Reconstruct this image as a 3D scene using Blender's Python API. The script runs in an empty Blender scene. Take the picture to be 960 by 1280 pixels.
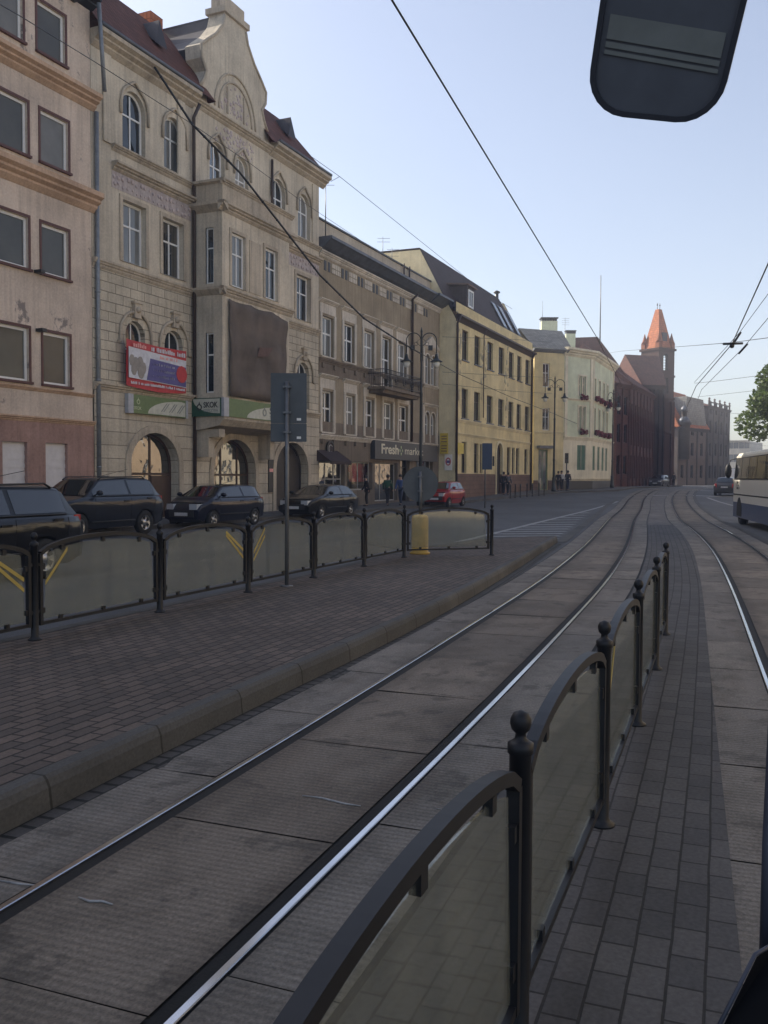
import bpy, bmesh, math, random
from mathutils import Vector, Matrix
random.seed(7)
SC = bpy.context.scene
COL = SC.collection
RAD = math.radians

# ------------------------------------------------------------------ camera model (eye 1.75 m above the rails)
FPX, EYE = 1107.0, 1.75
PITCH, ROLL = math.atan(44 / FPX), RAD(0.3)
_f = Vector((0, math.cos(PITCH), -math.sin(PITCH)))
_r0 = Vector((1, 0, 0)); _u0 = Vector((0, math.sin(PITCH), math.cos(PITCH)))
_r = math.cos(ROLL) * _r0 + math.sin(ROLL) * _u0
_u = -math.sin(ROLL) * _r0 + math.cos(ROLL) * _u0

def ray(px, py):
    return _f + _r * ((px - 480) / FPX) + _u * (-(py - 640) / FPX)

def gz(Y):                      # the street climbs a little in the distance
    t = min(1, max(0, (Y - 45) / 55.0))
    return 0.7 * t * t * (3 - 2 * t)

def ground(px, py, h=0.0):      # a measured ground point -> (X, Y, Z)
    d = ray(px, py); z = h
    for _ in range(30):
        t = (z - EYE) / d.z
        if t < 0 or t > 400: t = 400
        z = 0.5 * z + 0.5 * (gz(d.y * t) + h)
    return Vector((d.x * t, d.y * t, z))

def deep(px, py, Y):            # a measured point at distance Y
    d = ray(px, py); t = Y / d.y
    return Vector((d.x * t, Y, EYE + d.z * t))

class Frame:                    # a facade plane: u along the street, y into the building, z up
    def __init__(s, x0, y0, heading):
        a = RAD(heading); s.h = a
        s.o = Vector((x0, y0, 0)); s.d = Vector((math.sin(a), math.cos(a), 0)); s.b = Vector((-math.cos(a), math.sin(a), 0))
    def w(s, u, y=0, z=0):
        return s.o + s.d * u + s.b * y + Vector((0, 0, z))
    def at(s, px, py, y=0):
        R = ray(px, py); o = s.o + s.b * y
        t = o.dot(s.b) / R.dot(s.b); p = R * t
        return ((p - o).dot(s.d), EYE + p.z)
    def rect(s, xl, xr, yt, yb, y=0):
        ym = (yt + yb) / 2; xm = (xl + xr) / 2
        return (s.at(xl, ym, y)[0], s.at(xr, ym, y)[0], s.at(xm, yb, y)[1], s.at(xm, yt, y)[1])
    def rotz(s):
        return math.pi / 2 - s.h

S = Frame(0, 53, 24.0)          # the left-hand building line

# ------------------------------------------------------------------ materials
MATS = {}
def nodes(name):
    m = bpy.data.materials.new(name); m.use_nodes = True
    nt = m.node_tree; b = nt.nodes['Principled BSDF']
    MATS[name] = m
    return m, nt, b
def N(nt, t, **kw):
    n = nt.nodes.new(t)
    for k, v in kw.items():
        if k.startswith('i_'):
            n.inputs[k[2:].replace('_', ' ')].default_value = v
        else: setattr(n, k, v)
    return n
def mixc(nt, fac, a, b, mode='MIX'):
    n = nt.nodes.new('ShaderNodeMix'); n.data_type = 'RGBA'; n.blend_type = mode
    for s, v in ((0, fac), (6, a), (7, b)):
        if isinstance(v, bpy.types.NodeSocket): nt.links.new(v, n.inputs[s])
        elif s == 0: n.inputs[0].default_value = v
        else: n.inputs[s].default_value = (*v, 1) if len(v) == 3 else v
    return n.outputs[2]
def ramp(nt, src, stops):
    r = nt.nodes.new('ShaderNodeValToRGB'); nt.links.new(src, r.inputs[0])
    e = r.color_ramp.elements
    while len(e) < len(stops): e.new(0.5)
    for k, (p, c) in enumerate(stops):
        e[k].position = p; e[k].color = (c, c, c, 1) if not hasattr(c, '__len__') else (*c, 1)
    return r.outputs[0]
def coords(nt, kind='Object', scale=(1, 1, 1), rot=(0, 0, 0)):
    tc = nt.nodes.new('ShaderNodeTexCoord'); mp = nt.nodes.new('ShaderNodeMapping')
    mp.inputs['Scale'].default_value = scale; mp.inputs['Rotation'].default_value = rot
    nt.links.new(tc.outputs[kind], mp.inputs[0]); return mp.outputs[0]
def noise(nt, vec, scale, detail=6, rough=0.6, out=0):
    n = N(nt, 'ShaderNodeTexNoise'); n.inputs['Scale'].default_value = scale
    n.inputs['Detail'].default_value = detail; n.inputs['Roughness'].default_value = rough
    nt.links.new(vec, n.inputs['Vector']); return n.outputs[out]
def bump(nt, b, h, strength=0.3, dist=0.02):
    n = N(nt, 'ShaderNodeBump'); n.inputs['Strength'].default_value = strength; n.inputs['Distance'].default_value = dist
    nt.links.new(h, n.inputs['Height']); nt.links.new(n.outputs[0], b.inputs['Normal'])

def plain(name, c, rough=0.6, metal=0.0, spec=0.5, var=0.15, scale=6.0, coat=0.0):
    m, nt, b = nodes(name)
    v = coords(nt); nz = noise(nt, v, scale)
    dark = tuple(x * (1 - var) for x in c); lite = tuple(min(1, x * (1 + var)) for x in c)
    nt.links.new(mixc(nt, ramp(nt, nz, [(0.3, 0.0), (0.7, 1.0)]), dark, lite), b.inputs['Base Color'])
    b.inputs['Roughness'].default_value = rough; b.inputs['Metallic'].default_value = metal
    b.inputs['Specular IOR Level'].default_value = spec; b.inputs['Coat Weight'].default_value = coat
    return m

def plaster(name, c, dirt=(0.10, 0.085, 0.07), amount=0.5, blocks=None, patch=None, blotch=0.25):
    """weathered render: large mottling, vertical run-off streaks, optional ashlar joints, optional bare patches"""
    m, nt, b = nodes(name)
    v = coords(nt); big = noise(nt, v, 0.55, 8, 0.65); fine = noise(nt, v, 14, 4, 0.6)
    st = noise(nt, coords(nt, scale=(2.2, 2.2, 0.12)), 2.2, 6, 0.65)
    col = mixc(nt, ramp(nt, big, [(0.32, 0.0), (0.68, 1.0)]), tuple(x * (1 - blotch) for x in c), tuple(min(1, x * (1 + blotch * .6)) for x in c))
    g = N(nt, 'ShaderNodeMath', operation='MULTIPLY'); nt.links.new(ramp(nt, st, [(0.46, 0.0), (0.75, 1.0)]), g.inputs[0]); g.inputs[1].default_value = amount
    col = mixc(nt, g.outputs[0], col, dirt)
    col = mixc(nt, 0.18, col, mixc(nt, ramp(nt, fine, [(.3, 0), (.7, 1)]), (0.15, 0.15, 0.15), (0.9, 0.9, 0.9)), 'OVERLAY')
    hsrc = fine
    if patch:
        pz = noise(nt, v, 0.8, 9, 0.7); f = ramp(nt, pz, [(0.60, 0.0), (0.635, 1.0)])
        col = mixc(nt, f, col, patch)
    if blocks:
        bw, bh, dark = blocks
        sx = N(nt, 'ShaderNodeSeparateXYZ'); nt.links.new(v, sx.inputs[0])
        cx = N(nt, 'ShaderNodeCombineXYZ'); nt.links.new(sx.outputs[0], cx.inputs[0]); nt.links.new(sx.outputs[2], cx.inputs[1])
        br = N(nt, 'ShaderNodeTexBrick'); nt.links.new(cx.outputs[0], br.inputs['Vector'])
        br.inputs['Scale'].default_value = 1; br.inputs['Brick Width'].default_value = bw; br.inputs['Row Height'].default_value = bh
        br.inputs['Mortar Size'].default_value = 0.018; br.inputs['Mortar Smooth'].default_value = 0.3
        br.inputs['Color1'].default_value = (1, 1, 1, 1); br.inputs['Color2'].default_value = (.86, .86, .86, 1); br.inputs['Mortar'].default_value = (dark, dark, dark, 1)
        col = mixc(nt, 1.0, col, br.outputs['Color'], 'MULTIPLY')
        inv = N(nt, 'ShaderNodeMath', operation='SUBTRACT'); inv.inputs[0].default_value = 1; nt.links.new(br.outputs['Fac'], inv.inputs[1])
        hsrc = inv.outputs[0]
    nt.links.new(col, b.inputs['Base Color']); b.inputs['Roughness'].default_value = 0.9
    b.inputs['Specular IOR Level'].default_value = 0.2
    bump(nt, b, hsrc, 0.5 if blocks else 0.25, 0.03 if blocks else 0.008)
    return m

def bricky(name, c1, c2, mortar, bw, bh, ms=0.012, axes='xz', rough=0.85, rot=0.0, kind='Object', bumpd=0.01, spec=0.3, stain=0.4, offset=0.5):
    m, nt, b = nodes(name)
    v = coords(nt, kind, rot=(0, 0, rot)) if axes == 'xy' else coords(nt, kind)
    if axes == 'xz':
        sx = N(nt, 'ShaderNodeSeparateXYZ'); nt.links.new(v, sx.inputs[0])
        ad = N(nt, 'ShaderNodeMath', operation='ADD'); nt.links.new(sx.outputs[0], ad.inputs[0]); nt.links.new(sx.outputs[1], ad.inputs[1])
        cx = N(nt, 'ShaderNodeCombineXYZ'); nt.links.new(ad.outputs[0], cx.inputs[0]); nt.links.new(sx.outputs[2], cx.inputs[1]); vec = cx.outputs[0]
    else: vec = v
    wob = N(nt, 'ShaderNodeVectorMath', operation='MULTIPLY_ADD')
    nt.links.new(noise(nt, vec, 3.0, 3, .5, 1), wob.inputs[0]); wob.inputs[1].default_value = (min(bh, bw, .3) * .10,) * 3; nt.links.new(vec, wob.inputs[2])
    br = N(nt, 'ShaderNodeTexBrick'); br.offset = offset; nt.links.new(wob.outputs[0], br.inputs['Vector'])
    br.inputs['Scale'].default_value = 1; br.inputs['Brick Width'].default_value = bw; br.inputs['Row Height'].default_value = bh
    br.inputs['Mortar Size'].default_value = ms; br.inputs['Mortar Smooth'].default_value = 0.2; br.inputs['Bias'].default_value = -0.1
    br.inputs['Color1'].default_value = (*c1, 1); br.inputs['Color2'].default_value = (*c2, 1); br.inputs['Mortar'].default_value = (*mortar, 1)
    big = noise(nt, v, 0.7, 8, 0.7)
    s = ramp(nt, big, [(0.3, 1 - stain), (0.7, 1.0)])
    col = mixc(nt, 1.0, br.outputs['Color'], s, 'MULTIPLY')
    fine = noise(nt, v, 45, 3, .6)
    col = mixc(nt, 0.25, col, mixc(nt, ramp(nt, fine, [(.3, 0), (.7, 1)]), (.1, .1, .1), (.9, .9, .9)), 'OVERLAY')
    nt.links.new(col, b.inputs['Base Color']); b.inputs['Roughness'].default_value = rough; b.inputs['Specular IOR Level'].default_value = spec
    inv = N(nt, 'ShaderNodeMath', operation='SUBTRACT'); inv.inputs[0].default_value = 1; nt.links.new(br.outputs['Fac'], inv.inputs[1])
    bump(nt, b, inv.outputs[0], 0.6, bumpd)
    return m

def roof_tiles(name, c, row=0.33, colw=0.22):
    m, nt, b = nodes(name)
    v = coords(nt, 'UV')
    br = N(nt, 'ShaderNodeTexBrick'); br.offset = 0.0; nt.links.new(v, br.inputs['Vector'])
    br.inputs['Scale'].default_value = 1; br.inputs['Brick Width'].default_value = colw; br.inputs['Row Height'].default_value = row
    br.inputs['Mortar Size'].default_value = 0.02; br.inputs['Mortar Smooth'].default_value = 0.6
    br.inputs['Color1'].default_value = (*c, 1); br.inputs['Color2'].default_value = (*[x * .72 for x in c], 1); br.inputs['Mortar'].default_value = (*[x * .42 for x in c], 1)
    nz = noise(nt, coords(nt), 1.2, 8, .7)
    col = mixc(nt, 1.0, br.outputs['Color'], ramp(nt, nz, [(.3, .65), (.7, 1.1)]), 'MULTIPLY')
    nt.links.new(col, b.inputs['Base Color']); b.inputs['Roughness'].default_value = 0.75; b.inputs['Specular IOR Level'].default_value = 0.25
    inv = N(nt, 'ShaderNodeMath', operation='SUBTRACT'); inv.inputs[0].default_value = 1; nt.links.new(br.outputs['Fac'], inv.inputs[1])
    bump(nt, b, inv.outputs[0], 0.8, 0.03)
    return m

def pane_mat(name, c=(0.02, 0.024, 0.028), rough=0.03, wav=0.25, spec=0.9, ior=1.5):
    m, nt, b = nodes(name)
    v = coords(nt)
    nt.links.new(mixc(nt, noise(nt, v, .9, 3), tuple(x * .6 for x in c), tuple(x * 1.5 for x in c)), b.inputs['Base Color'])
    b.inputs['Roughness'].default_value = rough; b.inputs['Specular IOR Level'].default_value = spec; b.inputs['IOR'].default_value = ior
    bump(nt, b, noise(nt, v, 1.1, 2, .4), wav, 0.03)
    return m

def sheen(nt, f0=.07):          # Schlick reflectance, the same from both sides of a thin pane
    lw = N(nt, 'ShaderNodeLayerWeight'); lw.inputs[0].default_value = .5
    pw = N(nt, 'ShaderNodeMath', operation='POWER'); nt.links.new(lw.outputs['Facing'], pw.inputs[0]); pw.inputs[1].default_value = 5
    ma = N(nt, 'ShaderNodeMath', operation='MULTIPLY_ADD'); nt.links.new(pw.outputs[0], ma.inputs[0]); ma.inputs[1].default_value = .8; ma.inputs[2].default_value = f0
    return ma.outputs[0]

def fence_glass(name, tint, film, opac):
    m, nt, b = nodes(name); nt.nodes.remove(b)
    out = nt.nodes['Material Output']
    tr = N(nt, 'ShaderNodeBsdfTransparent'); tr.inputs[0].default_value = (*tint, 1)
    df = N(nt, 'ShaderNodeBsdfDiffuse')
    v = coords(nt); nz = noise(nt, v, 2.5, 7, .7)
    nt.links.new(mixc(nt, nz, tuple(x * .75 for x in film), tuple(x * 1.2 for x in film)), df.inputs[0])
    tl = N(nt, 'ShaderNodeBsdfTranslucent'); nt.links.new(mixc(nt, nz, tuple(x * .75 for x in film), tuple(x * 1.2 for x in film)), tl.inputs[0])
    ds = N(nt, 'ShaderNodeMixShader'); ds.inputs[0].default_value = .5; nt.links.new(df.outputs[0], ds.inputs[1]); nt.links.new(tl.outputs[0], ds.inputs[2])
    gl = N(nt, 'ShaderNodeBsdfGlossy'); gl.inputs['Roughness'].default_value = 0.05; gl.inputs[0].default_value = (.9, .92, .9, 1)
    fr = sheen(nt)
    m1 = N(nt, 'ShaderNodeMixShader'); stk = noise(nt, coords(nt, scale=(5, 5, .35)), 2.0, 6, .7); dst = mixc(nt, .5, nz, stk)
    nt.links.new(ramp(nt, dst, [(.36, opac * .6), (.64, opac * 1.5)]), m1.inputs[0])
    nt.links.new(tr.outputs[0], m1.inputs[1]); nt.links.new(ds.outputs[0], m1.inputs[2])
    m2 = N(nt, 'ShaderNodeMixShader'); nt.links.new(fr, m2.inputs[0])
    nt.links.new(m1.outputs[0], m2.inputs[1]); nt.links.new(gl.outputs[0], m2.inputs[2])
    nt.links.new(m2.outputs[0], out.inputs[0])
    return m

def slab_mat(name, c1, c2, length, ribs=True):
    """cast concrete slabs laid along the rails: tone per slab, broom ribs, oil and rust stains (UV in metres)"""
    m, nt, b = nodes(name)
    v = coords(nt, 'UV'); sx = N(nt, 'ShaderNodeSeparateXYZ'); nt.links.new(v, sx.inputs[0])
    dv = N(nt, 'ShaderNodeMath', operation='DIVIDE'); nt.links.new(sx.outputs[0], dv.inputs[0]); dv.inputs[1].default_value = length
    fl = N(nt, 'ShaderNodeMath', operation='FLOOR'); nt.links.new(dv.outputs[0], fl.inputs[0])
    wn = N(nt, 'ShaderNodeTexWhiteNoise'); wn.noise_dimensions = '1D'; nt.links.new(fl.outputs[0], wn.inputs['W'])
    col = mixc(nt, wn.outputs['Value'], c1, c2)
    big = noise(nt, v, 1.3, 9, .72)
    col = mixc(nt, ramp(nt, big, [(.40, .7), (.54, 0.0)]), col, tuple(x * .45 for x in c1))
    rust = noise(nt, coords(nt, 'UV', scale=(.35, 2.2, 1)), 1.6, 7, .65)
    col = mixc(nt, ramp(nt, rust, [(.52, 0.0), (.72, .38)]), col, (.095, .066, .045))
    ab = N(nt, 'ShaderNodeMath', operation='ABSOLUTE'); nt.links.new(sx.outputs[1], ab.inputs[0])
    jit = N(nt, 'ShaderNodeMath', operation='MULTIPLY_ADD'); nt.links.new(noise(nt, v, 2.2, 6, .7), jit.inputs[0]); jit.inputs[1].default_value = .35; nt.links.new(ab.outputs[0], jit.inputs[2])
    col = mixc(nt, ramp(nt, jit.outputs[0], [(.46, 0.0), (.60, .42), (.70, .42), (.88, 0.0)]), col, (.055, .042, .032))      # brake dust and rust beside the rails
    oil = noise(nt, v, 3.3, 5, .6); col = mixc(nt, ramp(nt, oil, [(.57, 0.0), (.63, .5)]), col, (.045, .04, .034))
    grit = noise(nt, v, 60, 4, .7)
    col = mixc(nt, .38, col, mixc(nt, ramp(nt, grit, [(.32, 0), (.68, 1)]), (.05, .05, .05), (.95, .95, .95)), 'OVERLAY')
    nt.links.new(col, b.inputs['Base Color']); b.inputs['Roughness'].default_value = .82; b.inputs['Specular IOR Level'].default_value = .35
    w = N(nt, 'ShaderNodeTexWave'); w.wave_type = 'BANDS'; w.bands_direction = 'X'; w.inputs['Scale'].default_value = 7.0; w.inputs['Distortion'].default_value = 1.2; w.inputs['Detail'].default_value = 3
    nt.links.new(v, w.inputs['Vector'])
    if ribs:
        col2 = mixc(nt, .27, col, mixc(nt, w.outputs[1], (.25, .25, .25), (.75, .75, .75)), 'OVERLAY'); nt.links.new(col2, b.inputs['Base Color'])
    bump(nt, b, mixc(nt, .4, w.outputs[0], grit), .35 if ribs else .15, .006)
    return m

def asphalt(name, c, kind='Object'):
    m, nt, b = nodes(name)
    v = coords(nt, kind); big = noise(nt, v, .18, 8, .7); fine = noise(nt, v, 70, 3, .7)
    st = noise(nt, coords(nt, kind, scale=(1, .15, 1), rot=(0, 0, RAD(20))), .9, 6, .6)
    col = mixc(nt, ramp(nt, big, [(.35, 0.0), (.65, 1.0)]), tuple(x * .75 for x in c), tuple(x * 1.25 for x in c))
    col = mixc(nt, ramp(nt, st, [(.55, 0), (.7, .5)]), col, tuple(x * .6 for x in c))
    col = mixc(nt, .5, col, mixc(nt, ramp(nt, fine, [(.3, 0), (.7, 1)]), (.1, .1, .1), (.9, .9, .9)), 'OVERLAY')
    nt.links.new(col, b.inputs['Base Color']); b.inputs['Roughness'].default_value = .8; b.inputs['Specular IOR Level'].default_value = .35
    bump(nt, b, fine, .3, .006)
    return m

# ------------------------------------------------------------------ mesh builder
class MB:
    def __init__(s): s.v = []; s.f = []; s.uv = {}; s.sm = set()
    def add(s, pts, faces, smooth=False):
        o = len(s.v); s.v += [tuple(p) for p in pts]
        for f in faces:
            if smooth: s.sm.add(len(s.f))
            s.f.append(tuple(i + o for i in f))
        return o
    def quad(s, a, b, c, d): s.add([a, b, c, d], [(0, 1, 2, 3)])
    def poly(s, pts): s.add(pts, [tuple(range(len(pts)))])
    def box(s, x0, x1, y0, y1, z0, z1):
        s.add([(x0, y0, z0), (x1, y0, z0), (x1, y1, z0), (x0, y1, z0), (x0, y0, z1), (x1, y0, z1), (x1, y1, z1), (x0, y1, z1)],
              [(0, 3, 2, 1), (4, 5, 6, 7), (0, 1, 5, 4), (1, 2, 6, 5), (2, 3, 7, 6), (3, 0, 4, 7)])
        return s
    def prism_y(s, pts, y0, y1):      # polygon in (x,z), counter-clockwise seen from the street (-y), pushed from y0 to y1
        n = len(pts)
        s.add([(p[0], y0, p[1]) for p in pts] + [(p[0], y1, p[1]) for p in pts],
              [tuple(range(n)), tuple(range(2 * n - 1, n - 1, -1))] + [(i, i + n, (i + 1) % n + n, (i + 1) % n) for i in range(n)])
        return s
    def prism_z(s, pts, z0, z1):
        n = len(pts)
        s.add([(p[0], p[1], z0) for p in pts] + [(p[0], p[1], z1) for p in pts],
              [tuple(range(n - 1, -1, -1)), tuple(range(n, 2 * n))] + [(i, (i + 1) % n, (i + 1) % n + n, i + n) for i in range(n)])
        return s
    def run_x(s, prof, x0, x1):       # moulding profile [(y,z)...] swept along x
        n = len(prof)
        s.add([(x0, p[0], p[1]) for p in prof] + [(x1, p[0], p[1]) for p in prof],
              [tuple(range(n)), tuple(range(2 * n - 1, n - 1, -1))] + [(i, i + n, (i + 1) % n + n, (i + 1) % n) for i in range(n)])
        return s
    def run_y(s, prof, y0, y1):       # moulding profile [(x,z)...] swept along y
        n = len(prof)
        s.add([(p[0], y0, p[1]) for p in prof] + [(p[0], y1, p[1]) for p in prof],
              [tuple(range(n)), tuple(range(2 * n - 1, n - 1, -1))] + [(i, i + n, (i + 1) % n + n, (i + 1) % n) for i in range(n)])
        return s
    def tube(s, pts, r, n=8, cap=True):
        pts = [Vector(p) for p in pts]; rings = []
        rr = r if hasattr(r, '__len__') else [r] * len(pts)
        up = None
        for i, p in enumerate(pts):
            t = (pts[min(i + 1, len(pts) - 1)] - pts[max(i - 1, 0)]).normalized()
            if up is None:
                up = Vector((0, 0, 1)) if abs(t.z) < .9 else Vector((1, 0, 0))
            a = t.cross(up).normalized(); b = a.cross(t).normalized(); up = b
            rings.append([p + (a * math.cos(2 * math.pi * k / n) + b * math.sin(2 * math.pi * k / n)) * rr[i] for k in range(n)])
        F = []
        for i in range(len(pts) - 1):
            for k in range(n): F.append((i * n + k, i * n + (k + 1) % n, (i + 1) * n + (k + 1) % n, (i + 1) * n + k))
        o = s.add([q for g in rings for q in g], F, True)
        if cap:
            s.f.append(tuple(o + k for k in range(n - 1, -1, -1))); s.f.append(tuple(o + (len(pts) - 1) * n + k for k in range(n)))
        return s
    def lathe(s, prof, c=(0, 0, 0), n=14, cap=True):
        c = Vector(c); V = []
        for r, z in prof:
            for k in range(n): V.append(c + Vector((r * math.cos(2 * math.pi * k / n), r * math.sin(2 * math.pi * k / n), z)))
        F = [(i * n + k, i * n + (k + 1) % n, (i + 1) * n + (k + 1) % n, (i + 1) * n + k) for i in range(len(prof) - 1) for k in range(n)]
        o = s.add(V, F, True)
        if cap: s.f.append(tuple(o + k for k in range(n - 1, -1, -1))); s.f.append(tuple(o + (len(prof) - 1) * n + k for k in range(n)))
        return s
    def ball(s, c, r, n=10, m=6, sq=(1, 1, 1)):
        pr = [(max(1e-4, r * math.sin(math.pi * i / m)), -r * math.cos(math.pi * i / m)) for i in range(m + 1)]
        o = len(s.v); s.lathe(pr, (0, 0, 0), n)
        for i in range(o, len(s.v)):
            p = s.v[i]; s.v[i] = (c[0] + p[0] * sq[0], c[1] + p[1] * sq[1], c[2] + p[2] * sq[2])
        return s
    def wall(s, x0, x1, z0, z1, y, holes, rev=0.2):
        """wall face at depth y with openings (xa,xb,za,zb,rise) and their reveals"""
        holes = [h if len(h) > 4 else (*h, 0) for h in holes]
        xs = sorted({x0, x1, *[h[0] for h in holes], *[h[1] for h in holes]}); xs = [x for x in xs if x0 - 1e-6 <= x <= x1 + 1e-6]
        zs = sorted({z0, z1, *[h[2] for h in holes], *[h[3] for h in holes]}); zs = [z for z in zs if z0 - 1e-6 <= z <= z1 + 1e-6]
        for i in range(len(xs) - 1):
            for j in range(len(zs) - 1):
                cx = (xs[i] + xs[i + 1]) / 2; cz = (zs[j] + zs[j + 1]) / 2
                if any(h[0] < cx < h[1] and h[2] < cz < h[3] for h in holes): continue
                s.quad((xs[i], y, zs[j]), (xs[i + 1], y, zs[j]), (xs[i + 1], y, zs[j + 1]), (xs[i], y, zs[j + 1]))
        for xa, xb, za, zb, rise in holes:
            c = outline(xa, xb, za, zb, rise)
            if rise:
                top = [p for p in c if p[1] >= zb - rise - 1e-6]
                for a, b in zip(top, top[1:]):
                    s.quad((a[0], y, zb), (a[0], y, a[1]), (b[0], y, b[1]), (b[0], y, zb))
            for a, b in zip(c, c[1:] + c[:1]):
                s.quad((a[0], y, a[1]), (a[0], y + rev, a[1]), (b[0], y + rev, b[1]), (b[0], y, b[1]))
        return s
    def ring(s, outer, inner, y0, y1):
        n = len(outer)
        P = [(p[0], y0, p[1]) for p in outer] + [(p[0], y0, p[1]) for p in inner] + [(p[0], y1, p[1]) for p in outer] + [(p[0], y1, p[1]) for p in inner]
        F = []
        for i in range(n):
            j = (i + 1) % n
            F += [(i, j, n + j, n + i), (2 * n + i, 3 * n + i, 3 * n + j, 2 * n + j), (i, 2 * n + i, 2 * n + j, j), (n + i, n + j, 3 * n + j, 3 * n + i)]
        s.add(P, F); return s
    def build(s, name, mat, parent=None, loc=None, uvfn=None, smooth=False):
        me = bpy.data.meshes.new(name); me.from_pydata(s.v, [], s.f); me.update()
        if smooth or s.sm:
            for p in me.polygons:
                if smooth or p.index in s.sm: p.use_smooth = True
        if uvfn:
            uv = me.uv_layers.new(name='UVMap')
            for p in me.polygons:
                for li in p.loop_indices:
                    uv.data[li].uv = uvfn(Vector(s.v[me.loops[li].vertex_index]), p.normal)
        me.materials.append(mat if not isinstance(mat, str) else MATS[mat])
        o = bpy.data.objects.new(name, me); COL.objects.link(o)
        if parent is not None: o.parent = parent
        if loc is not None: o.location = loc
        return o

def outline(xa, xb, za, zb, rise=0, n=12):       # counter-clockwise from lower left
    p = [(xa, za), (xb, za)]
    if not rise: return p + [(xb, zb), (xa, zb)]
    cx = (xa + xb) / 2; w = (xb - xa) / 2
    for k in range(n + 1):
        t = math.pi * k / n
        p.append((cx + w * math.cos(t), zb - rise + rise * math.sin(t)))
    return p
def inset(xa, xb, za, zb, rise, d):
    return outline(xa + d, xb - d, za + d, zb - d, max(0.0, rise - d) if rise else 0)

def roof_uv(p, n):
    a = Vector((0, 0, 1)); t = a.cross(n)
    if t.length < 1e-3: return (p.x, p.y)
    t.normalize(); s = n.cross(t)
    return (p.dot(t), p.dot(s))

def tag(o, label=None, cat=None, group=None, kind=None):
    if label: o['label'] = label
    if cat: o['category'] = cat
    if group: o['group'] = group
    if kind: o['kind'] = kind
    return o
def thing(name, label, cat, loc=(0, 0, 0), rotz=0.0, group=None):
    o = bpy.data.objects.new(name, None); COL.objects.link(o); o.empty_display_size = .3
    o.location = loc; o.rotation_euler = (0, 0, rotz)
    return tag(o, label, cat, group)
def children(o): return [c for c in COL.objects if c.parent == o]
def copy_tree(o, parent=None):
    c = o.copy(); COL.objects.link(c); c.parent = parent
    for ch in [x for x in o.children]: copy_tree(ch, c)
    return c
def text(s, size, mat, parent, loc, rot=(math.pi / 2, 0, 0), bold=0.0, width=None, align='LEFT', name='lettering'):
    cu = bpy.data.curves.new(name, 'FONT'); cu.body = s; cu.size = size; cu.extrude = .006; cu.offset = bold; cu.align_x = align
    o = bpy.data.objects.new(name, cu); COL.objects.link(o); o.parent = parent; o.location = loc; o.rotation_euler = rot
    cu.materials.append(MATS[mat])
    me = bpy.data.meshes.new_from_object(o.evaluated_get(bpy.context.evaluated_depsgraph_get()))
    bpy.data.objects.remove(o); me.name = name
    xs_ = [v.co.x for v in me.vertices]; w = max(xs_) - min(xs_)
    o = bpy.data.objects.new(name, me); COL.objects.link(o); o.parent = parent; o.location = loc; o.rotation_euler = rot
    if width and w > 0: o.scale = (width / w, 1, 1)
    return o
# ------------------------------------------------------------------ light and sky
SUN_H, SUN_E = -56.0, 33.0
w = bpy.data.worlds.new('World'); SC.world = w; w.use_nodes = True
wn = w.node_tree
sky = wn.nodes.new('ShaderNodeTexSky'); sky.sky_type = 'NISHITA'; sky.sun_disc = False
sky.sun_elevation = RAD(SUN_E); sky.sun_rotation = RAD(SUN_H % 360); sky.air_density = 1.0; sky.dust_density = 1.6; sky.ozone_density = 2.0; sky.altitude = 50
hs = wn.nodes.new('ShaderNodeHueSaturation'); hs.inputs['Saturation'].default_value = .80; hs.inputs['Hue'].default_value = .504; wn.links.new(sky.outputs[0], hs.inputs['Color'])
wm = wn.nodes.new('ShaderNodeMix'); wm.data_type = 'RGBA'; wm.blend_type = 'MULTIPLY'; wm.inputs[0].default_value = 1; wm.inputs[7].default_value = (1.03, 1.0, .975, 1)
wn.links.new(hs.outputs[0], wm.inputs[6]); wn.links.new(wm.outputs[2], wn.nodes['Background'].inputs[0]); wn.nodes['Background'].inputs[1].default_value = 0.112
sl = bpy.data.lights.new('sun', 'SUN'); sl.energy = 4.4; sl.angle = RAD(.5); sl.color = (1, .9, .76)
so = bpy.data.objects.new('sun', sl); COL.objects.link(so)
sv = Vector((math.sin(RAD(SUN_H)) * math.cos(RAD(SUN_E)), math.cos(RAD(SUN_H)) * math.cos(RAD(SUN_E)), math.sin(RAD(SUN_E))))
so.rotation_euler = sv.to_track_quat('Z', 'Y').to_euler(); so.location = sv * 60
SC.view_settings.view_transform = 'Standard'; SC.view_settings.look = 'None'; SC.view_settings.gamma = 1; SC.view_settings.exposure = 0.95
SC.cycles.use_denoising = True
SC.cycles.max_bounces = 8; SC.cycles.transparent_max_bounces = 24

cd = bpy.data.cameras.new('camera'); co = bpy.data.objects.new('camera', cd); COL.objects.link(co); SC.camera = co
cd.sensor_fit = 'VERTICAL'; cd.sensor_height = 36; cd.sensor_width = 27; cd.lens = FPX / 1280 * 36; cd.clip_start = .05; cd.clip_end = 4000
co.matrix_world = Matrix(((_r.x, _u.x, -_f.x, 0), (_r.y, _u.y, -_f.y, 0), (_r.z, _u.z, -_f.z, EYE), (0, 0, 0, 1)))

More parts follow.
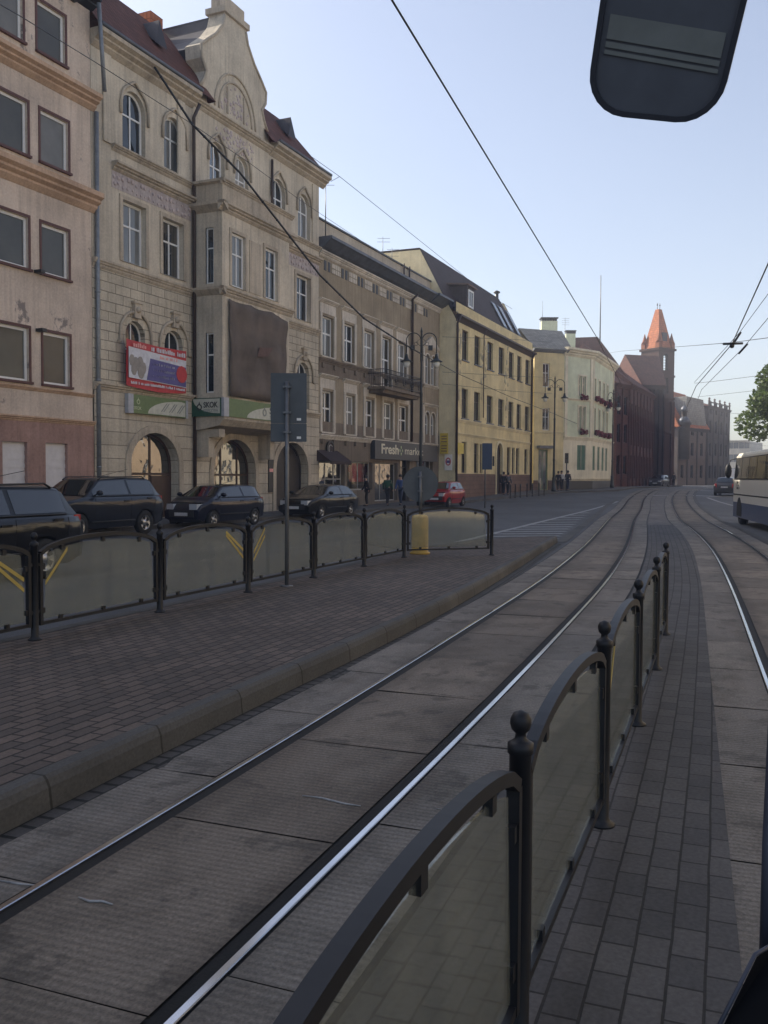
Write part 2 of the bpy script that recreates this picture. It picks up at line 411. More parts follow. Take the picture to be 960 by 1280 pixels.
# ------------------------------------------------------------------ the materials of the place
asphalt('road asphalt', (.092, .093, .096))
asphalt('joint tar', (.010, .0095, .009), 'UV')
plain('far ground', (.11, .11, .10), .95)
bricky('platform pavers', (.160, .122, .100), (.092, .075, .065), (.024, .021, .018), .21, .105, .009, 'xy', .8, -RAD(90 - 22), bumpd=.008, spec=.35)
bricky('island pavers', (.112, .105, .102), (.076, .073, .073), (.034, .032, .031), .21, .125, .006, 'xy', .82, 0, 'UV', bumpd=.006)
bricky('pavement flags', (.17, .158, .146), (.125, .118, .11), (.05, .05, .045), .5, .5, .012, 'xy', .85, -RAD(66), bumpd=.004)
bricky('setts', (.10, .092, .085), (.07, .065, .06), (.02, .02, .018), .13, .12, .016, 'xy', .8, 0, 'UV', bumpd=.012)
bricky('kerb stone', (.122, .116, .107), (.098, .094, .088), (.05, .046, .04), 1.0, 5.0, .010, 'xy', .8, 0, 'UV', bumpd=.006, stain=.5, offset=0)
slab_mat('track slab inner', (.215, .178, .14), (.14, .118, .096), 1.45)
slab_mat('track slab outer', (.22, .195, .165), (.15, .135, .118), 1.45)
slab_mat('track slab plain', (.17, .152, .14), (.125, .113, .105), 2.0, False)
plain('rail steel', (.56, .57, .60), .13, 1.0, var=.12, scale=3)
plain('rail rust', (.05, .036, .028), .8)
plain('white road paint', (.29, .29, .285), .7, var=.25, scale=5)
plain('fence paint', (.010, .011, .014), .5, spec=.35, var=.25, scale=10)
fence_glass('fence glass', (.90, .91, .87), (.54, .53, .43), .155)
fence_glass('fence glass clear', (.90, .92, .88), (.45, .45, .40), .12)
plain('yellow tape', (.40, .30, .07), .6)
plain('yellow bollard', (.45, .28, .05), .5, var=.2)
plain('galvanised', (.15, .155, .165), .5, .5, var=.2)
plain('sign back', (.085, .095, .105), .6, .2, var=.15, scale=3)
plain('white paint', (.78, .77, .74), .5, var=.08)
plain('white upvc', (.74, .74, .72), .4, var=.05)
plain('dark metal', (.018, .019, .021), .45)
plain('lamp post green', (.020, .026, .026), .45, var=.2)
plain('zinc', (.13, .14, .16), .5, .5, var=.25, scale=2)
plain('downpipe zinc', (.24, .255, .27), .5, .4, var=.2)
plain('downpipe brown', (.05, .032, .026), .5)
plain('wire', (.012, .012, .013), .6)
pane_mat('pane'); pane_mat('pane dusty', (.085, .083, .074), .10, .2, .35); pane_mat('pane net', (.17, .165, .15), .10, .2, .35); pane_mat('pane curtain', (.16, .165, .16), .05, .22, .8); pane_mat('pane dark', (.008, .009, .010), .05, .15, .6)
pane_mat('pane blind', (.26, .25, .23), .06, .2, .7)
pane_mat('car glass', (.006, .007, .008), .02, .03, .8, 1.75); pane_mat('pane shop', (.02, .018, .015), .02, .35, 1.0, 2.0)
plain('lamp glass', (.75, .76, .72), .15, spec=.7)

# ------------------------------------------------------------------ ground, road, track beds
def lerp_poly(pts, step=.6):
    out = []
    for i in range(len(pts) - 1):
        a, b = Vector(pts[i]), Vector(pts[i + 1])
        n = max(1, int((b - a).length / step))
        out += [a + (b - a) * k / n for k in range(n)]
    return out + [Vector(pts[-1])]
def smooth_path(pts, step=.5, it=60):
    P = lerp_poly([Vector((p[0], p[1], 0)) for p in pts], step)
    for _ in range(it):
        P = [P[0]] + [(P[i - 1] + P[i] * 2 + P[i + 1]) / 4 for i in range(1, len(P) - 1)] + [P[-1]]
    return P
def normals(P):
    out = []
    for i in range(len(P)):
        t = (P[min(i + 1, len(P) - 1)] - P[max(i - 1, 0)]).normalized(); out.append(Vector((t.y, -t.x, 0)))
    return out
def ribbon(name, P, va, vb, z, mat, s0=0.0, kind='structure'):
    """flat strip along path P between lateral offsets va..vb (numbers or functions of the index), UV in metres"""
    Nn = normals(P); mb = MB(); V = []; uv = []; s = s0
    for i, p in enumerate(P):
        if i: s += (P[i] - P[i - 1]).length
        a = va(i) if callable(va) else va; b = vb(i) if callable(vb) else vb
        for o in (a, b):
            q = p + Nn[i] * o; V.append((q.x, q.y, gz(q.y) + z)); uv.append((s, o))
    F = [(2 * i, 2 * i + 1, 2 * i + 3, 2 * i + 2) for i in range(len(P) - 1)]
    mb.add(V, F); me = bpy.data.meshes.new(name); me.from_pydata(mb.v, [], mb.f)
    l = me.uv_layers.new(name='UVMap')
    for lp in me.loops: l.data[lp.index].uv = uv[lp.vertex_index]
    me.materials.append(MATS[mat]); o = bpy.data.objects.new(name, me); COL.objects.link(o); tag(o, kind=kind); return o
def rail(name, P, v, side):
    """grooved rail: bright running head with a dark groove on the inner side"""
    Nn = normals(P); prof = [(-.018, -.03), (-.018, .012), (-.014, .016), (.014, .016), (.018, .012), (.018, -.03)]
    V = []; F = []; k = len(prof)
    for p, n in zip(P, Nn):
        for a, b in prof:
            q = p + n * (v + a); V.append((q.x, q.y, gz(q.y) + b))
    for i in range(len(P) - 1):
        for j in range(k - 1): F.append((i * k + j, i * k + j + 1, (i + 1) * k + j + 1, (i + 1) * k + j))
    mb = MB(); mb.add(V, F, False); o = mb.build(name, 'rail steel'); tag(o, kind='structure'); return o

# the broad ground sheet, rising with the street
mb = MB(); xs = [-1500, -300, -60, 0, 60, 200, 1500]; ys = [-300, -60, 0, 40] + list(range(45, 104, 4)) + [140, 300, 2500]
V = [(x, y, gz(y) - .05) for y in ys for x in xs]; nx = len(xs)
mb.add(V, [(j * nx + i, j * nx + i + 1, (j + 1) * nx + i + 1, (j + 1) * nx + i) for j in range(len(ys) - 1) for i in range(nx - 1)])
tag(mb.build('ground', 'far ground'), kind='structure')
mb = MB(); xs = [-45, 0, 40, 130]; ys = [-25, 0, 40] + list(range(45, 104, 3)) + [140, 260]
V = [(x, y, gz(y) - .006) for y in ys for x in xs]; nx = len(xs)
mb.add(V, [(j * nx + i, j * nx + i + 1, (j + 1) * nx + i + 1, (j + 1) * nx + i) for j in range(len(ys) - 1) for i in range(nx - 1)])
tag(mb.build('road', 'road asphalt'), kind='structure')

TA = smooth_path([(-6.0, -9.5), (-2.3, 0), (-.97, 3.45), (.52, 7.35), (1.66, 10.6), (2.97, 14.1), (5.61, 22.3), (7.78, 29.6), (9.7, 36.2), (14.0, 50), (17.9, 63), (21.5, 74), (25.8, 86), (31.5, 97), (44, 117), (64, 143), (98, 184)], .4, 70)
TB = smooth_path([(-2.1, -9.5), (1.25, 0), (2.75, 4.3), (4.3, 8.85), (5.5, 12.2), (7.5, 18.2), (8.7, 21.9), (11.05, 30), (12.6, 36), (17.2, 51), (21.0, 63), (24.4, 73), (28.6, 84.5), (34.2, 95), (46.5, 115), (66.5, 141), (100.5, 182)], .4, 70)
def bed(P, tag_):
    ribbon('track_tar', P, -1.02, 1.02, .000, 'joint tar')
    def slabs(name, a, b, mat, L, off):
        Nn = normals(P); cum = [0]
        for i in range(1, len(P)): cum.append(cum[-1] + (P[i] - P[i - 1]).length)
        V = []; F = []; UV = []
        def pt(s):
            s = min(max(s, 0), cum[-1] - 1e-3); i = max(k for k in (int(s / cum[-1] * (len(P) - 1)) + d for d in (-6, -5, -4, -3, -2, -1, 0, 1, 2, 3, 4, 5, 6)) if 0 <= k < len(P) - 1 and cum[k] <= s)
            t = (s - cum[i]) / (cum[i + 1] - cum[i]); return P[i].lerp(P[i + 1], t), Nn[i].lerp(Nn[i + 1], t)
        k = 0; s = off
        while s < min(cum[-1] - L, 130):
            ga, gb = .003 + random.random() * .006, .003 + random.random() * .006
            tilt = [random.uniform(-.004, .004) for _ in range(4)]; base = len(V)
            steps = 3
            for q in range(steps + 1):
                ss = s + ga + (L - ga - gb) * q / steps; p, n = pt(ss)
                for e, o in enumerate((a, b)):
                    x = p + n * o
                    zt = .008 + tilt[e] * (1 - q / steps) + tilt[2 + e] * q / steps
                    V.append((x.x, x.y, gz(x.y) + zt)); UV.append((ss - off, o))
            for q in range(steps): F.append((base + 2 * q, base + 2 * q + 1, base + 2 * q + 3, base + 2 * q + 2))
            s += L; k += 1
        me = bpy.data.meshes.new(name); me.from_pydata(V, [], F); l = me.uv_layers.new(name='UVMap')
        for lp in me.loops: l.data[lp.index].uv = UV[lp.vertex_index]
        me.materials.append(MATS[mat]); o = bpy.data.objects.new(name, me); COL.objects.link(o); tag(o, kind='structure')
    slabs('track_slabs', -.445, .445, 'track slab inner', 1.45, .3)
    slabs('track_slabs', -.99, -.565, 'track slab outer', 1.45, .9)
    slabs('track_slabs', .565, .99, 'track slab outer', 1.45, .6)
    rail('rail', P, -.535, 1); rail('rail', P, .535, -1)
bed(TA, 'a'); bed(TB, 'b')

# island of pavers between the two tracks, closing towards the far end
NA, NB = normals(TA), normals(TB)
def near(P, y): return min(range(len(P)), key=lambda i: abs(P[i].y - y))
def lateral(i, tgt):            # distance from TA[i] to path tgt along TA's normal
    p, n = TA[i], NA[i]; best = None
    for k in range(len(tgt) - 1):
        a, b = tgt[k], tgt[k + 1]; d = b - a; den = n.x * d.y - n.y * d.x
        if abs(den) < 1e-9: continue
        t = ((a.x - p.x) * d.y - (a.y - p.y) * d.x) / den; s = ((a.x - p.x) * n.y - (a.y - p.y) * n.x) / den
        if -.01 <= s <= 1.01 and t > 0: best = t if best is None else min(best, t)
    return best if best else 3.2
n_is = near(TA, 34); PI_ = TA[2:n_is]
LATB = [lateral(i + 2, TB) for i in range(len(PI_))]
ribbon('island_pavers', PI_, 1.03, lambda i: max(1.05, LATB[i] - .985), .012, 'island pavers')
i1 = near(TA, 150); PM = TA[n_is - 1:i1]; LATM = [lateral(i + n_is - 1, TB) for i in range(len(PM))]
ribbon('track_infill', PM, 1.03, lambda i: max(1.05, LATM[i] - 1.03), .004, 'track slab plain')

# kerbed tram platform on the left of the near track
kb = [Vector((p[0], p[1], 0)) for p in [(-6.9, -9.5), (-4.4, -2.5), (-1.84, 4.21), (-1.02, 6.56), (.0, 9.0), (1.36, 13.0), (3.0, 18.3), (4.69, 23.85)]]
KB = smooth_path(kb, .4, 25)
PH = .175
fence_pts = [(-3.33, 8.41), (-2.6, 10.08), (-1.92, 12.0), (-1.18, 13.71), (-.44, 15.38), (.34, 17.2)]
def off(p, n, d): return p + n * d
KN = normals(KB)
ribbon('setts', KB[:-1], -.0, .17, .006, 'setts')
# kerb: a rounded stone running along the platform edge
V = []; F = []; UV = []; prof = [(0, -.02), (-.012, .12), (-.03, .16), (-.05, PH + .004), (-.135, PH + .004)]; s = 0; k = len(prof); vv = [0, .16, .21, .25, .36]
for i, (p, n) in enumerate(zip(KB, KN)):
    if i: s += (KB[i] - KB[i - 1]).length
    for j, (a, b) in enumerate(prof):
        q = p + n * a; V.append((q.x, q.y, b)); UV.append((s, vv[j] + .3))
for i in range(len(KB) - 1):
    for j in range(k - 1): F.append((i * k + j, i * k + j + 1, (i + 1) * k + j + 1, (i + 1) * k + j))
me = bpy.data.meshes.new('platform_kerb'); me.from_pydata(V, [], F); l = me.uv_layers.new(name='UVMap')
for lp in me.loops: l.data[lp.index].uv = UV[lp.vertex_index]
me.materials.append(MATS['kerb stone']); o = bpy.data.objects.new('platform_kerb', me); COL.objects.link(o); tag(o, kind='structure')
# platform top and outer kerb
inner = [(KB[i] + KN[i] * -.128) for i in range(0, len(KB), 1)] + [KB[-1] + KN[-1] * -.128]
fd = Vector((.382, .924, 0)); fl = Vector((-.924, .382, 0))
outer = [Vector((-.1, 17.75, 0)), Vector((-.6, 16.0, 0)), Vector((-3.7, 8.3, 0)), Vector((-7.2, -.2, 0)), Vector((-11.5, -9.5, 0))]
back = [Vector((3.9, 23.7, 0)), Vector((2.3, 22.4, 0)), Vector((.9, 20.0, 0))]
loop = inner + back + outer
mb = MB(); mb.poly([(p.x, p.y, PH) for p in loop]); tag(mb.build('platform', 'platform pavers'), kind='structure')
ob = [inner[-1]] + back + outer
mb = MB()
for a, b in zip(ob, ob[1:]):
    d = (b - a).normalized(); n = Vector((-d.y, d.x, 0)); n = -n if n.dot(Vector((0, 15, 0)) - a) > 0 and False else n
    mb.quad((a.x, a.y, -.02), (b.x, b.y, -.02), (b.x, b.y, PH), (a.x, a.y, PH))
    q = [a, b, b - n * -.14, a - n * -.14]
    mb.poly([(p.x, p.y, PH + .004) for p in q])
o = mb.build('platform_kerb', 'kerb stone', uvfn=lambda p, n: (p.y * 1.08, p.x)); tag(o, kind='structure')

# pale sealing compound left in a few slab joints
plain('joint sealant', (.30, .30, .30), .45, var=.3, scale=30)
mb = MB()
for pts_ in ([(98, 1121), (112, 1126), (128, 1126), (141, 1130)], [(378, 994), (402, 997), (430, 1004), (451, 1007)], [(0, 1100), (22, 1104), (44, 1106)], [(545, 1010), (585, 1018)]):
    q = [ground(x, y, .014) for x, y in pts_]; mb.tube([Vector((p.x, p.y, .012)) for p in q], [.003] + [.0052] * (len(q) - 2) + [.003], 6)
tag(mb.build('joint_sealant', 'joint sealant'), kind='structure')

# painted lines
def stripe(mb, a, b, wd, z=.004):
    a, b = Vector(a), Vector(b); n = max(1, int((b - a).length / 3)); d = (b - a).normalized(); s = Vector((d.y, -d.x, 0)) * wd / 2
    for k in range(n):
        p, q = a + (b - a) * k / n, a + (b - a) * (k + 1) / n
        mb.add([(v.x, v.y, gz(v.y) + z) for v in (p - s, p + s, q + s, q - s)], [(0, 1, 2, 3)])
hA = lambda y: 747 - (y - 635) * 4.125; hB = lambda y: 752 - (y - 631) * 1.25
mb = MB()
for k in range(13):
    y = 641 + 2.9 * k
    a, b = ground(max(612, hA(y)) + 2, y + .5), ground(hB(y) - 3, y)
    a.z = b.z = 0
    stripe(mb, a, b, .34)
la = [ground(x, y) for x, y in [(540, 686), (615, 667.5), (680, 651.5), (748, 634.5), (772, 627)]]
for p in la: p.z = 0
for a, b in zip(la, la[1:]): stripe(mb, a, b, .2, .008)
tag(mb.build('road_markings', 'white road paint'), kind='structure')
mb = MB()
lb = [KB[-1] + Vector((.1, .1, 0))] + [ground(x, y) for x, y in [(718, 665), (738, 650), (757, 633), (770, 625)]]
for p in lb: p.z = 0
for a, b in zip(lb, lb[1:]): stripe(mb, a, b, .28, .010)
tag(mb.build('flush_kerb', 'kerb stone', uvfn=lambda p, n: (p.y, .5)), kind='structure')
# right-hand lane line, track edge kerb and the crossing ahead, its white bands also standing in for sunlit road
mb = MB()
for seg in ([(884, 622), (898, 627), (916, 632)], [(790, 619.6), (842, 618.8), (900, 620.5)], [(806, 612.3), (850, 612.6), (902, 614)]):
    q = [ground(*p) for p in seg]
    for p in q: p.z = 0
    for a, b in zip(q, q[1:]): stripe(mb, a, b, .22 if seg[0][0] > 860 else 1.1)
tag(mb.build('road_markings', 'white road paint'), kind='structure')
ribbon('track_edge_kerb', TB[near(TB, 6):near(TB, 120)], 1.05, 1.22, .012, 'kerb stone')

# ------------------------------------------------------------------ pavement along the left side
XY = lambda v: Vector((v.x, v.y, 0))
PA = S.w(30.6, -1.18); PB = PA + Vector((.94, .342, 0)) * 3.1; PC = PB + Vector((.766, .643, 0)) * 4.3
PD = PC + Vector((.407, .914, 0)) * 11.4; PE = PD + Vector((.643, .766, 0)) * 3.9; PF = PE + Vector((.438, .899, 0)) * 17.8
inn = [S.w(-75, .6), S.w(10, .6), S.w(29, .6), PA + Vector((-1, 1, 0)), PB + Vector((-1, 1.5, 0)), PC + Vector((-1.5, 1, 0)), PD + Vector((-1.5, .5, 0)), PE + Vector((-1.5, .5, 0)), PF + Vector((-1.5, .5, 0)), PF + Vector((0, 8, 0))]
out = [S.w(-75, -2.5), S.w(10, -3.0), S.w(22, -3.6), PA + Vector((2.0, -3.6, 0)), PB + Vector((1.6, -2.6, 0)), PC + Vector((2.0, -1.6, 0)), PD + Vector((2.1, -1.0, 0)), PE + Vector((2.1, -1.0, 0)), PF + Vector((2.4, -1.0, 0)), PF + Vector((5.5, 6, 0))]
mb = MB(); kbm = MB()
for i in range(len(inn) - 1):
    n = 14 if i == 0 else 6
    for k in range(n):
        a, b = inn[i].lerp(inn[i + 1], k / n), inn[i].lerp(inn[i + 1], (k + 1) / n)
        c, d = out[i].lerp(out[i + 1], k / n), out[i].lerp(out[i + 1], (k + 1) / n)
        mb.quad(*[(p.x, p.y, gz(p.y) + .12) for p in (a, c, d, b)])
        c2, d2 = c + (c - a).normalized() * .15, d + (d - b).normalized() * .15
        kbm.quad(*[(p.x, p.y, gz(p.y) + .124) for p in (c, c2, d2, d)])
        kbm.quad((c2.x, c2.y, gz(c2.y) - .03), (d2.x, d2.y, gz(d2.y) - .03), (d2.x, d2.y, gz(d2.y) + .124), (c2.x, c2.y, gz(c2.y) + .124))
tag(mb.build('pavement', 'pavement flags'), kind='structure')
tag(kbm.build('pavement_kerb', 'kerb stone', uvfn=lambda p, n: (p.y * 1.09, .5)), kind='structure')
HAZE = 0.0016
if HAZE:
    m = bpy.data.materials.new('haze air'); m.use_nodes = True; nt = m.node_tree; nt.nodes.remove(nt.nodes['Principled BSDF'])
    pv = nt.nodes.new('ShaderNodeVolumePrincipled'); pv.inputs['Density'].default_value = HAZE; pv.inputs['Color'].default_value = (.86, .90, 1, 1); pv.inputs['Anisotropy'].default_value = .1
    nt.links.new(pv.outputs[0], nt.nodes['Material Output'].inputs['Volume'])
    MATS['haze air'] = m; tag(MB().box(-170, 200, -70, 330, -1.2, 46).build('haze', m), kind='stuff')
# ------------------------------------------------------------------ building helpers
class Bld:
    def __init__(s, name, label, cat, fr, u0, base=0.0, group=None):
        s.fr = fr; s.u0 = u0
        p = fr.w(u0); s.base = base
        s.root = thing(name, label, cat, (p.x, p.y, 0), fr.rotz(), group)
    def px(s, x, y, d=0): a = s.fr.at(x, y, d); return (a[0] - s.u0, a[1])
    def rect(s, xl, xr, yt, yb, d=0, rv=0):   # rv: the pane stands rv behind the wall, so its far edge is read at that depth
        a = s.fr.rect(xl, xr, yt, yb, d); x1 = s.fr.at(xr, (yt + yb) / 2, d + rv)[0]; return (a[0] - s.u0, x1 - s.u0, a[2], a[3])
    def part(s, name, mb, mat, parent=None, **k): return mb.build(name, mat, parent or s.root, **k)
def ysolve(fr, px, py, u, lo=-6, hi=12):       # depth y at which a pixel's ray stands at u along the street
    g = lambda y: fr.at(px, py, y)[0] - u
    a = g(lo)
    for _ in range(50):
        m = (lo + hi) / 2
        if (g(m) > 0) == (a > 0): lo = m
        else: hi = m
    return (lo + hi) / 2

def window(parent, xa, xb, za, zb, y, rise=0, rev=.2, frame='white upvc', pane='pane', mull=(.5,), trans=(.64,), fw=.07, bw=.05, sill=None, sur=None, surw=.12, surmat=None, surd=.05, name='window', hood=None):
    """one window: frame bars (the part), pane and, where the house has them, sill and surround (sub-parts)"""
    mb = MB(); o = outline(xa, xb, za, zb, rise); i = inset(xa, xb, za, zb, rise, fw)
    yf = y + rev - .07
    mb.ring(o, i, yf, yf + .06)
    W, H = xb - xa, zb - za
    tz = [za + H * t for t in trans]
    for t in tz: mb.box(xa + fw, xb - fw, yf + .005, yf + .055, t - bw / 2, t + bw / 2)
    for m in mull:
        xm = xa + W * m; top = zb - fw
        if rise:
            q = (xm - (xa + xb) / 2) / (W / 2); top = zb - rise + rise * math.sqrt(max(0, 1 - q * q)) - fw
        lv = [za + fw] + sorted(tz) + [top]
        for a, b in zip(lv, lv[1:]): mb.box(xm - bw / 2, xm + bw / 2, yf + .008, yf + .052, a + bw / 2, b - bw / 2)
    f = mb.build(name, frame, parent)
    p = MB(); p.poly([(q[0], yf + .035, q[1]) for q in inset(xa, xb, za, zb, rise, fw * .6)]); p.build('pane', pane, f)
    if sill: MB().box(xa - .1, xb + .1, y - .1, y + rev - .08, za - .07, za + .005).build('sill', sill, f)
    if sur:
        s = MB(); oo = [(a, max(b, za)) for a, b in inset(xa, xb, za, zb, rise, -surw)]
        if rise: oo = outline(xa - surw, xb + surw, za, zb + surw, rise + surw)
        s.ring(oo, outline(xa - .004, xb + .004, za, zb + .004, rise + .004 if rise else 0), y - surd, y + .01); s.build('surround', surmat or sur, f)
    if hood: hood(f, xa, xb, za, zb)
    return f
def corn(depth, h, z, y=0, steps=3):       # stepped cornice profile in (y,z), hanging below z
    p = [(y + .02, z), (y - depth, z), (y - depth, z - h * .25)]
    for k in range(1, steps):
        t = k / steps; p += [(y - depth * (1 - t) - .01, z - h * (.25 + .75 * t) + h * .12), (y - depth * (1 - t) - .01, z - h * (.25 + .75 * t))]
    return p + [(y - .02, z - h), (y + .02, z - h)]
def shell(b, x0, x1, z0, z1, y, depth, mat, name='wall', front=False):
    mb = MB(); Y = y + depth
    mb.quad((x0, Y, z0), (x0, y, z0), (x0, y, z1), (x0, Y, z1)); mb.quad((x1, y, z0), (x1, Y, z0), (x1, Y, z1), (x1, y, z1))
    mb.quad((x1, Y, z0), (x0, Y, z0), (x0, Y, z1), (x1, Y, z1)); mb.quad((x0, y, z1), (x1, y, z1), (x1, Y, z1), (x0, Y, z1))
    return b.part(name, mb, mat)

plaster('salmon render', (.63, .52, .425), (.24, .19, .16), .5, patch=(.26, .22, .20))
plaster('rose base render', (.38, .24, .20), (.16, .11, .09), .5)
plaster('salmon trim', (.56, .39, .27), (.2, .13, .09), .4)
plain('oxblood trim', (.10, .038, .030), .6)
plaster('stone render', (.60, .53, .42), (.14, .125, .11), .5)
plaster('stone render blocks', (.62, .55, .43), (.22, .19, .16), .45, blocks=(.78, .34, .45))
plaster('stone ground blocks', (.58, .51, .40), (.15, .13, .11), .45, blocks=(9.0, .47, .5))
plaster('stone trim', (.50, .43, .335), (.13, .115, .10), .55)
plaster('stucco frieze', (.48, .42, .40), (.16, .13, .13), .7)
plaster('stucco relief', (.54, .46, .45), (.22, .17, .18), .5)
plaster('brown render', (.35, .29, .205), (.09, .075, .06), .55)
plaster('brown band', (.22, .18, .14), (.06, .05, .04), .6)
plaster('pale trim', (.64, .58, .49), (.2, .18, .15), .5)
plaster('attic render', (.52, .46, .37), (.16, .14, .12), .4)
plaster('yellow render', (.74, .62, .35), (.40, .32, .2), .4)
plaster('yellow gable render', (.76, .67, .44), (.40, .34, .22), .25)
plaster('yellow relief', (.50, .44, .30), (.32, .33, .26), .7)
bricky('plinth stone', (.25, .16, .12), (.20, .13, .10), (.12, .09, .07), .7, .3, .015)
plaster('mint render', (.64, .68, .50), (.35, .40, .30), .3)
plaster('cream trim', (.74, .68, .52), (.35, .30, .2), .35)
plaster('green panel', (.16, .25, .18), (.08, .12, .09), .4)
roof_tiles('red tiles', (.165, .068, .048)); roof_tiles('dark tiles', (.075, .055, .060)); roof_tiles('orange tiles', (.60, .20, .085), .3, .2)
roof_tiles('grey shingles', (.34, .33, .30), .3, .25)
plain('copper dark', (.045, .040, .045), .5, .4, var=.3, scale=2)
plain('wood brown', (.050, .024, .016), .45, var=.3, scale=4)
plain('dark door', (.028, .022, .02), .5, var=.3)
plain('roller shutter', (.62, .60, .60), .5, var=.08)

# ================================================================== house 1: salmon corner of the frame
B = Bld('salmon_house', 'salmon rendered house with stained walls, red brown window trims and white shutters', 'house', S, -38.0)
X1 = -24.62 + 38; hol = []; wins = []
for Axr, xl, xr, yt, yb in [(28, 46.6, 81, 10, 73), (34, 50.6, 85, 145, 209), (35, 52, 85.5, 284, 346), (35.8, 54, 87, 417.5, 482)]:
    rb = B.rect(xl, xr, yt, yb); xa = B.px(Axr, yt)[0]
    ra = (xa - 1.75, xa, rb[2], rb[3]); hol += [ra, rb]; wins += [ra, rb]
    rc = (xa - 4.6, xa - 2.9, rb[2], rb[3]); hol.append(rc); wins.append(rc)
mb = MB(); mb.wall(0, X1, 3.5, 17.6, 0, hol, .16); B.part('wall', mb, 'salmon render')
gl = [(*B.rect(2, 33, 552, 600)[:2], .9, B.px(17, 552)[1]), (*B.rect(56, 83.5, 554, 600)[:2], .9, B.px(70, 554)[1]), (B.px(2, 552)[0] - 3.0, B.px(2, 552)[0] - 1.4, .9, 3.0)]
mb = MB(); mb.wall(0, X1, 0, 3.5, -.04, gl, .2); B.part('base_wall', mb, 'rose base render')
shell(B, 0, X1, 0, 17.6, 0, 11, 'salmon render', 'side_wall')
for r in wins: window(B.root, *r, 0, rev=.16, mull=(), trans=(), fw=.09, pane=random.choice(['pane dusty', 'pane dusty', 'pane net']), sill='oxblood trim', sur=1, surw=.09, surmat='oxblood trim', surd=.02)
for r in gl:
    mb = MB(); n = 14
    for k in range(n):
        z = r[2] + (r[3] - r[2]) * k / n; h = (r[3] - r[2]) / n
        mb.box(r[0], r[1], .07 + .012 * (k % 2), .14, z, z + h)
    B.part('roller_shutter', mb, 'roller shutter')
for z, d, h in ((14.6, .42, .5), (11.3, .45, .62)): B.part('cornice', MB().run_x(corn(d, h, z), 0, X1 + .15), 'salmon trim')
B.part('string_course', MB().run_x(corn(.1, .12, 4.52), 0, X1), 'salmon trim'); B.part('string_course', MB().run_x(corn(.16, .2, 3.6), 0, X1), 'salmon trim')
B.part('eaves', MB().run_x(corn(.65, .5, 17.9), 0, X1 + .1), 'dark metal')
mb = MB(); mb.add([(0, -.7, 17.9), (X1, -.7, 17.9), (X1, 5, 22), (0, 5, 22), (X1, 11, 17.9), (0, 11, 17.9)], [(0, 1, 2, 3), (3, 2, 4, 5), (1, 4, 2), (0, 3, 5)]); B.part('roof', mb, 'dark tiles', uvfn=roof_uv)
for x, y in ((90, 0), (45, 340), (47, 413)):
    q = B.px(x, y); B.part('wall_lamp', MB().box(q[0] - .09, q[0] + .09, -.3, -.002, q[1] - .05, q[1] + .05), 'dark metal')
mb = MB(); q = B.px(119.5, 300)[0] - .02
mb.tube([(q, -.10, .15), (q, -.10, 14.1)], .075)
mb.tube([(q - .05, -.5, 14.7), (q - .3, -.5, 17.5)], .07)
for z in (2, 5, 8): mb.lathe([(.075, 0), (.095, .01), (.095, .05), (.075, .06)], (q, -.10, z), 10)
B.part('downpipe', mb, 'downpipe zinc')

# unseen house added beyond the left edge to shade the platform and tracks
N_ = Bld('shading_tenement', 'unseen beige tenement beyond the salmon house, added to shade platform and tracks', 'house', S, -78.0)
hs = [(x, x + 1.3, z, z + 2.0) for x in (2, 6, 10, 14, 18, 22, 26, 30, 34) for z in (1.3, 5.0, 8.6, 12.2, 15.5)]
mb = MB(); mb.wall(0, 39.9, 0, 19.5, 0, hs, .2); N_.part('wall', mb, 'stone render'); shell(N_, 0, 39.9, 0, 19.5, 0, 12, 'stone render', 'side_wall')
for q in hs: window(N_.root, *q, 0, 0, .2)
N_.part('cornice', MB().run_x(corn(.5, .5, 19.8), 0, 39.9), 'stone trim')
mb = MB(); mb.add([(0, -.5, 19.81), (39.9, -.5, 19.81), (39.9, 5, 24.5), (0, 5, 24.5), (39.9, 12, 19.81), (0, 12, 19.81)], [(0, 1, 2, 3), (3, 2, 4, 5), (1, 4, 2), (0, 3, 5)]); N_.part('roof', mb, 'red tiles', uvfn=roof_uv)

# ================================================================== house 2: the tall gabled corner with the oriel
B = Bld('gabled_house', 'tall beige tenement with curved gable, red roof and boxed oriel window', 'house', S, -24.6)
Xe = -8.3 + 24.6; D = 11
top = [B.rect(153, 176, 114, 191, 0, .2), B.rect(205, 225, 146, 213, 0, .2)]
mid = [B.rect(153, 176, 254, 330, 0, .2), B.rect(203, 223.5, 275, 346, 0, .2)]
zt0, zt1 = top[0][2], top[0][3]; zm0, zm1 = mid[0][2], mid[0][3]
topc = [(*B.rect(262, 277, 178, 240, 0, .15)[:2], zt0 - .3, zt1), (*B.rect(294, 307, 196, 260, 0, .15)[:2], zt0 - .3, zt1)]
topr = [(*B.rect(340, 353, 223, 262, 0, .15)[:2], zt0, zt1), (*B.rect(372.5, 384, 241, 297, 0, .15)[:2], zt0, zt1)]
midr = [(*B.rect(370, 384, 343, 398, 0, .15)[:2], zm0, zm1)]
low = [(*B.rect(157, 176, 402, 480, 0, .2)[:2], 5.1, B.px(167, 401)[1]), (*B.rect(206, 223.5, 415, 487, 0, .2)[:2], 5.1, B.px(167, 401)[1])]
lowr = [(*B.rect(371.5, 384, 451, 510, 0, .12)[:2], 5.1, B.px(167, 401)[1])]
gdoor = (*B.rect(161, 221, 541, 600)[:2], .14, B.px(190, 541)[1]); gbig = (*B.rect(265, 317, 549, 600)[:2], .14, B.px(289, 549)[1]); gr = (*B.rect(343, 383, 553, 600)[:2], .14, B.px(363, 553)[1])
gw = [(*g, (g[1] - g[0]) * .42) for g in (gdoor, gbig, gr)]
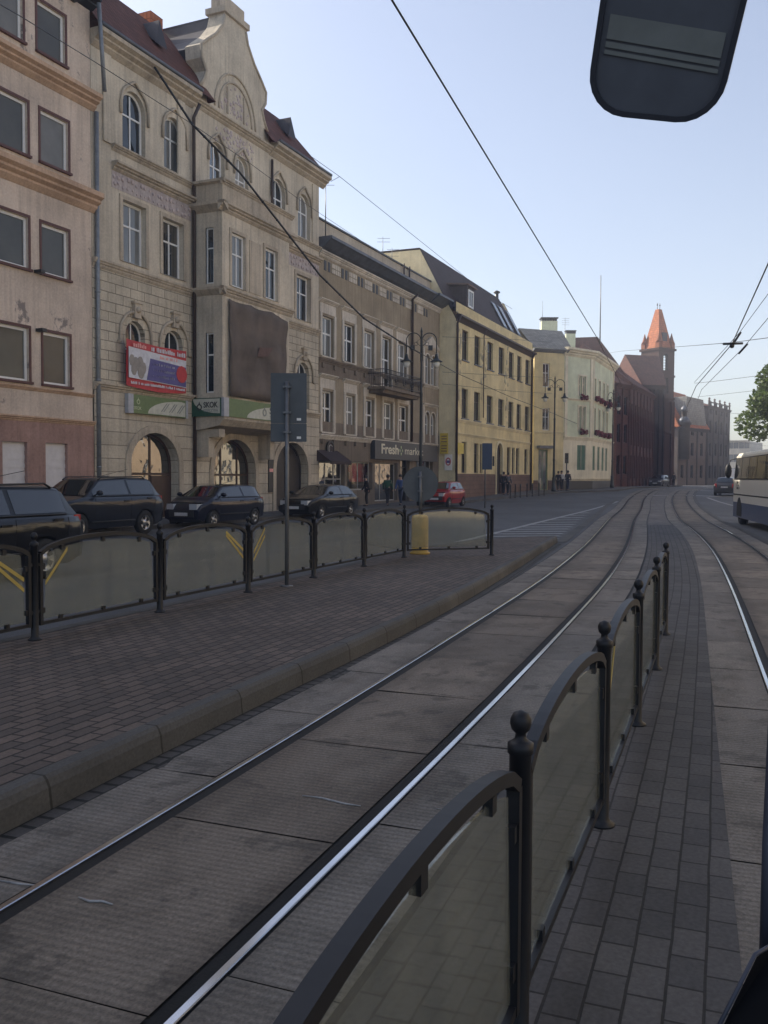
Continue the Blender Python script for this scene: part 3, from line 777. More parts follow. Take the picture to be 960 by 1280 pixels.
T = [(*r, (r[1] - r[0]) * .5) for r in top + topc + topr]
mb = MB(); mb.wall(0, Xe, 9.1, 16.6, 0, T + mid + midr, .25); B.part('wall', mb, 'stone render')
lo = [(*r, (r[1] - r[0]) * .5) for r in low + lowr]
mb = MB(); mb.wall(0, Xe, 4.85, 9.1, 0, lo, .28); B.part('rusticated_wall', mb, 'stone render blocks')
mb = MB(); mb.wall(0, Xe, 0, 4.85, -.05, gw, .4); B.part('ground_floor_wall', mb, 'stone ground blocks')
shell(B, 0, Xe, 0, 16.6, 0, D, 'stone render', 'side_wall')
def lozenge_hood(f, xa, xb, za, zb):       # the wavy moulding over the top floor windows
    cx = (xa + xb) / 2; w = (xb - xa) / 2 + .12; mb = MB(); P = []
    for k in range(17):
        t = -1 + 2 * k / 16; P.append((cx + t * w, -.06, zb - w + .18 + w * math.sqrt(max(0, 1 - t * t)) + (.16 * math.exp(-(t * 4) ** 2))))
    mb.tube([(cx - w, -.06, zb - w - .25)] + P + [(cx + w, -.06, zb - w - .25)], .055, 6); mb.build('hood_moulding', 'stone trim', f)
PN = ['pane', 'pane curtain', 'pane shop', 'pane blind']
for i, r in enumerate(T): window(B.root, *r[:4], 0, r[4], .25, pane=PN[i % 4], fw=.09, bw=.065, hood=lozenge_hood, trans=(.6,))
for i, r in enumerate(mid + midr): window(B.root, *r, 0, 0, .25, pane=PN[(i + 1) % 3], fw=.09, bw=.065, sur=1, surw=.16, surmat='stone trim', surd=.05, trans=(.62,))
def arch_hood(f, xa, xb, za, zb):
    cx = (xa + xb) / 2; w = (xb - xa) / 2; mb = MB(); R = w + .32; zc = zb - w
    P = [(cx - R - .12, -.05, zc - .32), (cx - R, -.05, zc - .3)] + [(cx - R * math.cos(math.pi * k / 14), -.05, zc + R * math.sin(math.pi * k / 14)) for k in range(15)] + [(cx + R, -.05, zc - .3), (cx + R + .12, -.05, zc - .32)]
    mb.tube(P, .06, 6); mb.box(cx - .17, cx + .17, -.14, -.002, zb + .1, zb + .62); mb.box(cx - .24, cx + .24, -.18, -.002, zb + .622, zb + .70); mb.ball((cx, -.15, zb + .4), .12); mb.build('hood_moulding', 'stone trim', f)
for i, r in enumerate(lo): window(B.root, *r[:4], 0, r[4], .28, pane='pane', fw=.07, hood=arch_hood, trans=(.55,))
for k, r in enumerate(gw[:2]):
    xm = r[0] + (r[1] - r[0]) * (.55 if k == 0 else .36)
    mull = (.16, .55) if k == 0 else (.33, .72)
    f = window(B.root, *r[:4], -.05, r[4], .4, frame='wood brown', pane='pane shop', mull=mull, trans=(.52,), fw=.11, bw=.09, name='shop_window')
    if k == 0: MB().box(r[0] + (r[1] - r[0]) * .56, r[1] - .12, .25, .31, r[2], r[2] + (r[3] - r[2]) * .5).build('door_leaf', 'wood brown', f)
# entrance gate with panelled leaves
r = gw[2]; mb = MB(); mb.ring(outline(*r), inset(*r, .12), .30, .36); mb.box((r[0] + r[1]) / 2 - .04, (r[0] + r[1]) / 2 + .04, .29, .37, r[2], r[3] - .12)
for a in (r[0] + .2, (r[0] + r[1]) / 2 + .1):
    ww = (r[1] - r[0]) / 2 - .32
    for z0, z1 in ((.4, 1.1), (1.25, 2.2), (2.3, 2.75)): mb.box(a, a + ww, .30, .335, z0, z1)
g = B.part('entrance_door', mb, 'dark door'); p = MB(); p.poly([(q[0], .345, q[1]) for q in inset(*r, .08)]); p.build('door_leaf', 'dark door', g)
for r in gw:
    cx, w_, zc = (r[0] + r[1]) / 2, (r[1] - r[0]) / 2, r[3] - r[4]; mb = MB()
    oo = outline(r[0] - .28, r[1] + .28, .14, r[3] + .28, r[4] + .28); mb.ring(oo, outline(r[0] - .004, r[1] + .004, .14, r[3] + .004, r[4] + .004), -.12, -.045); B.part('arch_surround', mb, 'stone trim')
# mouldings
OX0, OX1, OY = -18.9 + 24.6, -13.7 + 24.6, -1.4
B.part('string_course', MB().run_x(corn(.16, .3, 9.2), 0, OX0), 'stone trim'); B.part('string_course', MB().run_x(corn(.16, .3, 9.2), OX1, Xe), 'stone trim')
B.part('string_course', MB().run_x(corn(.2, .28, 4.97), 0, OX0), 'stone trim'); B.part('string_course', MB().run_x(corn(.2, .28, 4.97), OX1, Xe), 'stone trim')
for a, b in ((1.0, OX0 - .1), (OX1 + .1, Xe)):
    B.part('sill_course', MB().run_x(corn(.18, .22, zt0 - .02), a, b), 'stone trim'); B.part('cornice', MB().run_x(corn(.28, .3, 12.75), a, b), 'stone trim')
    MBf = MB()
    MBf.box(a, b, -.012, .01, zm1 + .28, 12.44); fz = B.part('stucco_frieze', MBf, 'stucco frieze')
    rl = MB()
    for k in range(int((b - a) / .24)):
        x = a + .12 + k * .24
        for j in range(3): rl.ball((x + random.uniform(-.05, .05), -.02, zm1 + .42 + j * .28 + random.uniform(-.06, .06)), random.uniform(.05, .10), 6, 4, (1, .5, 1))
    rl.build('floral_relief', 'stucco relief', fz)
    for r in mid:
        pass
for x in (OX0 - .9, OX1 + .4): 
    pass
gx = [B.px(240, 116)[0], B.px(338, 173)[0]]
B.part('eaves', MB().run_x(corn(.5, .55, 16.85), 0, gx[0]), 'stone trim'); B.part('eaves', MB().run_x(corn(.5, .55, 16.95), gx[1] - .1, Xe + .45), 'stone trim')
for x0, x1 in ((.55, .95), (OX0 - 1.0, OX0 - .55), (Xe - .75, Xe - .15)):
    B.part('pilaster', MB().box(x0, x1, -.07, .0, 13.3, 16.3), 'stone render')
# oriel
zo1 = B.px(278, 226, OY)[1]; zoc = B.px(278, 254, OY)[1]
of = [(*B.rect(289, 302.7, 294, 358, OY, .12)[:2], B.px(296, 360, OY)[1], B.px(296, 293, OY)[1]), (*B.rect(331, 343, 312, 373, OY, .12)[:2], B.px(296, 360, OY)[1], B.px(296, 293, OY)[1])]
mb = MB(); lowf = [(of[0][0], of[0][1], 5.4, 7.9), (of[1][0], of[1][1], 5.4, 7.9)]
mb.wall(OX0, OX1, 4.2, zoc, OY, of + lowf, .15)
ywa, ywb = -.62, -1.0; sz = [(B.px(263, 355, -.8)[1], B.px(263, 285, -.8)[1]), (B.px(263, 491, -.8)[1], B.px(263, 416, -.8)[1])]
# side wall facing the camera, with two narrow slit windows
yb_ = [OY, ywb, ywa, 0]; zb_ = [4.2, sz[1][0], sz[1][1], sz[0][0], sz[0][1], zoc]
for xx in (OX0, OX1):
    for i in range(3):
        for j in range(5):
            if i == 1 and j in (1, 3) and xx == OX0: continue
            mb.quad((xx, yb_[i], zb_[j]), (xx, yb_[i + 1], zb_[j]), (xx, yb_[i + 1], zb_[j + 1]), (xx, yb_[i], zb_[j + 1]))
mb.quad((OX0, OY, 4.2), (OX1, OY, 4.2), (OX1, 0, 4.2), (OX0, 0, 4.2)); mb.quad((OX0, OY, zoc), (OX1, OY, zoc), (OX1, 0, zoc), (OX0, 0, zoc))
ori = B.part('oriel', mb, 'stone render')
MB().box(OX0 - .06, OX1 + .06, OY - .06, -.003, zoc + .02, zo1).build('balcony_parapet', 'stone trim', ori)
c = MB(); c.run_x(corn(.16, .2, zo1 + .06, OY - .05), OX0 - .2, OX1 + .2); c.run_y([(OX0 - .2, zo1 + .06), (OX0 - .04, zo1 + .06), (OX0 - .04, zo1 - .1), (OX0 - .2, zo1 - .04)], OY - .2, -.003)
c.run_x(corn(.28, .35, zoc + .05, OY), OX0 - .28, OX1 + .28); c.run_y([(OX0 - .28, zoc + .05), (OX0 + .01, zoc + .05), (OX0 + .01, zoc - .3), (OX0 - .28, zoc - .06)], OY - .28, -.003)
c.run_x(corn(.2, .32, 9.2, OY), OX0 - .2, OX1 + .2); c.run_y([(OX0 - .2, 9.2), (OX0 + .01, 9.2), (OX0 + .01, 8.88), (OX0 - .2, 9.1)], OY - .2, -.003); c.build('oriel_moulding', 'stone trim', ori)
c = MB(); c.run_x([(OY - .12, 4.2), (OY - .12, 4.0), (OY + .1, 3.75), (OY + .25, 3.72), (-.06, 3.55), (-.06, 4.2)], OX0 - .1, OX1 + .1)
for xx in (OX0 + .05, OX1 - .45): c.prism_z([(xx, -1.2), (xx + .4, -1.2), (xx + .4, -.06), (xx, -.06)], 3.3, 3.62); c.prism_z([(xx, -.7), (xx + .4, -.7), (xx + .4, -.06), (xx, -.06)], 2.5, 3.3)
c.build('corbel', 'stone trim', ori)
for i, r in enumerate(of): window(B.root, *r, OY, 0, .15, pane=['pane curtain', 'pane'][i], trans=(.62,), fw=.09, bw=.065, sur=1, surw=.14, surmat='stone trim')
mb = MB(); m_ = (of[0][1] + of[1][0]) / 2; mb.box(m_ - .45, m_ + .45, OY - .03, OY + .01, of[0][2], of[0][3]); B.part('blind_panel', mb, 'stone trim')
for r in lowf: window(B.root, *r, OY, 0, .15, pane='pane dark', trans=(.62,))
for z0, z1 in sz:
    f = MB(); f.box(OX0 + .06, OX0 + .12, ywb, ywb + .06, z0, z1); f.box(OX0 + .06, OX0 + .12, ywa - .06, ywa, z0, z1); f.box(OX0 + .06, OX0 + .12, ywb + .06, ywa - .06, z0, z0 + .06); f.box(OX0 + .06, OX0 + .12, ywb + .06, ywa - .06, z1 - .06, z1); f.box(OX0 + .06, OX0 + .12, ywb + .06, ywa - .06, z0 + (z1 - z0) * .62, z0 + (z1 - z0) * .62 + .06)
    f = f.build('window', 'white upvc', B.root); p = MB(); p.quad((OX0 + .09, ywa, z0), (OX0 + .09, ywb, z0), (OX0 + .09, ywb, z1), (OX0 + .09, ywa, z1)); p.build('pane', 'pane', f)
# curved gable with its bulging flanks
half = []
for x, y in [(339, 172), (334, 165), (330, 152), (327, 138), (331.6, 130), (332.3, 116.5), (327, 103), (317.5, 81), (309.5, 57), (307, 41)]:
    half.append(B.px(x, y))
cap = B.px(312, 38); zc_ = cap[1]; ztop = B.px(293, 19)[1]
cxg = (B.px(282, 30)[0] + B.px(305, 40)[0]) / 2
half = [(x - cxg, z) for x, z in half]; half[0] = (half[0][0], 16.6)
prof = [(cxg - x, z) for x, z in half][::-1]
right = [(cxg + x, z) for x, z in half]
tw = half[-1][0]
pts = right + [(cxg + tw, ztop - .25), (cxg - tw, ztop - .25)] + prof
mb = MB(); mb.prism_y(pts, -.02, .75); gab = B.part('gable', mb, 'stone render')
MB().box(cxg - tw - .12, cxg + tw + .12, -.14, .85, ztop - .246, ztop).box(cxg - tw + .1, cxg + tw - .1, 0, .7, ztop + .004, ztop + .5).build('gable_cap', 'stone trim', gab)
c = MB()
for sgn in (-1, 1): c.tube([(cxg + sgn * (x - .03), -.03, z) for x, z in half[1:]], .07, 6)
c.run_x(corn(.25, .3, 16.75), gx[0] - .3, gx[1] + .1); 
for k, R in ((0, 1.55), (1, 1.25)):
    zc = 17.0; c.tube([(cxg - R * math.cos(math.pi * i / 18), -.04, zc + R * 1.15 * math.sin(math.pi * i / 18)) for i in range(19)], .05, 6)
for xx in (-.62, .62): c.box(cxg + xx - .05, cxg + xx + .05, -.07, -.021, 17.0, 18.1)
c.build('gable_moulding', 'stone trim', gab)
rl = MB()
for k in range(46):
    a = random.uniform(0, math.pi); R = random.uniform(.1, 1.1); rl.ball((cxg + R * math.cos(a), -.02, 17.05 + R * 1.1 * math.sin(a)), random.uniform(.04, .1), 6, 4, (1, .4, 1))
for k in range(70): rl.ball((cxg + random.uniform(-1.5, 1.5), -.0, random.uniform(15.6, 16.35)), random.uniform(.04, .1), 6, 4, (1, .4, 1))
rl.build('floral_relief', 'stucco relief', gab)
mb = MB(); q = [(cxg + (x - cxg) * .98, z - .05) for x, z in pts]; mb.prism_y(q, .76, 3.2); B.part('gable_roof', mb, 'copper dark')
# main roof either side of the gable
yr = 1.7; zr = B.px(186, 27, yr)[1]; zr2 = B.px(347, 147, yr)[1]; zr1_ = zr
def mansard(x0, x1, hip):
    mb = MB(); h = .9 if hip else 0; zr = zr2 if hip else zr1_
    mb.add([(x0, -.45, 16.86), (x1 + .4, -.45, 16.86), (x1 - h, yr, zr), (x0, yr, zr), (x0, D, zr - .8), (x1 - h, D, zr - .8), (x1 + .4, D, 16.86)], [(0, 1, 2, 3), (3, 2, 5, 4), (1, 6, 5, 2)])
    for k in range(int((x1 - x0) / .7)): pass
    return B.part('roof', mb, 'red tiles', uvfn=roof_uv)
mansard(0, gx[0] + .6, False); mansard(gx[1] - .6, Xe, True)
def rooflight(x, z, w_=.35):
    t = (z - 16.86) / (zr - 16.86); y = -.45 + t * (yr + .45)
    mb = MB(); mb.add([(x - w_, y - .15, z), (x + w_, y - .15, z), (x, y - .05, z + 1.0), (x, y + 1.1, z + 1.0)], [(0, 1, 2), (0, 2, 3), (1, 3, 2)]); B.part('roof_vent', mb, 'copper dark')
rooflight(B.px(186, 60, 1)[0], 18.2); rooflight(B.px(352, 170, 1)[0], 18.2)
B.part('chimney', MB().box(B.px(196, 30, 3)[0] - .4, B.px(196, 30, 3)[0] + .4, 3.0, 3.8, zr - .9, B.px(196, 28, 3.4)[1]), 'orange tiles', uvfn=roof_uv)
x = B.px(239.5, 400)[0]
B.part('downpipe', MB().tube([(x, -.14, .15), (x, -.14, 15.9), (x + .02, -.42, 16.4)], .07), 'downpipe brown')
x = B.px(337.5, 225)[0]; B.part('downpipe', MB().tube([(x, -.12, zo1 + .05), (x, -.12, 16.2)], .06), 'downpipe brown')
B.part('gutter', MB().tube([(0, -.5, 16.93), (gx[0], -.5, 16.93)], .07), 'zinc'); B.part('gutter', MB().tube([(gx[1], -.5, 17.02), (Xe + .4, -.5, 17.02)], .07), 'zinc')

# ---- things hanging on house 2
def hung(name, label, cat, u, y, z, fr=S, group=None): p = fr.w(u, y, z); return thing(name, label, cat, p, fr.rotz(), group)
plain('banner red', (.50, .045, .05), .6); plain('banner white', (.62, .62, .66), .6); plain('banner blue', (.10, .09, .26), .6); plain('print grey', (.30, .27, .24), .7)
plain('sign green', (.13, .19, .07), .5); plain('sign dark green', (.02, .085, .05), .5); plain('sign pale', (.52, .52, .44), .5); plain('sign grey', (.40, .41, .44), .5); plain('letter dark', (.05, .055, .05), .5); plain('letter grey', (.22, .24, .22), .5); plain('letter cream', (.70, .65, .50), .5)
plain('letter lime', (.45, .50, .30), .5); plain('banner pink', (.75, .35, .32), .6)
a = S.at(157.7, 423, -.3); b = S.at(232.5, 436.5, -.3); c_ = S.at(157.7, 481, -.3); Wb, Hb = b[0] - a[0], a[1] - c_[1]
r = hung('vinyl_banner', 'red, white and blue printed vinyl banner stretched over two arched windows', 'banner', a[0], -.3, c_[1])
def wavy(mb, pts, y0, th=.012, n=10):
    pass
mb = MB(); nx_ = 14
V = [(Wb * i / nx_, .03 * math.sin(i * 1.1) - .02 * (j % 2), Hb * (0 if j == 0 else 1) - (.10 * math.sin(math.pi * i / nx_) if j == 0 else .05 * math.sin(math.pi * i / nx_))) for j in range(2) for i in range(nx_ + 1)]
mb.add(V + [(v[0], v[1] + .01, v[2]) for v in V], [(i, i + 1, i + 2 + nx_, i + 1 + nx_) for i in range(nx_)] + [(i + 2 * nx_ + 2, i + 3 * nx_ + 3, i + 3 * nx_ + 4, i + 2 * nx_ + 3) for i in range(nx_)]); mb.build('sheet', 'banner red', r)
def flat(mb, pts, y, th=.012): mb.prism_y(pts, y - th, y); return mb
fl_ = lambda P: [(Wb * x, Hb * z) for x, z in P]
flat(MB(), fl_([(.02, .17), (.98, .12), (.98, .76), (.5, .80), (.02, .84)]), -.045).build('white_field', 'banner white', r)
flat(MB(), fl_([(.30, .17), (.97, .14), (.97, .60), (.36, .66)]), -.06).build('blue_field', 'banner blue', r)
flat(MB(), fl_([(.89 + .095 * math.cos(t * .524), .42 + .20 * math.sin(t * .524)) for t in range(12)]), -.075).build('red_disc', 'banner red', r)
mb = MB()
for k, (x, z, q) in enumerate([(.07, .55, .05), (.13, .48, .06), (.20, .52, .055), (.25, .42, .05), (.10, .36, .05), (.21, .33, .06)]): mb.ball((Wb * x, -.055, Hb * z), Wb * q, 8, 5, (1, .06, 1.3))
mb.build('printed_picture', 'print grey', r)
mb = MB(); rng = random.Random(3)
def scribble(mb, x0, x1, z, h, y):          # lettering too small to read in the photograph: strokes of type
    x = x0
    while x < x1:
        w_ = rng.uniform(.25, .6) * h; mb.box(Wb * x, Wb * x + w_, y - .004, y, Hb * z, Hb * z + h * rng.uniform(.6, 1)); x += (w_ + .18 * h) / Wb * (1.0 if rng.random() > .18 else 2.0)
scribble(mb, .38, .95, .83, .17, -.052); 
for z in (.52, .39, .26): scribble(mb, .40, .76, z, .10, -.068); mb.box(Wb * .35, Wb * .375, -.07, -.064, Hb * z, Hb * z + .1)
scribble(mb, .05, .95, .04, .10, -.06)
scribble(mb, .84, .95, .50, .08, -.08); scribble(mb, .83, .95, .40, .08, -.08)
mb.build('lettering', 'banner white', r)
mb = MB(); scribble(mb, .52, .82, .69, .12, -.062); scribble(mb, .09, .30, .85, .16, -.055); mb.build('lettering', 'banner pink', r)
# green shop sign below the banner
a = S.at(161, 492, -.2); b = S.at(233.6, 499, -.2); c_ = S.at(161, 515.5, -.2); Wb, Hb = b[0] - a[0], a[1] - c_[1]
def curve_sign(label, u, y, z, W, H, flip, rot=0.0, swap=None):
    p = S.w(u, y, z); r = thing('shop_sign', label, 'sign', p, S.rotz() + rot); MB().box(0, W, -.02, .12, 0, H).build('sign_box', 'sign green' if not swap else swap, r)
    n = 14
    if not flip: P = [(W * .96, H * .05), (W * .96, H * .85)] + [(W * (.96 - .66 * math.sin(t / n * math.pi / 2)), H * (.05 + .85 * math.cos(t / n * math.pi / 2))) for t in range(1, n + 1)]
    else: P = [(W * .96, H * .95), (W * .08, H * .95)] + [(W * (.96 - .88 * math.cos(t / n * math.pi / 2)), H * (.95 - .80 * math.sin(t / n * math.pi / 2))) for t in range(1, n + 1)]
    MB().prism_y(P, -.028, -.018).build('sign_field', 'sign pale', r)
    return r
def emblem(r, x, z, s, m='letter grey'):     # ring with a leaf tip
    mb = MB(); mb.ring([(x + s * math.cos(t * .393), z + s * math.sin(t * .393)) for t in range(16)], [(x + s * .6 * math.cos(t * .393), z + s * .6 * math.sin(t * .393)) for t in range(16)], -.038, -.026)
    mb.prism_y([(x - s * .3, z + s * .95), (x + s * .3, z + s * .95), (x, z + s * 1.7)], -.038, -.026); mb.build('emblem', m, r)
r = curve_sign('green and cream shop sign with slanted streaks above the left arched doorway', a[0], -.2, c_[1], Wb, Hb, False)
emblem(r, Wb * .14, Hb * .62, Hb * .14, 'letter lime'); text('SKOK', Hb * .24, 'letter lime', r, (Wb * .07, -.026, Hb * .2), bold=.004)
mb = MB()
for x in (.52, .66, .80):
    for d in (0, .04): mb.prism_y([(Wb * (x + d), Hb * .22), (Wb * (x + d) + .05, Hb * .22), (Wb * (x + d + .1) + .05, Hb * .72), (Wb * (x + d + .1), Hb * .72)], -.036, -.026)
mb.build('emblem', 'letter grey', r)
MB().box(-.06, .22, -.03, .13, -.01, Hb + .01).build('sign_end', 'sign grey', r); MB().box(Wb - .1, Wb + .04, -.03, .13, -.01, Hb + .01).build('sign_end', 'sign grey', r)
# sign wrapping the foot of the oriel: short side and long front
uo0, uo1 = OX0 - 24.6, OX1 - 24.6
zS0, zS1 = S.at(285, 520.5, OY - .15)[1], S.at(285, 497.5, OY - .15)[1]
r = curve_sign('short green shop sign on the side of the oriel facing the tram stop', uo0 - .15, 0.0, zS0, 1.45, zS1 - zS0, True, -math.pi / 2, 'sign dark green')
h_ = zS1 - zS0; emblem(r, .42, h_ * .5, h_ * .18, 'letter dark'); text('SKOK', h_ * .42, 'letter dark', r, (.62, -.03, h_ * .48), width=.68, bold=.008); text('STEFCZYKA', h_ * .2, 'letter grey', r, (.62, -.03, h_ * .25), width=.68)
r = curve_sign('long green and cream shop sign across the front foot of the oriel', uo0 - .15, OY - .15, zS0, uo1 - uo0 + .3, h_, False)
MB().box(-.004, .34, -.03, .13, -.01, h_ + .01).build('sign_end', 'sign grey', r)
emblem(r, 3.0, h_ * .45, h_ * .22); text('SKOK', h_ * .52, 'letter dark', r, (3.4, -.03, h_ * .42), width=1.5, bold=.01); text('STEFCZYKA', h_ * .22, 'letter grey', r, (3.4, -.03, h_ * .16), width=1.5)
# dark mesh banner over the oriel front
plain('brown mesh', (.125, .098, .078), .85, var=.4, scale=.9); plain('mesh print dark', (.070, .052, .044), .85, var=.2); plain('mesh print red', (.125, .075, .06), .85, var=.2)
a = S.at(287, 373, OY - .1); b = S.at(359, 400, OY - .1); z0_ = S.at(288, 495, OY - .1)[1]
r = hung('mesh_banner', 'faded brown mesh banner sagging over the oriel front', 'banner', a[0], OY - .1, z0_); Wm, Hm = b[0] - a[0], a[1] - z0_
mb = MB(); nx_, nz_ = 20, 12; rng = random.Random(5)
V = [(Wm * i / nx_, -.05 * math.sin(i * .8 + j * .3) - .03 * math.sin(j * 1.3), Hm * j / nz_ - (.06 * abs(math.sin(i * .45)) if j == nz_ else 0) - (.18 * max(0, (i - 17) / 3) if j >= nz_ - 1 else 0)) for j in range(nz_ + 1) for i in range(nx_ + 1)]
mb.add(V, [(j * (nx_ + 1) + i, j * (nx_ + 1) + i + 1, (j + 1) * (nx_ + 1) + i + 1, (j + 1) * (nx_ + 1) + i) for j in range(nz_) for i in range(nx_)], True); o = mb.build('sheet', 'brown mesh', r)
md = o.modifiers.new('s', 'SOLIDIFY'); md.thickness = .01
mb = MB()
for x in (.25, .42, .62, .80): mb.box(Wm * x - .34, Wm * x + .34, -.09, -.082, Hm * .28, Hm * .66)
pass
mb = MB(); mb.prism_y([(Wm * .42, Hm * .46), (Wm * .62, Hm * .50), (Wm * .70, Hm * .60), (Wm * .46, Hm * .57)], -.092, -.088); mb.build('printed_shape', 'mesh print red', r)
# poster strip beside the gate
u_ = S.at(339, 560, -.06); r = hung('poster_strip', 'narrow strip of red, white and dark posters beside the arched gate', 'poster', u_[0] - .28, -.07, 1.0)
MB().box(0, .56, -.03, -.002, 0, 2.3).build('board', 'dark metal', r); MB().box(.04, .52, -.04, -.031, 1.75, 1.98).build('poster', 'banner red', r); MB().box(.04, .52, -.04, -.031, 2.0, 2.25).build('poster', 'banner white', r); MB().box(.04, .52, -.04, -.031, 1.55, 1.72).build('poster', 'banner white', r); MB().box(.06, .5, -.04, -.031, .95, 1.1).build('poster', 'banner pink', r)
# ================================================================== house 3: brown house with the grocery
B = Bld('brown_shop_house', 'brown two storey house with white windows over a grocery and shop windows', 'house', S, -8.3)
X3 = 9.27 + 8.3
W2 = [(402, 414, 395, 447), (429.5, 440, 405, 453), (454.5, 464.5, 413, 459), (477, 486, 422, 474), (496.7, 505.3, 431, 478)]
W1 = [(402, 413, 489, 541), (431.5, 440.5, 494, 543), (456, 464.5, 499.6, 545), (479, 488, 503, 546.5), (498, 507, 506, 549)]
zA = (B.rect(*W2[1])[2], B.rect(*W2[1])[3]); zB = (B.rect(*W1[1])[2], B.rect(*W1[1])[3])
r2 = [(*B.rect(*w_, 0, .14)[:2], zA[0] - (1.0 if i == 3 else 0), zA[1]) for i, w_ in enumerate(W2)]; r1 = [(*B.rect(*w_, 0, .14)[:2], *zB) for w_ in W1]
tw_ = []
for l, rr in ((531, 537.3), (538.3, 544.6)):
    q = B.rect(l, rr, 436, 478); tw_.append((q[0], q[1], zA[0], zA[1] - .1)); tw_.append((q[0], q[1], zB[0], zB[1] - .1))
twh = [(*q, (q[1] - q[0]) / 2) for q in tw_]
sh = [(B.px(396, 600)[0], B.px(431, 600)[0], .5, B.px(410, 577)[1]), (B.px(434, 600)[0], B.px(465.5, 600)[0], 1.0, B.px(410, 577)[1] + .05), (B.px(468.5, 600)[0], B.px(497, 600)[0], .3, B.px(410, 577)[1] + .05), (B.px(500, 600)[0], B.px(512, 600)[0], .14, 2.9), (B.px(520, 600)[0], B.px(541, 600)[0], .9, 2.9)]
mb = MB(); mb.wall(0, X3, 4.6, 13.3, 0, r1 + r2 + twh, .22); B.part('wall', mb, 'brown render')
mb = MB(); mb.wall(0, X3, 0, 4.6, 0, sh, .3); B.part('ground_floor_wall', mb, 'brown band')
shell(B, 0, X3, 0, 13.3, 0, 12, 'brown render', 'side_wall')
def pediment(f, xa, xb, za, zb):
    w_ = .22; mb = MB(); mb.box(xa - w_, xb + w_, -.03, .012, zb + .12, zb + .62); mb.run_x(corn(.2, .2, zb + .83), xa - w_ - .12, xb + w_ + .12)
    for a, c in ((xa - w_, xa - .004), (xb + .004, xb + w_)): mb.box(a, c, -.06, .012, za, zb + .12)
    mb.build('surround', 'pale trim', f)
for i, r in enumerate(r2 + r1): window(B.root, *r, 0, 0, .22, pane=PN[(i * 3 + 1) % 4], fw=.08, bw=.09, trans=(.58,), hood=pediment, sill='pale trim')
for i, r in enumerate(twh): window(B.root, *r[:4], 0, r[4], .22, pane='pane curtain', mull=(), trans=(.6,), fw=.09, sur=1, surw=.08, surmat='pale trim')
for za, zb in (zA, zB):
    xa, xb = twh[0][0] - .35, twh[2][1] + .35; mb = MB(); mb.run_x(corn(.16, .2, zb + .45), xa, xb); mb.run_x(corn(.16, .2, za - .05), xa, xb)
    if za == zA[0]: mb.prism_y([(xa - .05, zb + .46), (xb + .05, zb + .46), ((xa + xb) / 2, zb + 1.15)], -.14, -.01); mb.box(xa + .1, xb - .1, -.05, -.005, zb + 0.46, zb + .47)
    for x in (xa, xb - .2): mb.box(x, x + .2, -.07, -.004, za - .05, zb + .25)
    B.part('window_bay_trim', mb, 'pale trim')
xl4 = B.px(476, 470)[0]
for k, z in enumerate((zA[0] - .12, zB[0] - .12)):
    mb = MB().run_x(corn(.16, .26, z), 0, X3 - 3.2); B.part('sill_course', mb, 'pale trim' if k else 'brown band')
mb = MB()
for r in r1[:3] + r2[:3]: 
    for x in (r[0], r[1]): mb.box(x - .1, x + .1, -.14, -.005, r[2] - .62, r[2] - .38)
B.part('bracket', mb, 'brown band')
B.part('apron_band', MB().box(0, xl4, -.04, -.002, zA[0] - 1.0, zA[0] - .39), 'brown band')
cp_ = lambda d: [(.02, 13.9), (-d, 13.9), (-d, 13.76), (-d + .1, 13.70), (-d * .45, 13.42), (-.08, 13.28), (.02, 13.28)]
MBc = MB().run_x(cp_(.75), 0, X3 - 2.4).run_x(cp_(.9), X3 - 2.39, X3 + .35); B.part('cornice', MBc, 'zinc')
B.part('eaves_band', MB().run_x(corn(.2, .3, 13.29), 0, X3), 'pale trim')
mb = MB(); n = 7; fz = MB()
for k in range(n + 1):
    x = .9 + k * (X3 - 3.6) / n
    for d in (-.22, .22): fz.box(x + d - .12, x + d + .12, -.02, -.002, 12.35, 12.85)
    if k < n:
        w_ = (X3 - 3.6) / n
        for j in range(5): mb.box(x + .5 + j * (w_ - 1.0) / 5, x + .5 + (j + .8) * (w_ - 1.0) / 5, -.05, -.003, 12.35, 12.58); mb.box(x + .5 + j * (w_ - 1.0) / 5, x + .5 + (j + .8) * (w_ - 1.0) / 5, -.05, -.003, 12.62, 12.85)
f_ = B.part('frieze_panels', mb, 'pale trim'); fz.build('attic_vents', 'dark metal', f_)
zat = B.px(472, 315.5, .7)[1]
B.part('attic', MB().box(0, X3 - .05, .7, 8.0, 13.25, zat), 'attic render'); B.part('attic_coping', MB().box(-.02, X3, .62, 1.0, zat + .003, zat + .1), 'dark metal')
x = B.px(513.5, 420)[0]; B.part('downpipe', MB().tube([(x, -.12, 4.0), (x, -.12, 13.0), (x, -.5, 13.3)], .08), 'downpipe brown')
x = B.px(511, 345, .6)[0]; B.part('roof_pipe', MB().tube([(x, .55, 13.9), (x, .55, zat + .15)], .06).tube([(x - .9, .55, 13.9), (x - .9, .55, zat + .15)], .05), 'downpipe brown')
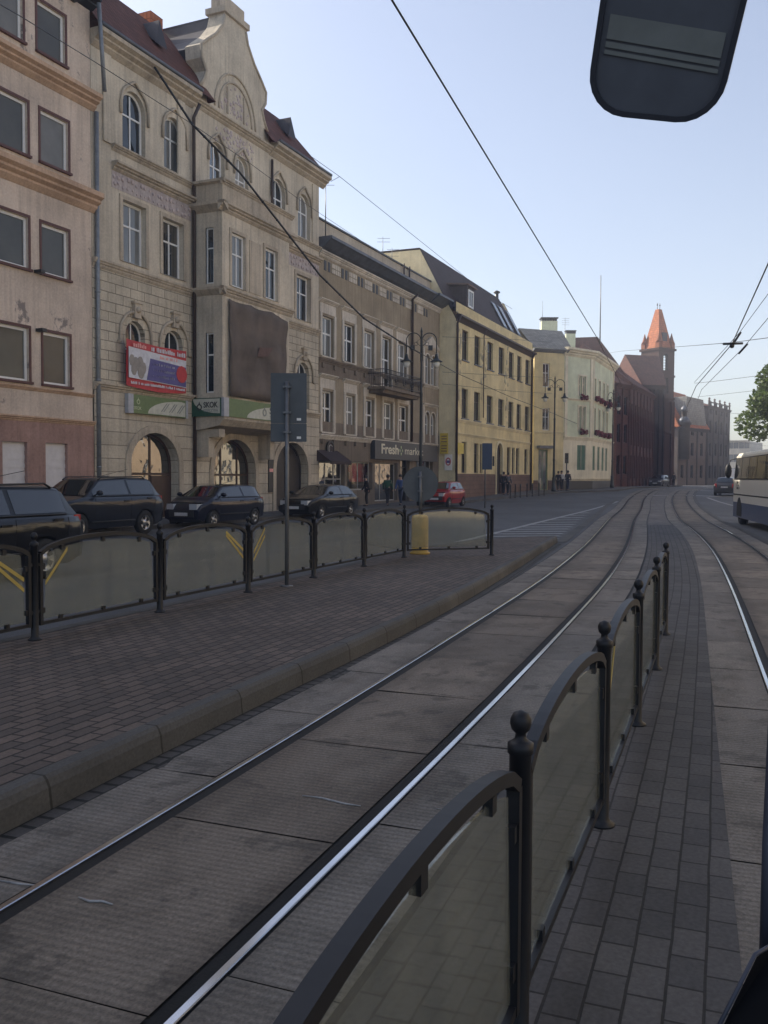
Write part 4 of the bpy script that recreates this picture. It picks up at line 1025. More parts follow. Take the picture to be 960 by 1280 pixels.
# shop front
plain('shop frame', (.42, .40, .36), .5); plain('shop inside', (.30, .29, .27), .8, var=.4, scale=1.5); plain('garment red', (.42, .025, .03), .8); plain('fascia grey', (.045, .046, .050), .5); plain('awning brown', (.035, .018, .016), .7)
m, nt, b_ = nodes('shop glass'); b_.inputs['Base Color'].default_value = (1, 1, 1, 1); nt.nodes.remove(b_)
tr = N(nt, 'ShaderNodeBsdfTransparent'); gl = N(nt, 'ShaderNodeBsdfGlossy'); gl.inputs['Roughness'].default_value = .02; fr_ = sheen(nt)
mx = N(nt, 'ShaderNodeMixShader'); nt.links.new(fr_, mx.inputs[0]); nt.links.new(tr.outputs[0], mx.inputs[1]); nt.links.new(gl.outputs[0], mx.inputs[2]); nt.links.new(mx.outputs[0], nt.nodes['Material Output'].inputs[0]); tr.inputs[0].default_value = (.85, .88, .86, 1)
for k, r in enumerate(sh):
    if k == 3: window(B.root, *r, 0, 0, .3, frame='dark door', pane='pane dark', mull=(), trans=(.8,), fw=.1, name='shop_door'); continue
    window(B.root, *r, 0, 0, .3, frame='shop frame', pane='shop glass' if k in (1,) else 'pane shop', mull=[(.2, .42, .72), (.55,), (.36,), (), (.5,)][k], trans=[(.55,), (), (), (), ()][k], fw=.07, name='shop_window')
    if k == 1: MB().box(r[0] - .2, r[1] + .2, 1.5, 1.55, r[2] - .1, r[3] + .1).box(r[0] - .2, r[1] + .2, .32, 1.5, r[2] - .12, r[2] - .04).build('display_back', 'shop inside', B.root)
for k, (xx, lbl) in enumerate([(441, 'red garment hanging on the left in the shop window'), (448.5, 'second red garment hanging in the middle of the shop window'), (454, 'dark red garment hanging on the right in the shop window')]):
    u_ = S.at(xx, 590, .8)[0]; r = hung('garment', lbl, 'garment', u_, .8, 1.45)
    MB().prism_y([(-.28, 0), (.28, 0), (.2, .7), (.36, .55), (.42, .75), (.15, 1.15), (-.15, 1.15), (-.42, .75), (-.36, .55), (-.2, .7)], -.1, .1).build('cloth', 'garment red', r)
    MB().tube([(-.15, 0, 1.1), (0, 0, 1.22), (.15, 0, 1.1)], .012, 5).tube([(0, 0, 1.2), (0, 0, 1.75)], .008, 5).build('hanger', 'dark metal', r)
# balcony with wrought iron rail
a = B.px(474, 482, -1.0); b = B.px(526, 493, -1.0); zf = B.px(500, 487, -1.1)[1]
bal = B.part('balcony', MB().box(a[0] + .5, b[0], -1.15, -.01, zf - .16, zf).run_x([(-1.0, zf - .165), (-.9, zf - .34), (-.02, zf - .34), (-.02, zf - .165)], a[0] + .7, b[0] - .2), 'brown band')
mb = MB(); x0, x1, y0, zr_ = a[0] + .55, b[0] - .05, -1.1, zf + .98
for z in (zf + .12, zr_ - .22, zr_): mb.tube([(x0, -.02, z), (x0, y0, z), (x1, y0, z), (x1, -.02, z)], .022, 6)
k = 0
while x0 + k * .14 < x1: mb.tube([(x0 + k * .14, y0, zf), (x0 + k * .14, y0, zr_)], .011, 5); k += 1
for j in range(8): mb.tube([(x0, y0 + j * .14, zf), (x0, y0 + j * .14, zr_)], .011, 5)
for k in range(5):
    cx = x0 + .5 + k * (x1 - x0 - 1) / 4
    for R in (.24, .14): mb.tube([(cx + R * math.cos(t * .524), y0 - .015, zf + .45 + R * math.sin(t * .524)) for t in range(13)], .016, 5)
mb.build('railing', 'dark metal', bal)
p = S.w(S.at(467, 560, -.2)[0], -.2, S.at(467, 573.5, -.2)[1]); c_ = S.at(467, 550, -.2); e_ = S.at(545, 560, -.2)[0]
r = thing('shop_sign', 'dark grey fascia sign of the grocery under the balcony', 'sign', p, S.rotz()); Wf, Hf = e_ - c_[0], c_[1] - p.z
MB().box(0, Wf, -.1, .19, 0, Hf).build('sign_box', 'fascia grey', r)
tt = text('Fresh', Hf * .74, 'letter cream', r, (Wf * .08, -.105, Hf * .32), bold=.016, width=Wf * .25)
mb = MB()
for dx, dz in ((0, .5), (0, -.5), (.5, 0), (-.5, 0)): mb.ball((Wf * .375 + dx * .4, -.11, Hf * .53 + dz * .4), .1, 8, 5, (1, .2, 1))
mb.build('emblem', 'letter lime', r); text('market', Hf * .62, 'letter cream', r, (Wf * .43, -.105, Hf * .34), width=Wf * .30)
q = S.at(412, 561, -.05); r = hung('round_sign', 'small round dark sign on the wall above the brown awning', 'sign', q[0], -.08, q[1]); MB().ring([(.42 * math.cos(t * .314), .42 * math.sin(t * .314)) for t in range(20)], [(.34 * math.cos(t * .314), .34 * math.sin(t * .314)) for t in range(20)], -.05, .02).build('rim', 'dark metal', r); MB().prism_y([(.34 * math.cos(t * .314), .34 * math.sin(t * .314)) for t in range(20)], -.02, .03).build('disc', 'awning brown', r); MB().tube([(.2 * math.cos(t * .3 + .6), -.03, .2 * math.sin(t * .3 + .6)) for t in range(17)], .025, 5).build('emblem', 'shop frame', r)
a = S.at(396, 576, -.05); b = S.at(430, 576, -.4); r = hung('awning', 'dark brown sloping awning over the first shop window', 'awning', a[0], 0, a[1] - .05)
MB().add([(0, -.02, .62), (b[0] - a[0], -.02, .62), (b[0] - a[0], -.85, .05), (0, -.85, .05), (0, -.85, -.12), (b[0] - a[0], -.85, -.12)], [(0, 3, 2, 1), (3, 4, 5, 2)]) if False else None
mb = MB(); w_ = b[0] - a[0]; mb.add([(0, -.02, .62), (w_, -.02, .62), (w_, -.85, .05), (0, -.85, .05), (0, -.85, -.12), (w_, -.85, -.12), (0, -.02, .05), (w_, -.02, .05)], [(0, 3, 2, 1), (3, 4, 5, 2), (0, 6, 3), (1, 2, 7)]); o = mb.build('fabric', 'awning brown', r); o.modifiers.new('s', 'SOLIDIFY').thickness = .03

# ================================================================== house 4: long yellow house with the mansard roof
Y4 = -1.18
B = Bld('yellow_house', 'long yellow rendered house with dark mansard roof and narrow windows', 'house', S, 9.27)
X4 = S.at(664.5, 520, Y4)[0] - 9.27
cxs = [(577.7, 583.6), (593.2, 599), (609.3, 615), (623.6, 629), (636.4, 641), (646.8, 650.8), (657.2, 661.2)]
za = [(sum(B.px(*p, Y4)[1] for p in q) / 2) for q in (((580, 413), (648, 444)), ((580, 451.5), (648, 475)), ((580, 487), (648, 504)), ((580, 525), (648, 534.5)))]
ru = [(B.px(l, 435, Y4)[0], B.px(r_, 435, Y4 + .1)[0], za[1], za[0]) for l, r_ in cxs]; rl_ = [(r[0], r[1], za[3], za[2]) for r in ru]
zg0, zg1 = B.px(620, 592, Y4)[1], B.px(620, 557, Y4)[1]
gx_ = [(577, 583), (592.5, 598), (600, 603.5), (633.7, 638), (640, 643.5), (645, 649), (655.5, 659.5)]
rg = [(B.px(l, 575, Y4)[0], B.px(r_, 575, Y4)[0], zg0, zg1) for l, r_ in gx_]
dr = (B.px(619.5, 590, Y4)[0], B.px(627.2, 590, Y4)[0], .25, B.px(623, 554, Y4)[1]); drh = (*dr, (dr[1] - dr[0]) / 2)
zpl = zg0 - .05
mb = MB(); mb.wall(0, X4, zpl, 13.75, Y4, ru + rl_ + rg + [(dr[0], dr[1], zpl, dr[3], drh[4])], .22); B.part('wall', mb, 'yellow render')
mb = MB(); mb.wall(0, X4, -.2, zpl, Y4 - .06, [(dr[0], dr[1], -.2, zpl)], .28); mb.quad((0, Y4 - .06, zpl), (X4, Y4 - .06, zpl), (X4, Y4 + .01, zpl), (0, Y4 + .01, zpl)); B.part('plinth', mb, 'plinth stone')
yt = ysolve(S, 525, 312, 9.27); zt_ = S.at(525, 312, yt)[1]; yev = Y4 - .3
zev = B.px(568, 389, yev)[1]
# gable end facing the camera, standing above house 3
mb = MB(); yend = yt + 9
P = [(Y4, -.2), (Y4, zev - .3), (Y4 + .3, zev + .25), (Y4 + .9, zev + 1.3), (yt, zt_), (yend, zt_ + .1), (yend, -.2)]
mb.poly([(0, y, z) for y, z in P][::-1]); B.part('gable_wall', mb, 'yellow gable render'); mb = MB(); mb.poly([(X4, y, z) for y, z in P]); B.part('gable_wall', mb, 'yellow gable render')
mb = MB(); prof_ = [(yev, zev), (Y4 + .35, zev + .42), (Y4 + .95, zev + 1.45), (yt, zt_ + .12), (yend, zt_ + .2)]
n = len(prof_); xr0 = -.06; xr1 = X4 + .25
zr1 = S.at(657, 393, yt)[1]
V = []
for y, z in prof_:
    V.append((xr0, y, z)); V.append((xr1 - (1.9 * (z - zev) / (zt_ - zev)), y, z))
mb.add(V, [(2 * i, 2 * i + 1, 2 * i + 3, 2 * i + 2) for i in range(n - 1)] + [tuple(2 * i + 1 for i in range(n))]); rf = B.part('roof', mb, 'dark tiles', uvfn=roof_uv)
MB().run_x([(yev - .08, zev + .03), (yev - .08, zev - .10), (yev + .08, zev - .16), (Y4 - .004, zev - .42), (Y4 - .004, zev + .03)], 0, X4 + .2).build('eaves', 'downpipe brown', rf)
def onroof(x, t, lift=.05):      # point on the steep front slope
    a, b = Vector((0, prof_[1][0], prof_[1][1])), Vector((0, prof_[3][0], prof_[3][1])); p = a.lerp(b, t); nn = Vector((0, -(b.z - a.z), b.y - a.y)).normalized(); return Vector((x, 0, 0)) + p + nn * lift
for l in (628, 636, 645.5, 655, 667):
    x = B.px(l, 405, Y4 + 1)[0]; mb = MB(); q = [onroof(x, .25, .1), onroof(x + .9, .25, .1), onroof(x + .9, .72, .1), onroof(x, .72, .1)]
    if x > X4 - 1.5: continue
    mb.poly(q); q2 = [onroof(x - .08, .22, .06), onroof(x + .98, .22, .06), onroof(x + .98, .75, .06), onroof(x - .08, .75, .06)]
    f = MB(); f.poly(q2); f = f.build('rooflight', 'zinc', B.root); mb.build('pane', 'pane', f)
x = B.px(590, 388, Y4)[0]; zd = zev + .75; mb = MB(); mb.box(x - .75, x + .9, Y4 + .15, yt + .6, zd, zd + 1.75); d = B.part('dormer', mb, 'dark tiles', uvfn=roof_uv)
MB().add([(x - .95, Y4 - .05, zd + 1.752), (x + 1.1, Y4 - .05, zd + 1.752), (x + 1.1, yt + 1, zd + 2.15), (x - .95, yt + 1, zd + 2.15), (x - .95, Y4 - .05, zd + 1.86), (x + 1.1, Y4 - .05, zd + 1.86), (x + 1.1, yt + 1, zd + 2.25), (x - .95, yt + 1, zd + 2.25)], [(0, 1, 2, 3), (4, 5, 6, 7), (0, 1, 5, 4), (1, 2, 6, 5), (0, 3, 7, 4)]) 
mm = MB(); mm.add([(x - .95, Y4 - .05, zd + 1.752), (x + 1.1, Y4 - .05, zd + 1.752), (x + 1.1, yt + 1, zd + 2.15), (x - .95, yt + 1, zd + 2.15), (x - .95, Y4 - .05, zd + 1.86), (x + 1.1, Y4 - .05, zd + 1.86), (x + 1.1, yt + 1, zd + 2.25), (x - .95, yt + 1, zd + 2.25)], [(0, 1, 2, 3), (4, 5, 6, 7), (0, 1, 5, 4), (1, 2, 6, 5), (0, 3, 7, 4)]); mm.build('dormer_roof', 'plinth stone', d)
window(d, x - .5, x + .65, zd + .3, zd + 1.55, Y4 + .08, 0, .08, fw=.12, trans=())
mb = MB(); mb.tube([(B.px(625, 378, yt)[0], yt + .3, zt_ - .2), (B.px(625, 378, yt)[0], yt + .3, zt_ + .75)], .16); mb.lathe([(.3, 0), (.3, .1), (.02, .25)], (B.px(625, 378, yt)[0], yt + .3, zt_ + .7), 8); B.part('vent_pipe', mb, 'dark metal')
mb = MB()
for k in range(int(X4 / .9)):
    for j in range(2): q = onroof(.5 + k * .9 + .45 * j, .02 + .09 * j, .06); mb.box(q.x - .06, q.x + .06, q.y - .08, q.y + .04, q.z - .05, q.z + .09)
mb.build('snow_guards', 'dark metal', rf)
PY = ['pane', 'pane', 'pane curtain']
for i, r in enumerate(ru + rl_): window(B.root, *r, Y4, 0, .22, frame='wood brown', pane=PY[i % 2], fw=.07, mull=(.5,), trans=(.66,), sill='zinc')
for i, r in enumerate(rg): window(B.root, *r, Y4, 0, .22, frame='wood brown', pane=['pane dark', 'pane'][i % 2], fw=.08, mull=(), trans=(.66,))
f = window(B.root, *dr, Y4, drh[4], .22, frame='wood brown', pane='dark door', fw=.1, mull=(.5,), trans=(.72,), name='door')
MB().ring(outline(dr[0] - .2, dr[1] + .2, .2, dr[3] + .2, drh[4] + .2), outline(dr[0] - .004, dr[1] + .004, .2, dr[3] + .004, drh[4] + .004), Y4 - .1, Y4 + .01).build('door_surround', 'yellow gable render', f)
z = B.px(600, 529, Y4)[1] + .02
B.part('string_course', MB().run_x(corn(.14, .25, z, Y4), 0, X4), 'yellow gable render'); B.part('string_course', MB().run_x(corn(.12, .2, z - .95, Y4), 0, X4), 'yellow gable render')
rr_ = MB(); rng = random.Random(9)
for k in range(90):
    gap = rng.choice([(ru[1][1] + .15, ru[2][0] - .15), (ru[3][1] + .15, ru[4][0] - .15), (0.3, ru[0][0] - .2)]); zz = rng.uniform(za[3] + .2, 13.0) if rng.random() < .5 else rng.uniform(za[1] - 1, 13)
    rr_.ball((rng.uniform(*gap), Y4 - .0, zz), rng.uniform(.08, .2), 6, 4, (1, .25, 1.3))
B.part('plant_relief', rr_, 'yellow relief')
for l, m_, r_ in ((569, 'downpipe brown', .09), (602.3, 'downpipe brown', .04), (663, 'downpipe brown', .09)):
    x = B.px(l, 500, Y4)[0]; B.part('downpipe', MB().tube([(x, Y4 - .13, .3 if r_ > .05 else 6.2), (x, Y4 - .13, zev - .6), (x, Y4 - .35, zev - .1)], r_), m_)
# signs on its side wall and front
r = thing('wall_sign', 'white board with a red and blue emblem on the yellow side wall', 'sign', S.w(9.27, -.55, S.at(561, 588, -.6)[1]), S.rotz() - math.pi / 2)
MB().box(-.1, .45, -.06, -.002, 0, 1.1).build('board', 'white paint', r); MB().ring([(.17 + .2 * math.cos(t * .524), .6 + .28 * math.sin(t * .524)) for t in range(12)], [(.17 + .13 * math.cos(t * .524), .6 + .2 * math.sin(t * .524)) for t in range(12)], -.075, -.062).build('emblem', 'banner red', r); MB().box(.05, .3, -.075, -.062, .5, .68).build('emblem', 'banner blue', r)
plain('sign yellow', (.60, .46, .05), .5); plain('sign blue', (.02, .045, .10), .5)
for k, (zz, lb) in enumerate([(S.at(550, 555, -.3)[1], 'upper yellow projecting sign at the corner of the grocery'), (S.at(550, 567, -.3)[1], 'lower yellow green projecting sign at the corner of the grocery')]):
    r = hung('projecting_sign', lb, 'sign', 9.0, -.2, zz); MB().box(0, .08, -.55, 0, 0, .75).build('sign_box', 'sign yellow', r)
    mb = MB()
    for j in range(3): mb.box(-.01, -.002, -.48, -.08, .14 + j * .18, .22 + j * .18)
    mb.build('lettering', 'plinth stone', r)
q = S.at(574, 567, Y4 - .1); r = hung('shop_board', 'yellow green board fixed above a ground floor window of the yellow house', 'sign', q[0], Y4 - .05, q[1]); MB().box(-.5, .9, -.08, 0, 0, .75).build('board', 'sign yellow', r)

# ================================================================== the angled end of the yellow house (shop door)
F2 = Frame(PA.x, PA.y, 70); B = Bld('corner_wing', 'narrow yellow wing facing the stop with a shop door and grey roof', 'house', F2, 0)
W_ = 3.1; zE = F2.at(683, 438)[1]; g0 = gz(PA.y)
wr = [(*F2.rect(678.5, 687, 454, 484),), (*F2.rect(678, 687, 510, 538),)]; dd = (*F2.rect(673, 684.5, 562, 606)[:2], g0 + .15, F2.at(679, 562)[1])
mb = MB(); mb.wall(0, W_, g0 - .1, zE, 0, wr + [dd], .2); B.part('wall', mb, 'yellow render'); shell(B, 0, W_, g0 - .1, zE, 0, 4, 'yellow render', 'side_wall')
for r in wr: window(B.root, *r, 0, 0, .2, frame='white upvc', pane='pane', trans=(.6,), fw=.08)
window(B.root, *dd, 0, 0, .2, frame='green panel', pane='pane curtain', mull=(.5,), trans=(.8,), fw=.1, name='shop_door')
B.part('door_canopy', MB().box(dd[0] - .2, dd[1] + .4, -.6, -.004, dd[3] + .1, dd[3] + .35), 'zinc'); B.part('string_course', MB().run_x(corn(.1, .2, wr[1][2] - .1), 0, W_), 'yellow gable render')
B.part('plinth', MB().box(0, dd[0] - .05, -.06, -.002, g0 - .1, g0 + 1.0).box(dd[1] + .05, W_, -.06, -.002, g0 - .1, g0 + 1.0), 'plinth stone')
B.part('eaves', MB().run_x(corn(.4, .3, zE + .1), -.2, W_ + .3), 'zinc')
mb = MB(); zt2 = F2.at(690, 413, 2.5)[1]; mb.add([(-.3, -.45, zE + .11), (W_ + .6, -.45, zE + .11), (W_ + 1.2, 2.5, zt2), (-.3, 2.5, zt2), (W_ + .6, 5, zE + .11), (-.3, 5, zE + .11)], [(0, 1, 2, 3), (1, 4, 2), (3, 2, 4, 5)]); B.part('roof', mb, 'grey shingles', uvfn=roof_uv)

# ================================================================== house 5: mint green villa
F3 = Frame(PB.x, PB.y, 50); F4 = Frame(PC.x, PC.y, 24)
B = Bld('mint_house', 'pale green house with cream cornice, green ground floor panels and flower boxes', 'house', F4, 0)
L3, L4 = 4.3, 11.4; g0 = gz(PC.y); zc5 = F4.at(745, 449)[1]
# both street faces are built in the front's axes; the splayed face is turned by 26 degrees about the corner
dv = Vector((F3.d.dot(F4.d), F3.d.dot(F4.b), 0)); bv = Vector((F3.b.dot(F4.d), F3.b.dot(F4.b), 0))
def splay(o): o.rotation_euler = (0, 0, math.atan2(dv.y, dv.x)); o.location = (-dv.x * L3, -dv.y * L3, 0); return o
zs5 = F4.at(752, 552)[1]
for nm, L, fr, xs_, off_ in (('splay', L3, F3, [(723.5, 727), (728.5, 732)], 0), ('front', L4, F4, [(742.2, 744.6), (748.2, 750.4), (753.6, 755.6), (758.3, 760)], 0)):
    top_ = []; 
    for l, r_ in xs_:
        ua, ub = fr.at(l, 490)[0], fr.at(r_, 490)[0]
        top_.append((ua, ub, F4.at(745, 499)[1], F4.at(745, 474)[1])); top_.append((ua, ub, F4.at(745, 541)[1], F4.at(745, 511)[1]))
    gp = [(q[0] - .12, q[1] + .12, F4.at(745, 588)[1], F4.at(745, 558)[1]) for q in top_[::2]]
    w1 = MB(); w1.wall(0, L, zs5, zc5, 0, top_, .2); w1 = w1.build('wall', 'mint render', B.root)
    w2 = MB(); w2.wall(0, L, g0 + .9, zs5, 0, gp, .15); w2 = w2.build('ground_floor_wall', 'cream trim', B.root)
    pl = MB().box(0, L, -.08, .3, g0 - .3, g0 + .9).build('plinth', 'dark metal', B.root)
    cn = MB().run_x(corn(.55, .75, zc5 + .55), -.1, L + .1).run_x(corn(.15, .35, zs5 + .2), 0, L).run_x(corn(.12, .2, F4.at(745, 502)[1]), 0, L).run_x(corn(.15, .25, g0 + 1.15), 0, L)
    for x in (.05, L - .45): cn.box(x, x + .4, -.08, -.003, zs5 + .2, zc5 - .2)
    cn = cn.build('cornice', 'cream trim', B.root); parts = [w1, w2, pl, cn]
    for i, q in enumerate(top_): parts.append(window(B.root, *q, 0, 0, .2, frame='cream trim', pane='pane', mull=(), trans=(.6,), fw=.09, sur=1, surw=.14, surmat='cream trim'))
    for q in gp: parts.append(window(B.root, *q, 0, 0, .15, frame='green panel', pane='green panel', mull=(.5,), trans=(.5,), fw=.12, name='shutter'))
    if nm == 'splay': 
        for o in parts: splay(o)
    else: B.L = top_
    if nm == 'splay': spl_top = top_
mb = MB(); c0 = Vector((-dv.x * L3, -dv.y * L3, 0)); c0b = c0 + Vector((-2, 7, 0))
loop = [(c0.x, c0.y), (0, 0), (L4, 0), (L4, 8), (c0b.x, c0b.y)]
mb.prism_z([(x, y + .02) for x, y in loop], zc5 + .3, zc5 + .56); mb.quad((L4, .02, g0), (L4, 8, g0), (L4, 8, zc5 + .3), (L4, .02, zc5 + .3)); mb.quad((c0.x, c0.y + .3, g0), (c0b.x, c0b.y, g0), (c0b.x, c0b.y, zc5 + .3), (c0.x, c0.y + .3, zc5 + .3)); mb.quad((c0b.x, c0b.y, g0), (L4, 8, g0), (L4, 8, zc5 + .3), (c0b.x, c0b.y, zc5 + .3)); B.part('body', mb, 'mint render')
mb = MB(); zz = zc5 + 1.6; mb.add([(c0.x, c0.y, zc5 + .57), (0, -.4, zc5 + .57), (L4, -.4, zc5 + .57), (L4, 8, zc5 + .57), (c0b.x, c0b.y, zc5 + .57), (1.5, 4, zz), (L4 - 1, 4, zz)], [(0, 1, 5), (1, 2, 6, 5), (2, 3, 6), (3, 4, 5, 6), (4, 0, 5)]); B.part('roof', mb, 'grey shingles', uvfn=roof_uv)
plain('flowers red', (.16, .03, .04), .8, var=.5, scale=20)
names = ['left of the splayed bay, upper floor', 'right of the splayed bay, upper floor']
def flower_box(name_lbl, fr, u, z):
    r = thing('flower_box', name_lbl, 'flower box', fr.w(u, -.22, z), fr.rotz(), 'flower boxes on the mint house')
    MB().box(-.45, .45, -.1, .12, -.22, 0).build('trough', 'wood brown', r); m = MB(); rng = random.Random(int(u * 100))
    for k in range(26): m.ball((rng.uniform(-.5, .5), rng.uniform(-.22, .12), rng.uniform(-.25, .2)), rng.uniform(.07, .13), 5, 4)
    m.build('blossoms', 'flowers red', r)
for i, q in enumerate(spl_top[:2]): flower_box(['dark red flower box under the upper windows of the splayed mint bay', 'dark red flower box under the lower windows of the splayed mint bay'][i], F3, (q[0] + q[1]) / 2 + .4, q[2] - .02)
nm_ = ['first', 'second', 'third', 'fourth']
for i, q in enumerate(B.L):
    flower_box('dark red flower box on the mint front, %s window from its corner, %s row' % (nm_[i // 2], ['upper', 'lower'][i % 2]), F4, (q[0] + q[1]) / 2, q[2] - .02)
for k, (l, r_, yt_, yb_, lb) in enumerate([(676, 695.5, 402, 424, 'larger pale green chimney with a toothed cap above the grey roof'), (707, 718.5, 417.5, 433, 'smaller pale green chimney behind the mint house')]):
    Y = 90 + 6 * k; a, b = deep(l, yt_, Y), deep(r_, yb_, Y); r = thing('chimney', lb, 'chimney', ((a.x + b.x) / 2, Y, b.z - 3), 0); w_ = (b.x - a.x) / 2
    MB().box(-w_, w_, -w_ * .6, w_ * .6, 0, a.z - b.z + 3).build('stack', 'mint render', r); m = MB()
    for j in range(6): m.box(-w_ + j * w_ / 3 + .03, -w_ + j * w_ / 3 + .2, -w_ * .6, w_ * .6, a.z - b.z + 3.01, a.z - b.z + 3.25)
    m.box(-w_ - .08, w_ + .08, -w_ * .6 - .08, w_ * .6 + .08, a.z - b.z + 3.252, a.z - b.z + 3.35); m.build('cap', 'dark metal', r)

# ================================================================== brick building with the tower
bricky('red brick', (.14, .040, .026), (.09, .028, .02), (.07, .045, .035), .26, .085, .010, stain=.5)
bricky('shaded brick', (.055, .024, .020), (.04, .018, .016), (.05, .04, .035), .26, .085, .010, stain=.5)  # red brick darkened to paint the shadow on the cross wing walls
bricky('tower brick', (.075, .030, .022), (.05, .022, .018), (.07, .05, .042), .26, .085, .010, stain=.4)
def far_block(name, label, A, Bp, z1, depth, mat, rows, ncol, ww, wh, z0s, base=None, frame='dark metal', pane='pane', pil=None, roof=None, ridge=3.0, roofmat='red tiles', rise=0, cat='building', hip=2.0, group=None, hip2=None):
    d = (Bp - A); L = d.length; fr = Frame(A.x, A.y, math.degrees(math.atan2(d.x, d.y))); b = Bld(name, label, cat, fr, 0)
    g = min(gz(A.y), gz(Bp.y)) - .15; hs = []
    for k in range(rows):
        for j in range(ncol):
            x = L * (j + .5) / ncol; hs.append((x - ww / 2, x + ww / 2, z0s[k], z0s[k] + (wh[k] if hasattr(wh, '__len__') else wh), rise))
    mb = MB(); mb.wall(0, L, g, z1, 0, hs, .25); b.part('wall', mb, mat); shell(b, 0, L, g, z1, 0, depth, mat, 'side_wall')
    for q in hs: window(b.root, *q[:4], 0, q[4], .25, frame=frame, pane=pane, mull=(.5,) if ww > 1 else (), trans=(.6,), fw=.09)
    if pil:
        m = MB()
        for j in range(ncol + 1): x = L * j / ncol; m.box(max(0, x - .16), min(L, x + .16), -.13, -.003, g, z1 - .1)
        b.part('pilasters', m, pil)
    b.part('cornice', MB().run_x(corn(.35, .5, z1 + .3), -.05, L + .1), pil or mat)
    if roof:
        m = MB(); e = .4; zt = z1 + ridge; m.add([(-e, -e, z1 + .31), (L + e, -e, z1 + .31), (L - (hip2 or hip), depth / 2, zt), (hip, depth / 2, zt), (L + e, depth + e, z1 + .31), (-e, depth + e, z1 + .31)], [(0, 1, 2, 3), (1, 4, 2), (2, 4, 5, 3), (5, 0, 3)]); b.part('roof', m, roofmat, uvfn=roof_uv)
    return b
zb1 = deep(784, 486, PE.y).z
b1 = far_block('brick_wing', 'short end of the red brick office beside the mint house', PD + Vector((.3, .3, 0)), PE, zb1, 12, 'red brick', 3, 2, .8, 2.0, [2.2, 5.6, 8.6], pil='red brick', roof=1, ridge=4.2, hip=1.0)
b2 = far_block('brick_office', 'long dark red brick office front with tall narrow bays next to the tower', PE + Vector((.1, .1, 0)), PF, zb1 + .2, 11, 'red brick', 2, 8, 1.0, [2.6, 4.6], [1.7, 5.4], pil='red brick', roof=1, ridge=5.2, pane='pane dark', hip=1.0, hip2=11.0)
# big tiled roof behind and the cross wing roof left of the tower
a, b_ = deep(719, 422, 104), deep(747, 421, 104); e0, e1_ = deep(690, 500, 104).x, deep(783, 500, 104).x
r = thing('brick_hall', 'tall red tiled hipped roof rising behind the mint house', 'building', (a.x, 104, 0)); hz_ = zb1 + .2
MB().box(e0 - a.x, e1_ - a.x, -3, 8, .4, hz_).build('wall', 'red brick', r); mb = MB(); mb.add([(e0 - a.x - .3, -3.4, hz_ + .01), (e1_ - a.x + .3, -3.4, hz_ + .01), (e1_ - a.x + .3, 8.4, hz_ + .01), (e0 - a.x - .3, 8.4, hz_ + .01), (0, 0, a.z), (b_.x - a.x, 0, b_.z)], [(0, 1, 5, 4), (1, 2, 5), (2, 3, 4, 5), (3, 0, 4)]); mb.build('roof', 'red tiles', r, uvfn=roof_uv)
p0, p1 = deep(781, 443, 115), deep(824, 442, 116.5)
L = (Vector((p1.x, p1.y, 0)) - Vector((p0.x, p0.y, 0))).length
r = thing('brick_cross_wing', 'brick cross wing with an orange red roof slope left of the tower', 'building', (p0.x, p0.y, 0), math.atan2(p1.y - p0.y, p1.x - p0.x))
e1 = deep(800, 480, 111.5).z
MB().prism_z([(0, -3.5), (L - 1.45, -3.5), (L - .1, 0), (L - .1, 3.5), (0, 3.5)], .4, e1).build('wall', 'shaded brick', r); m = MB()
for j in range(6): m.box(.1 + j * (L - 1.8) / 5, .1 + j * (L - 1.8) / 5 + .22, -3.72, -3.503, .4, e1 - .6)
m.box(-.05, L - 1.46, -3.74, -3.505, e1 - .58, e1 - .2); m.build('pilasters', 'shaded brick', r); mb = MB(); mb.add([(0, -4, e1 - .1), (L - 1.55, -4, e1 - .1), (L, 0, p0.z), (0, 0, p0.z), (L, 4, e1 - .1), (0, 4, e1 - .1)], [(0, 1, 2, 3), (3, 2, 4, 5), (0, 3, 5), (1, 4, 2)]); mb.build('roof', 'red tiles', r, uvfn=roof_uv)
# tower
TY = 118.0; tl, tm, tr_ = deep(803, 434, TY + 1.9), deep(824, 434, TY), deep(846.5, 434, TY + 1.9)
s1 = Vector((tl.x - tm.x, tl.y - tm.y, 0)); s2 = Vector((tr_.x - tm.x, tr_.y - tm.y, 0)); zt = tm.z; side = (s1.length + s2.length) / 2
ang = math.atan2(s2.y, s2.x); 
tw = thing('brick_tower', 'square red brick tower with an orange tiled spire and corner pinnacles', 'tower', (tm.x, tm.y, 0), ang)
sd = side; yv = 1.0
def tface(fn, hole):
    pass
zo0, zo1 = deep(834, 463, TY + .9).z, deep(834, 442, TY + .9).z
zq0, zq1 = deep(834, 492, TY + .9).z, deep(834, 472, TY + .9).z
mb = MB(); xa, xb = sd * .28, sd * .60
mb.wall(0, sd, .3, zt, 0, [(xa, xb, zo0, zo1, (xb - xa) / 2), (xa - .05, xa + .45, zq0, zq1, .25), (xb - .4, xb + .1, zq0, zq1, .25)], .5)
bk = MB(); bk.wall(0, sd, .3, zt, sd, [(xa, xb, zo0, zo1, (xb - xa) / 2)], -.5); mb.v_off = 0; o_ = len(mb.v); mb.add(bk.v, bk.f)
mb.quad((0, sd, .3), (0, 0, .3), (0, 0, zt), (0, sd, zt)); mb.quad((sd, 0, .3), (sd, sd, .3), (sd, sd, zo0), (sd, 0, zo0)); sw = MB(); sw.wall(0, sd, zo0, zt, 0, [(sd * .22, sd * .9, zo0 + .01, zo1, .5)], .4); mb.add([(sd - y, x, z) for x, y, z in sw.v], sw.f); tww = mb.build('wall', 'tower brick', tw)
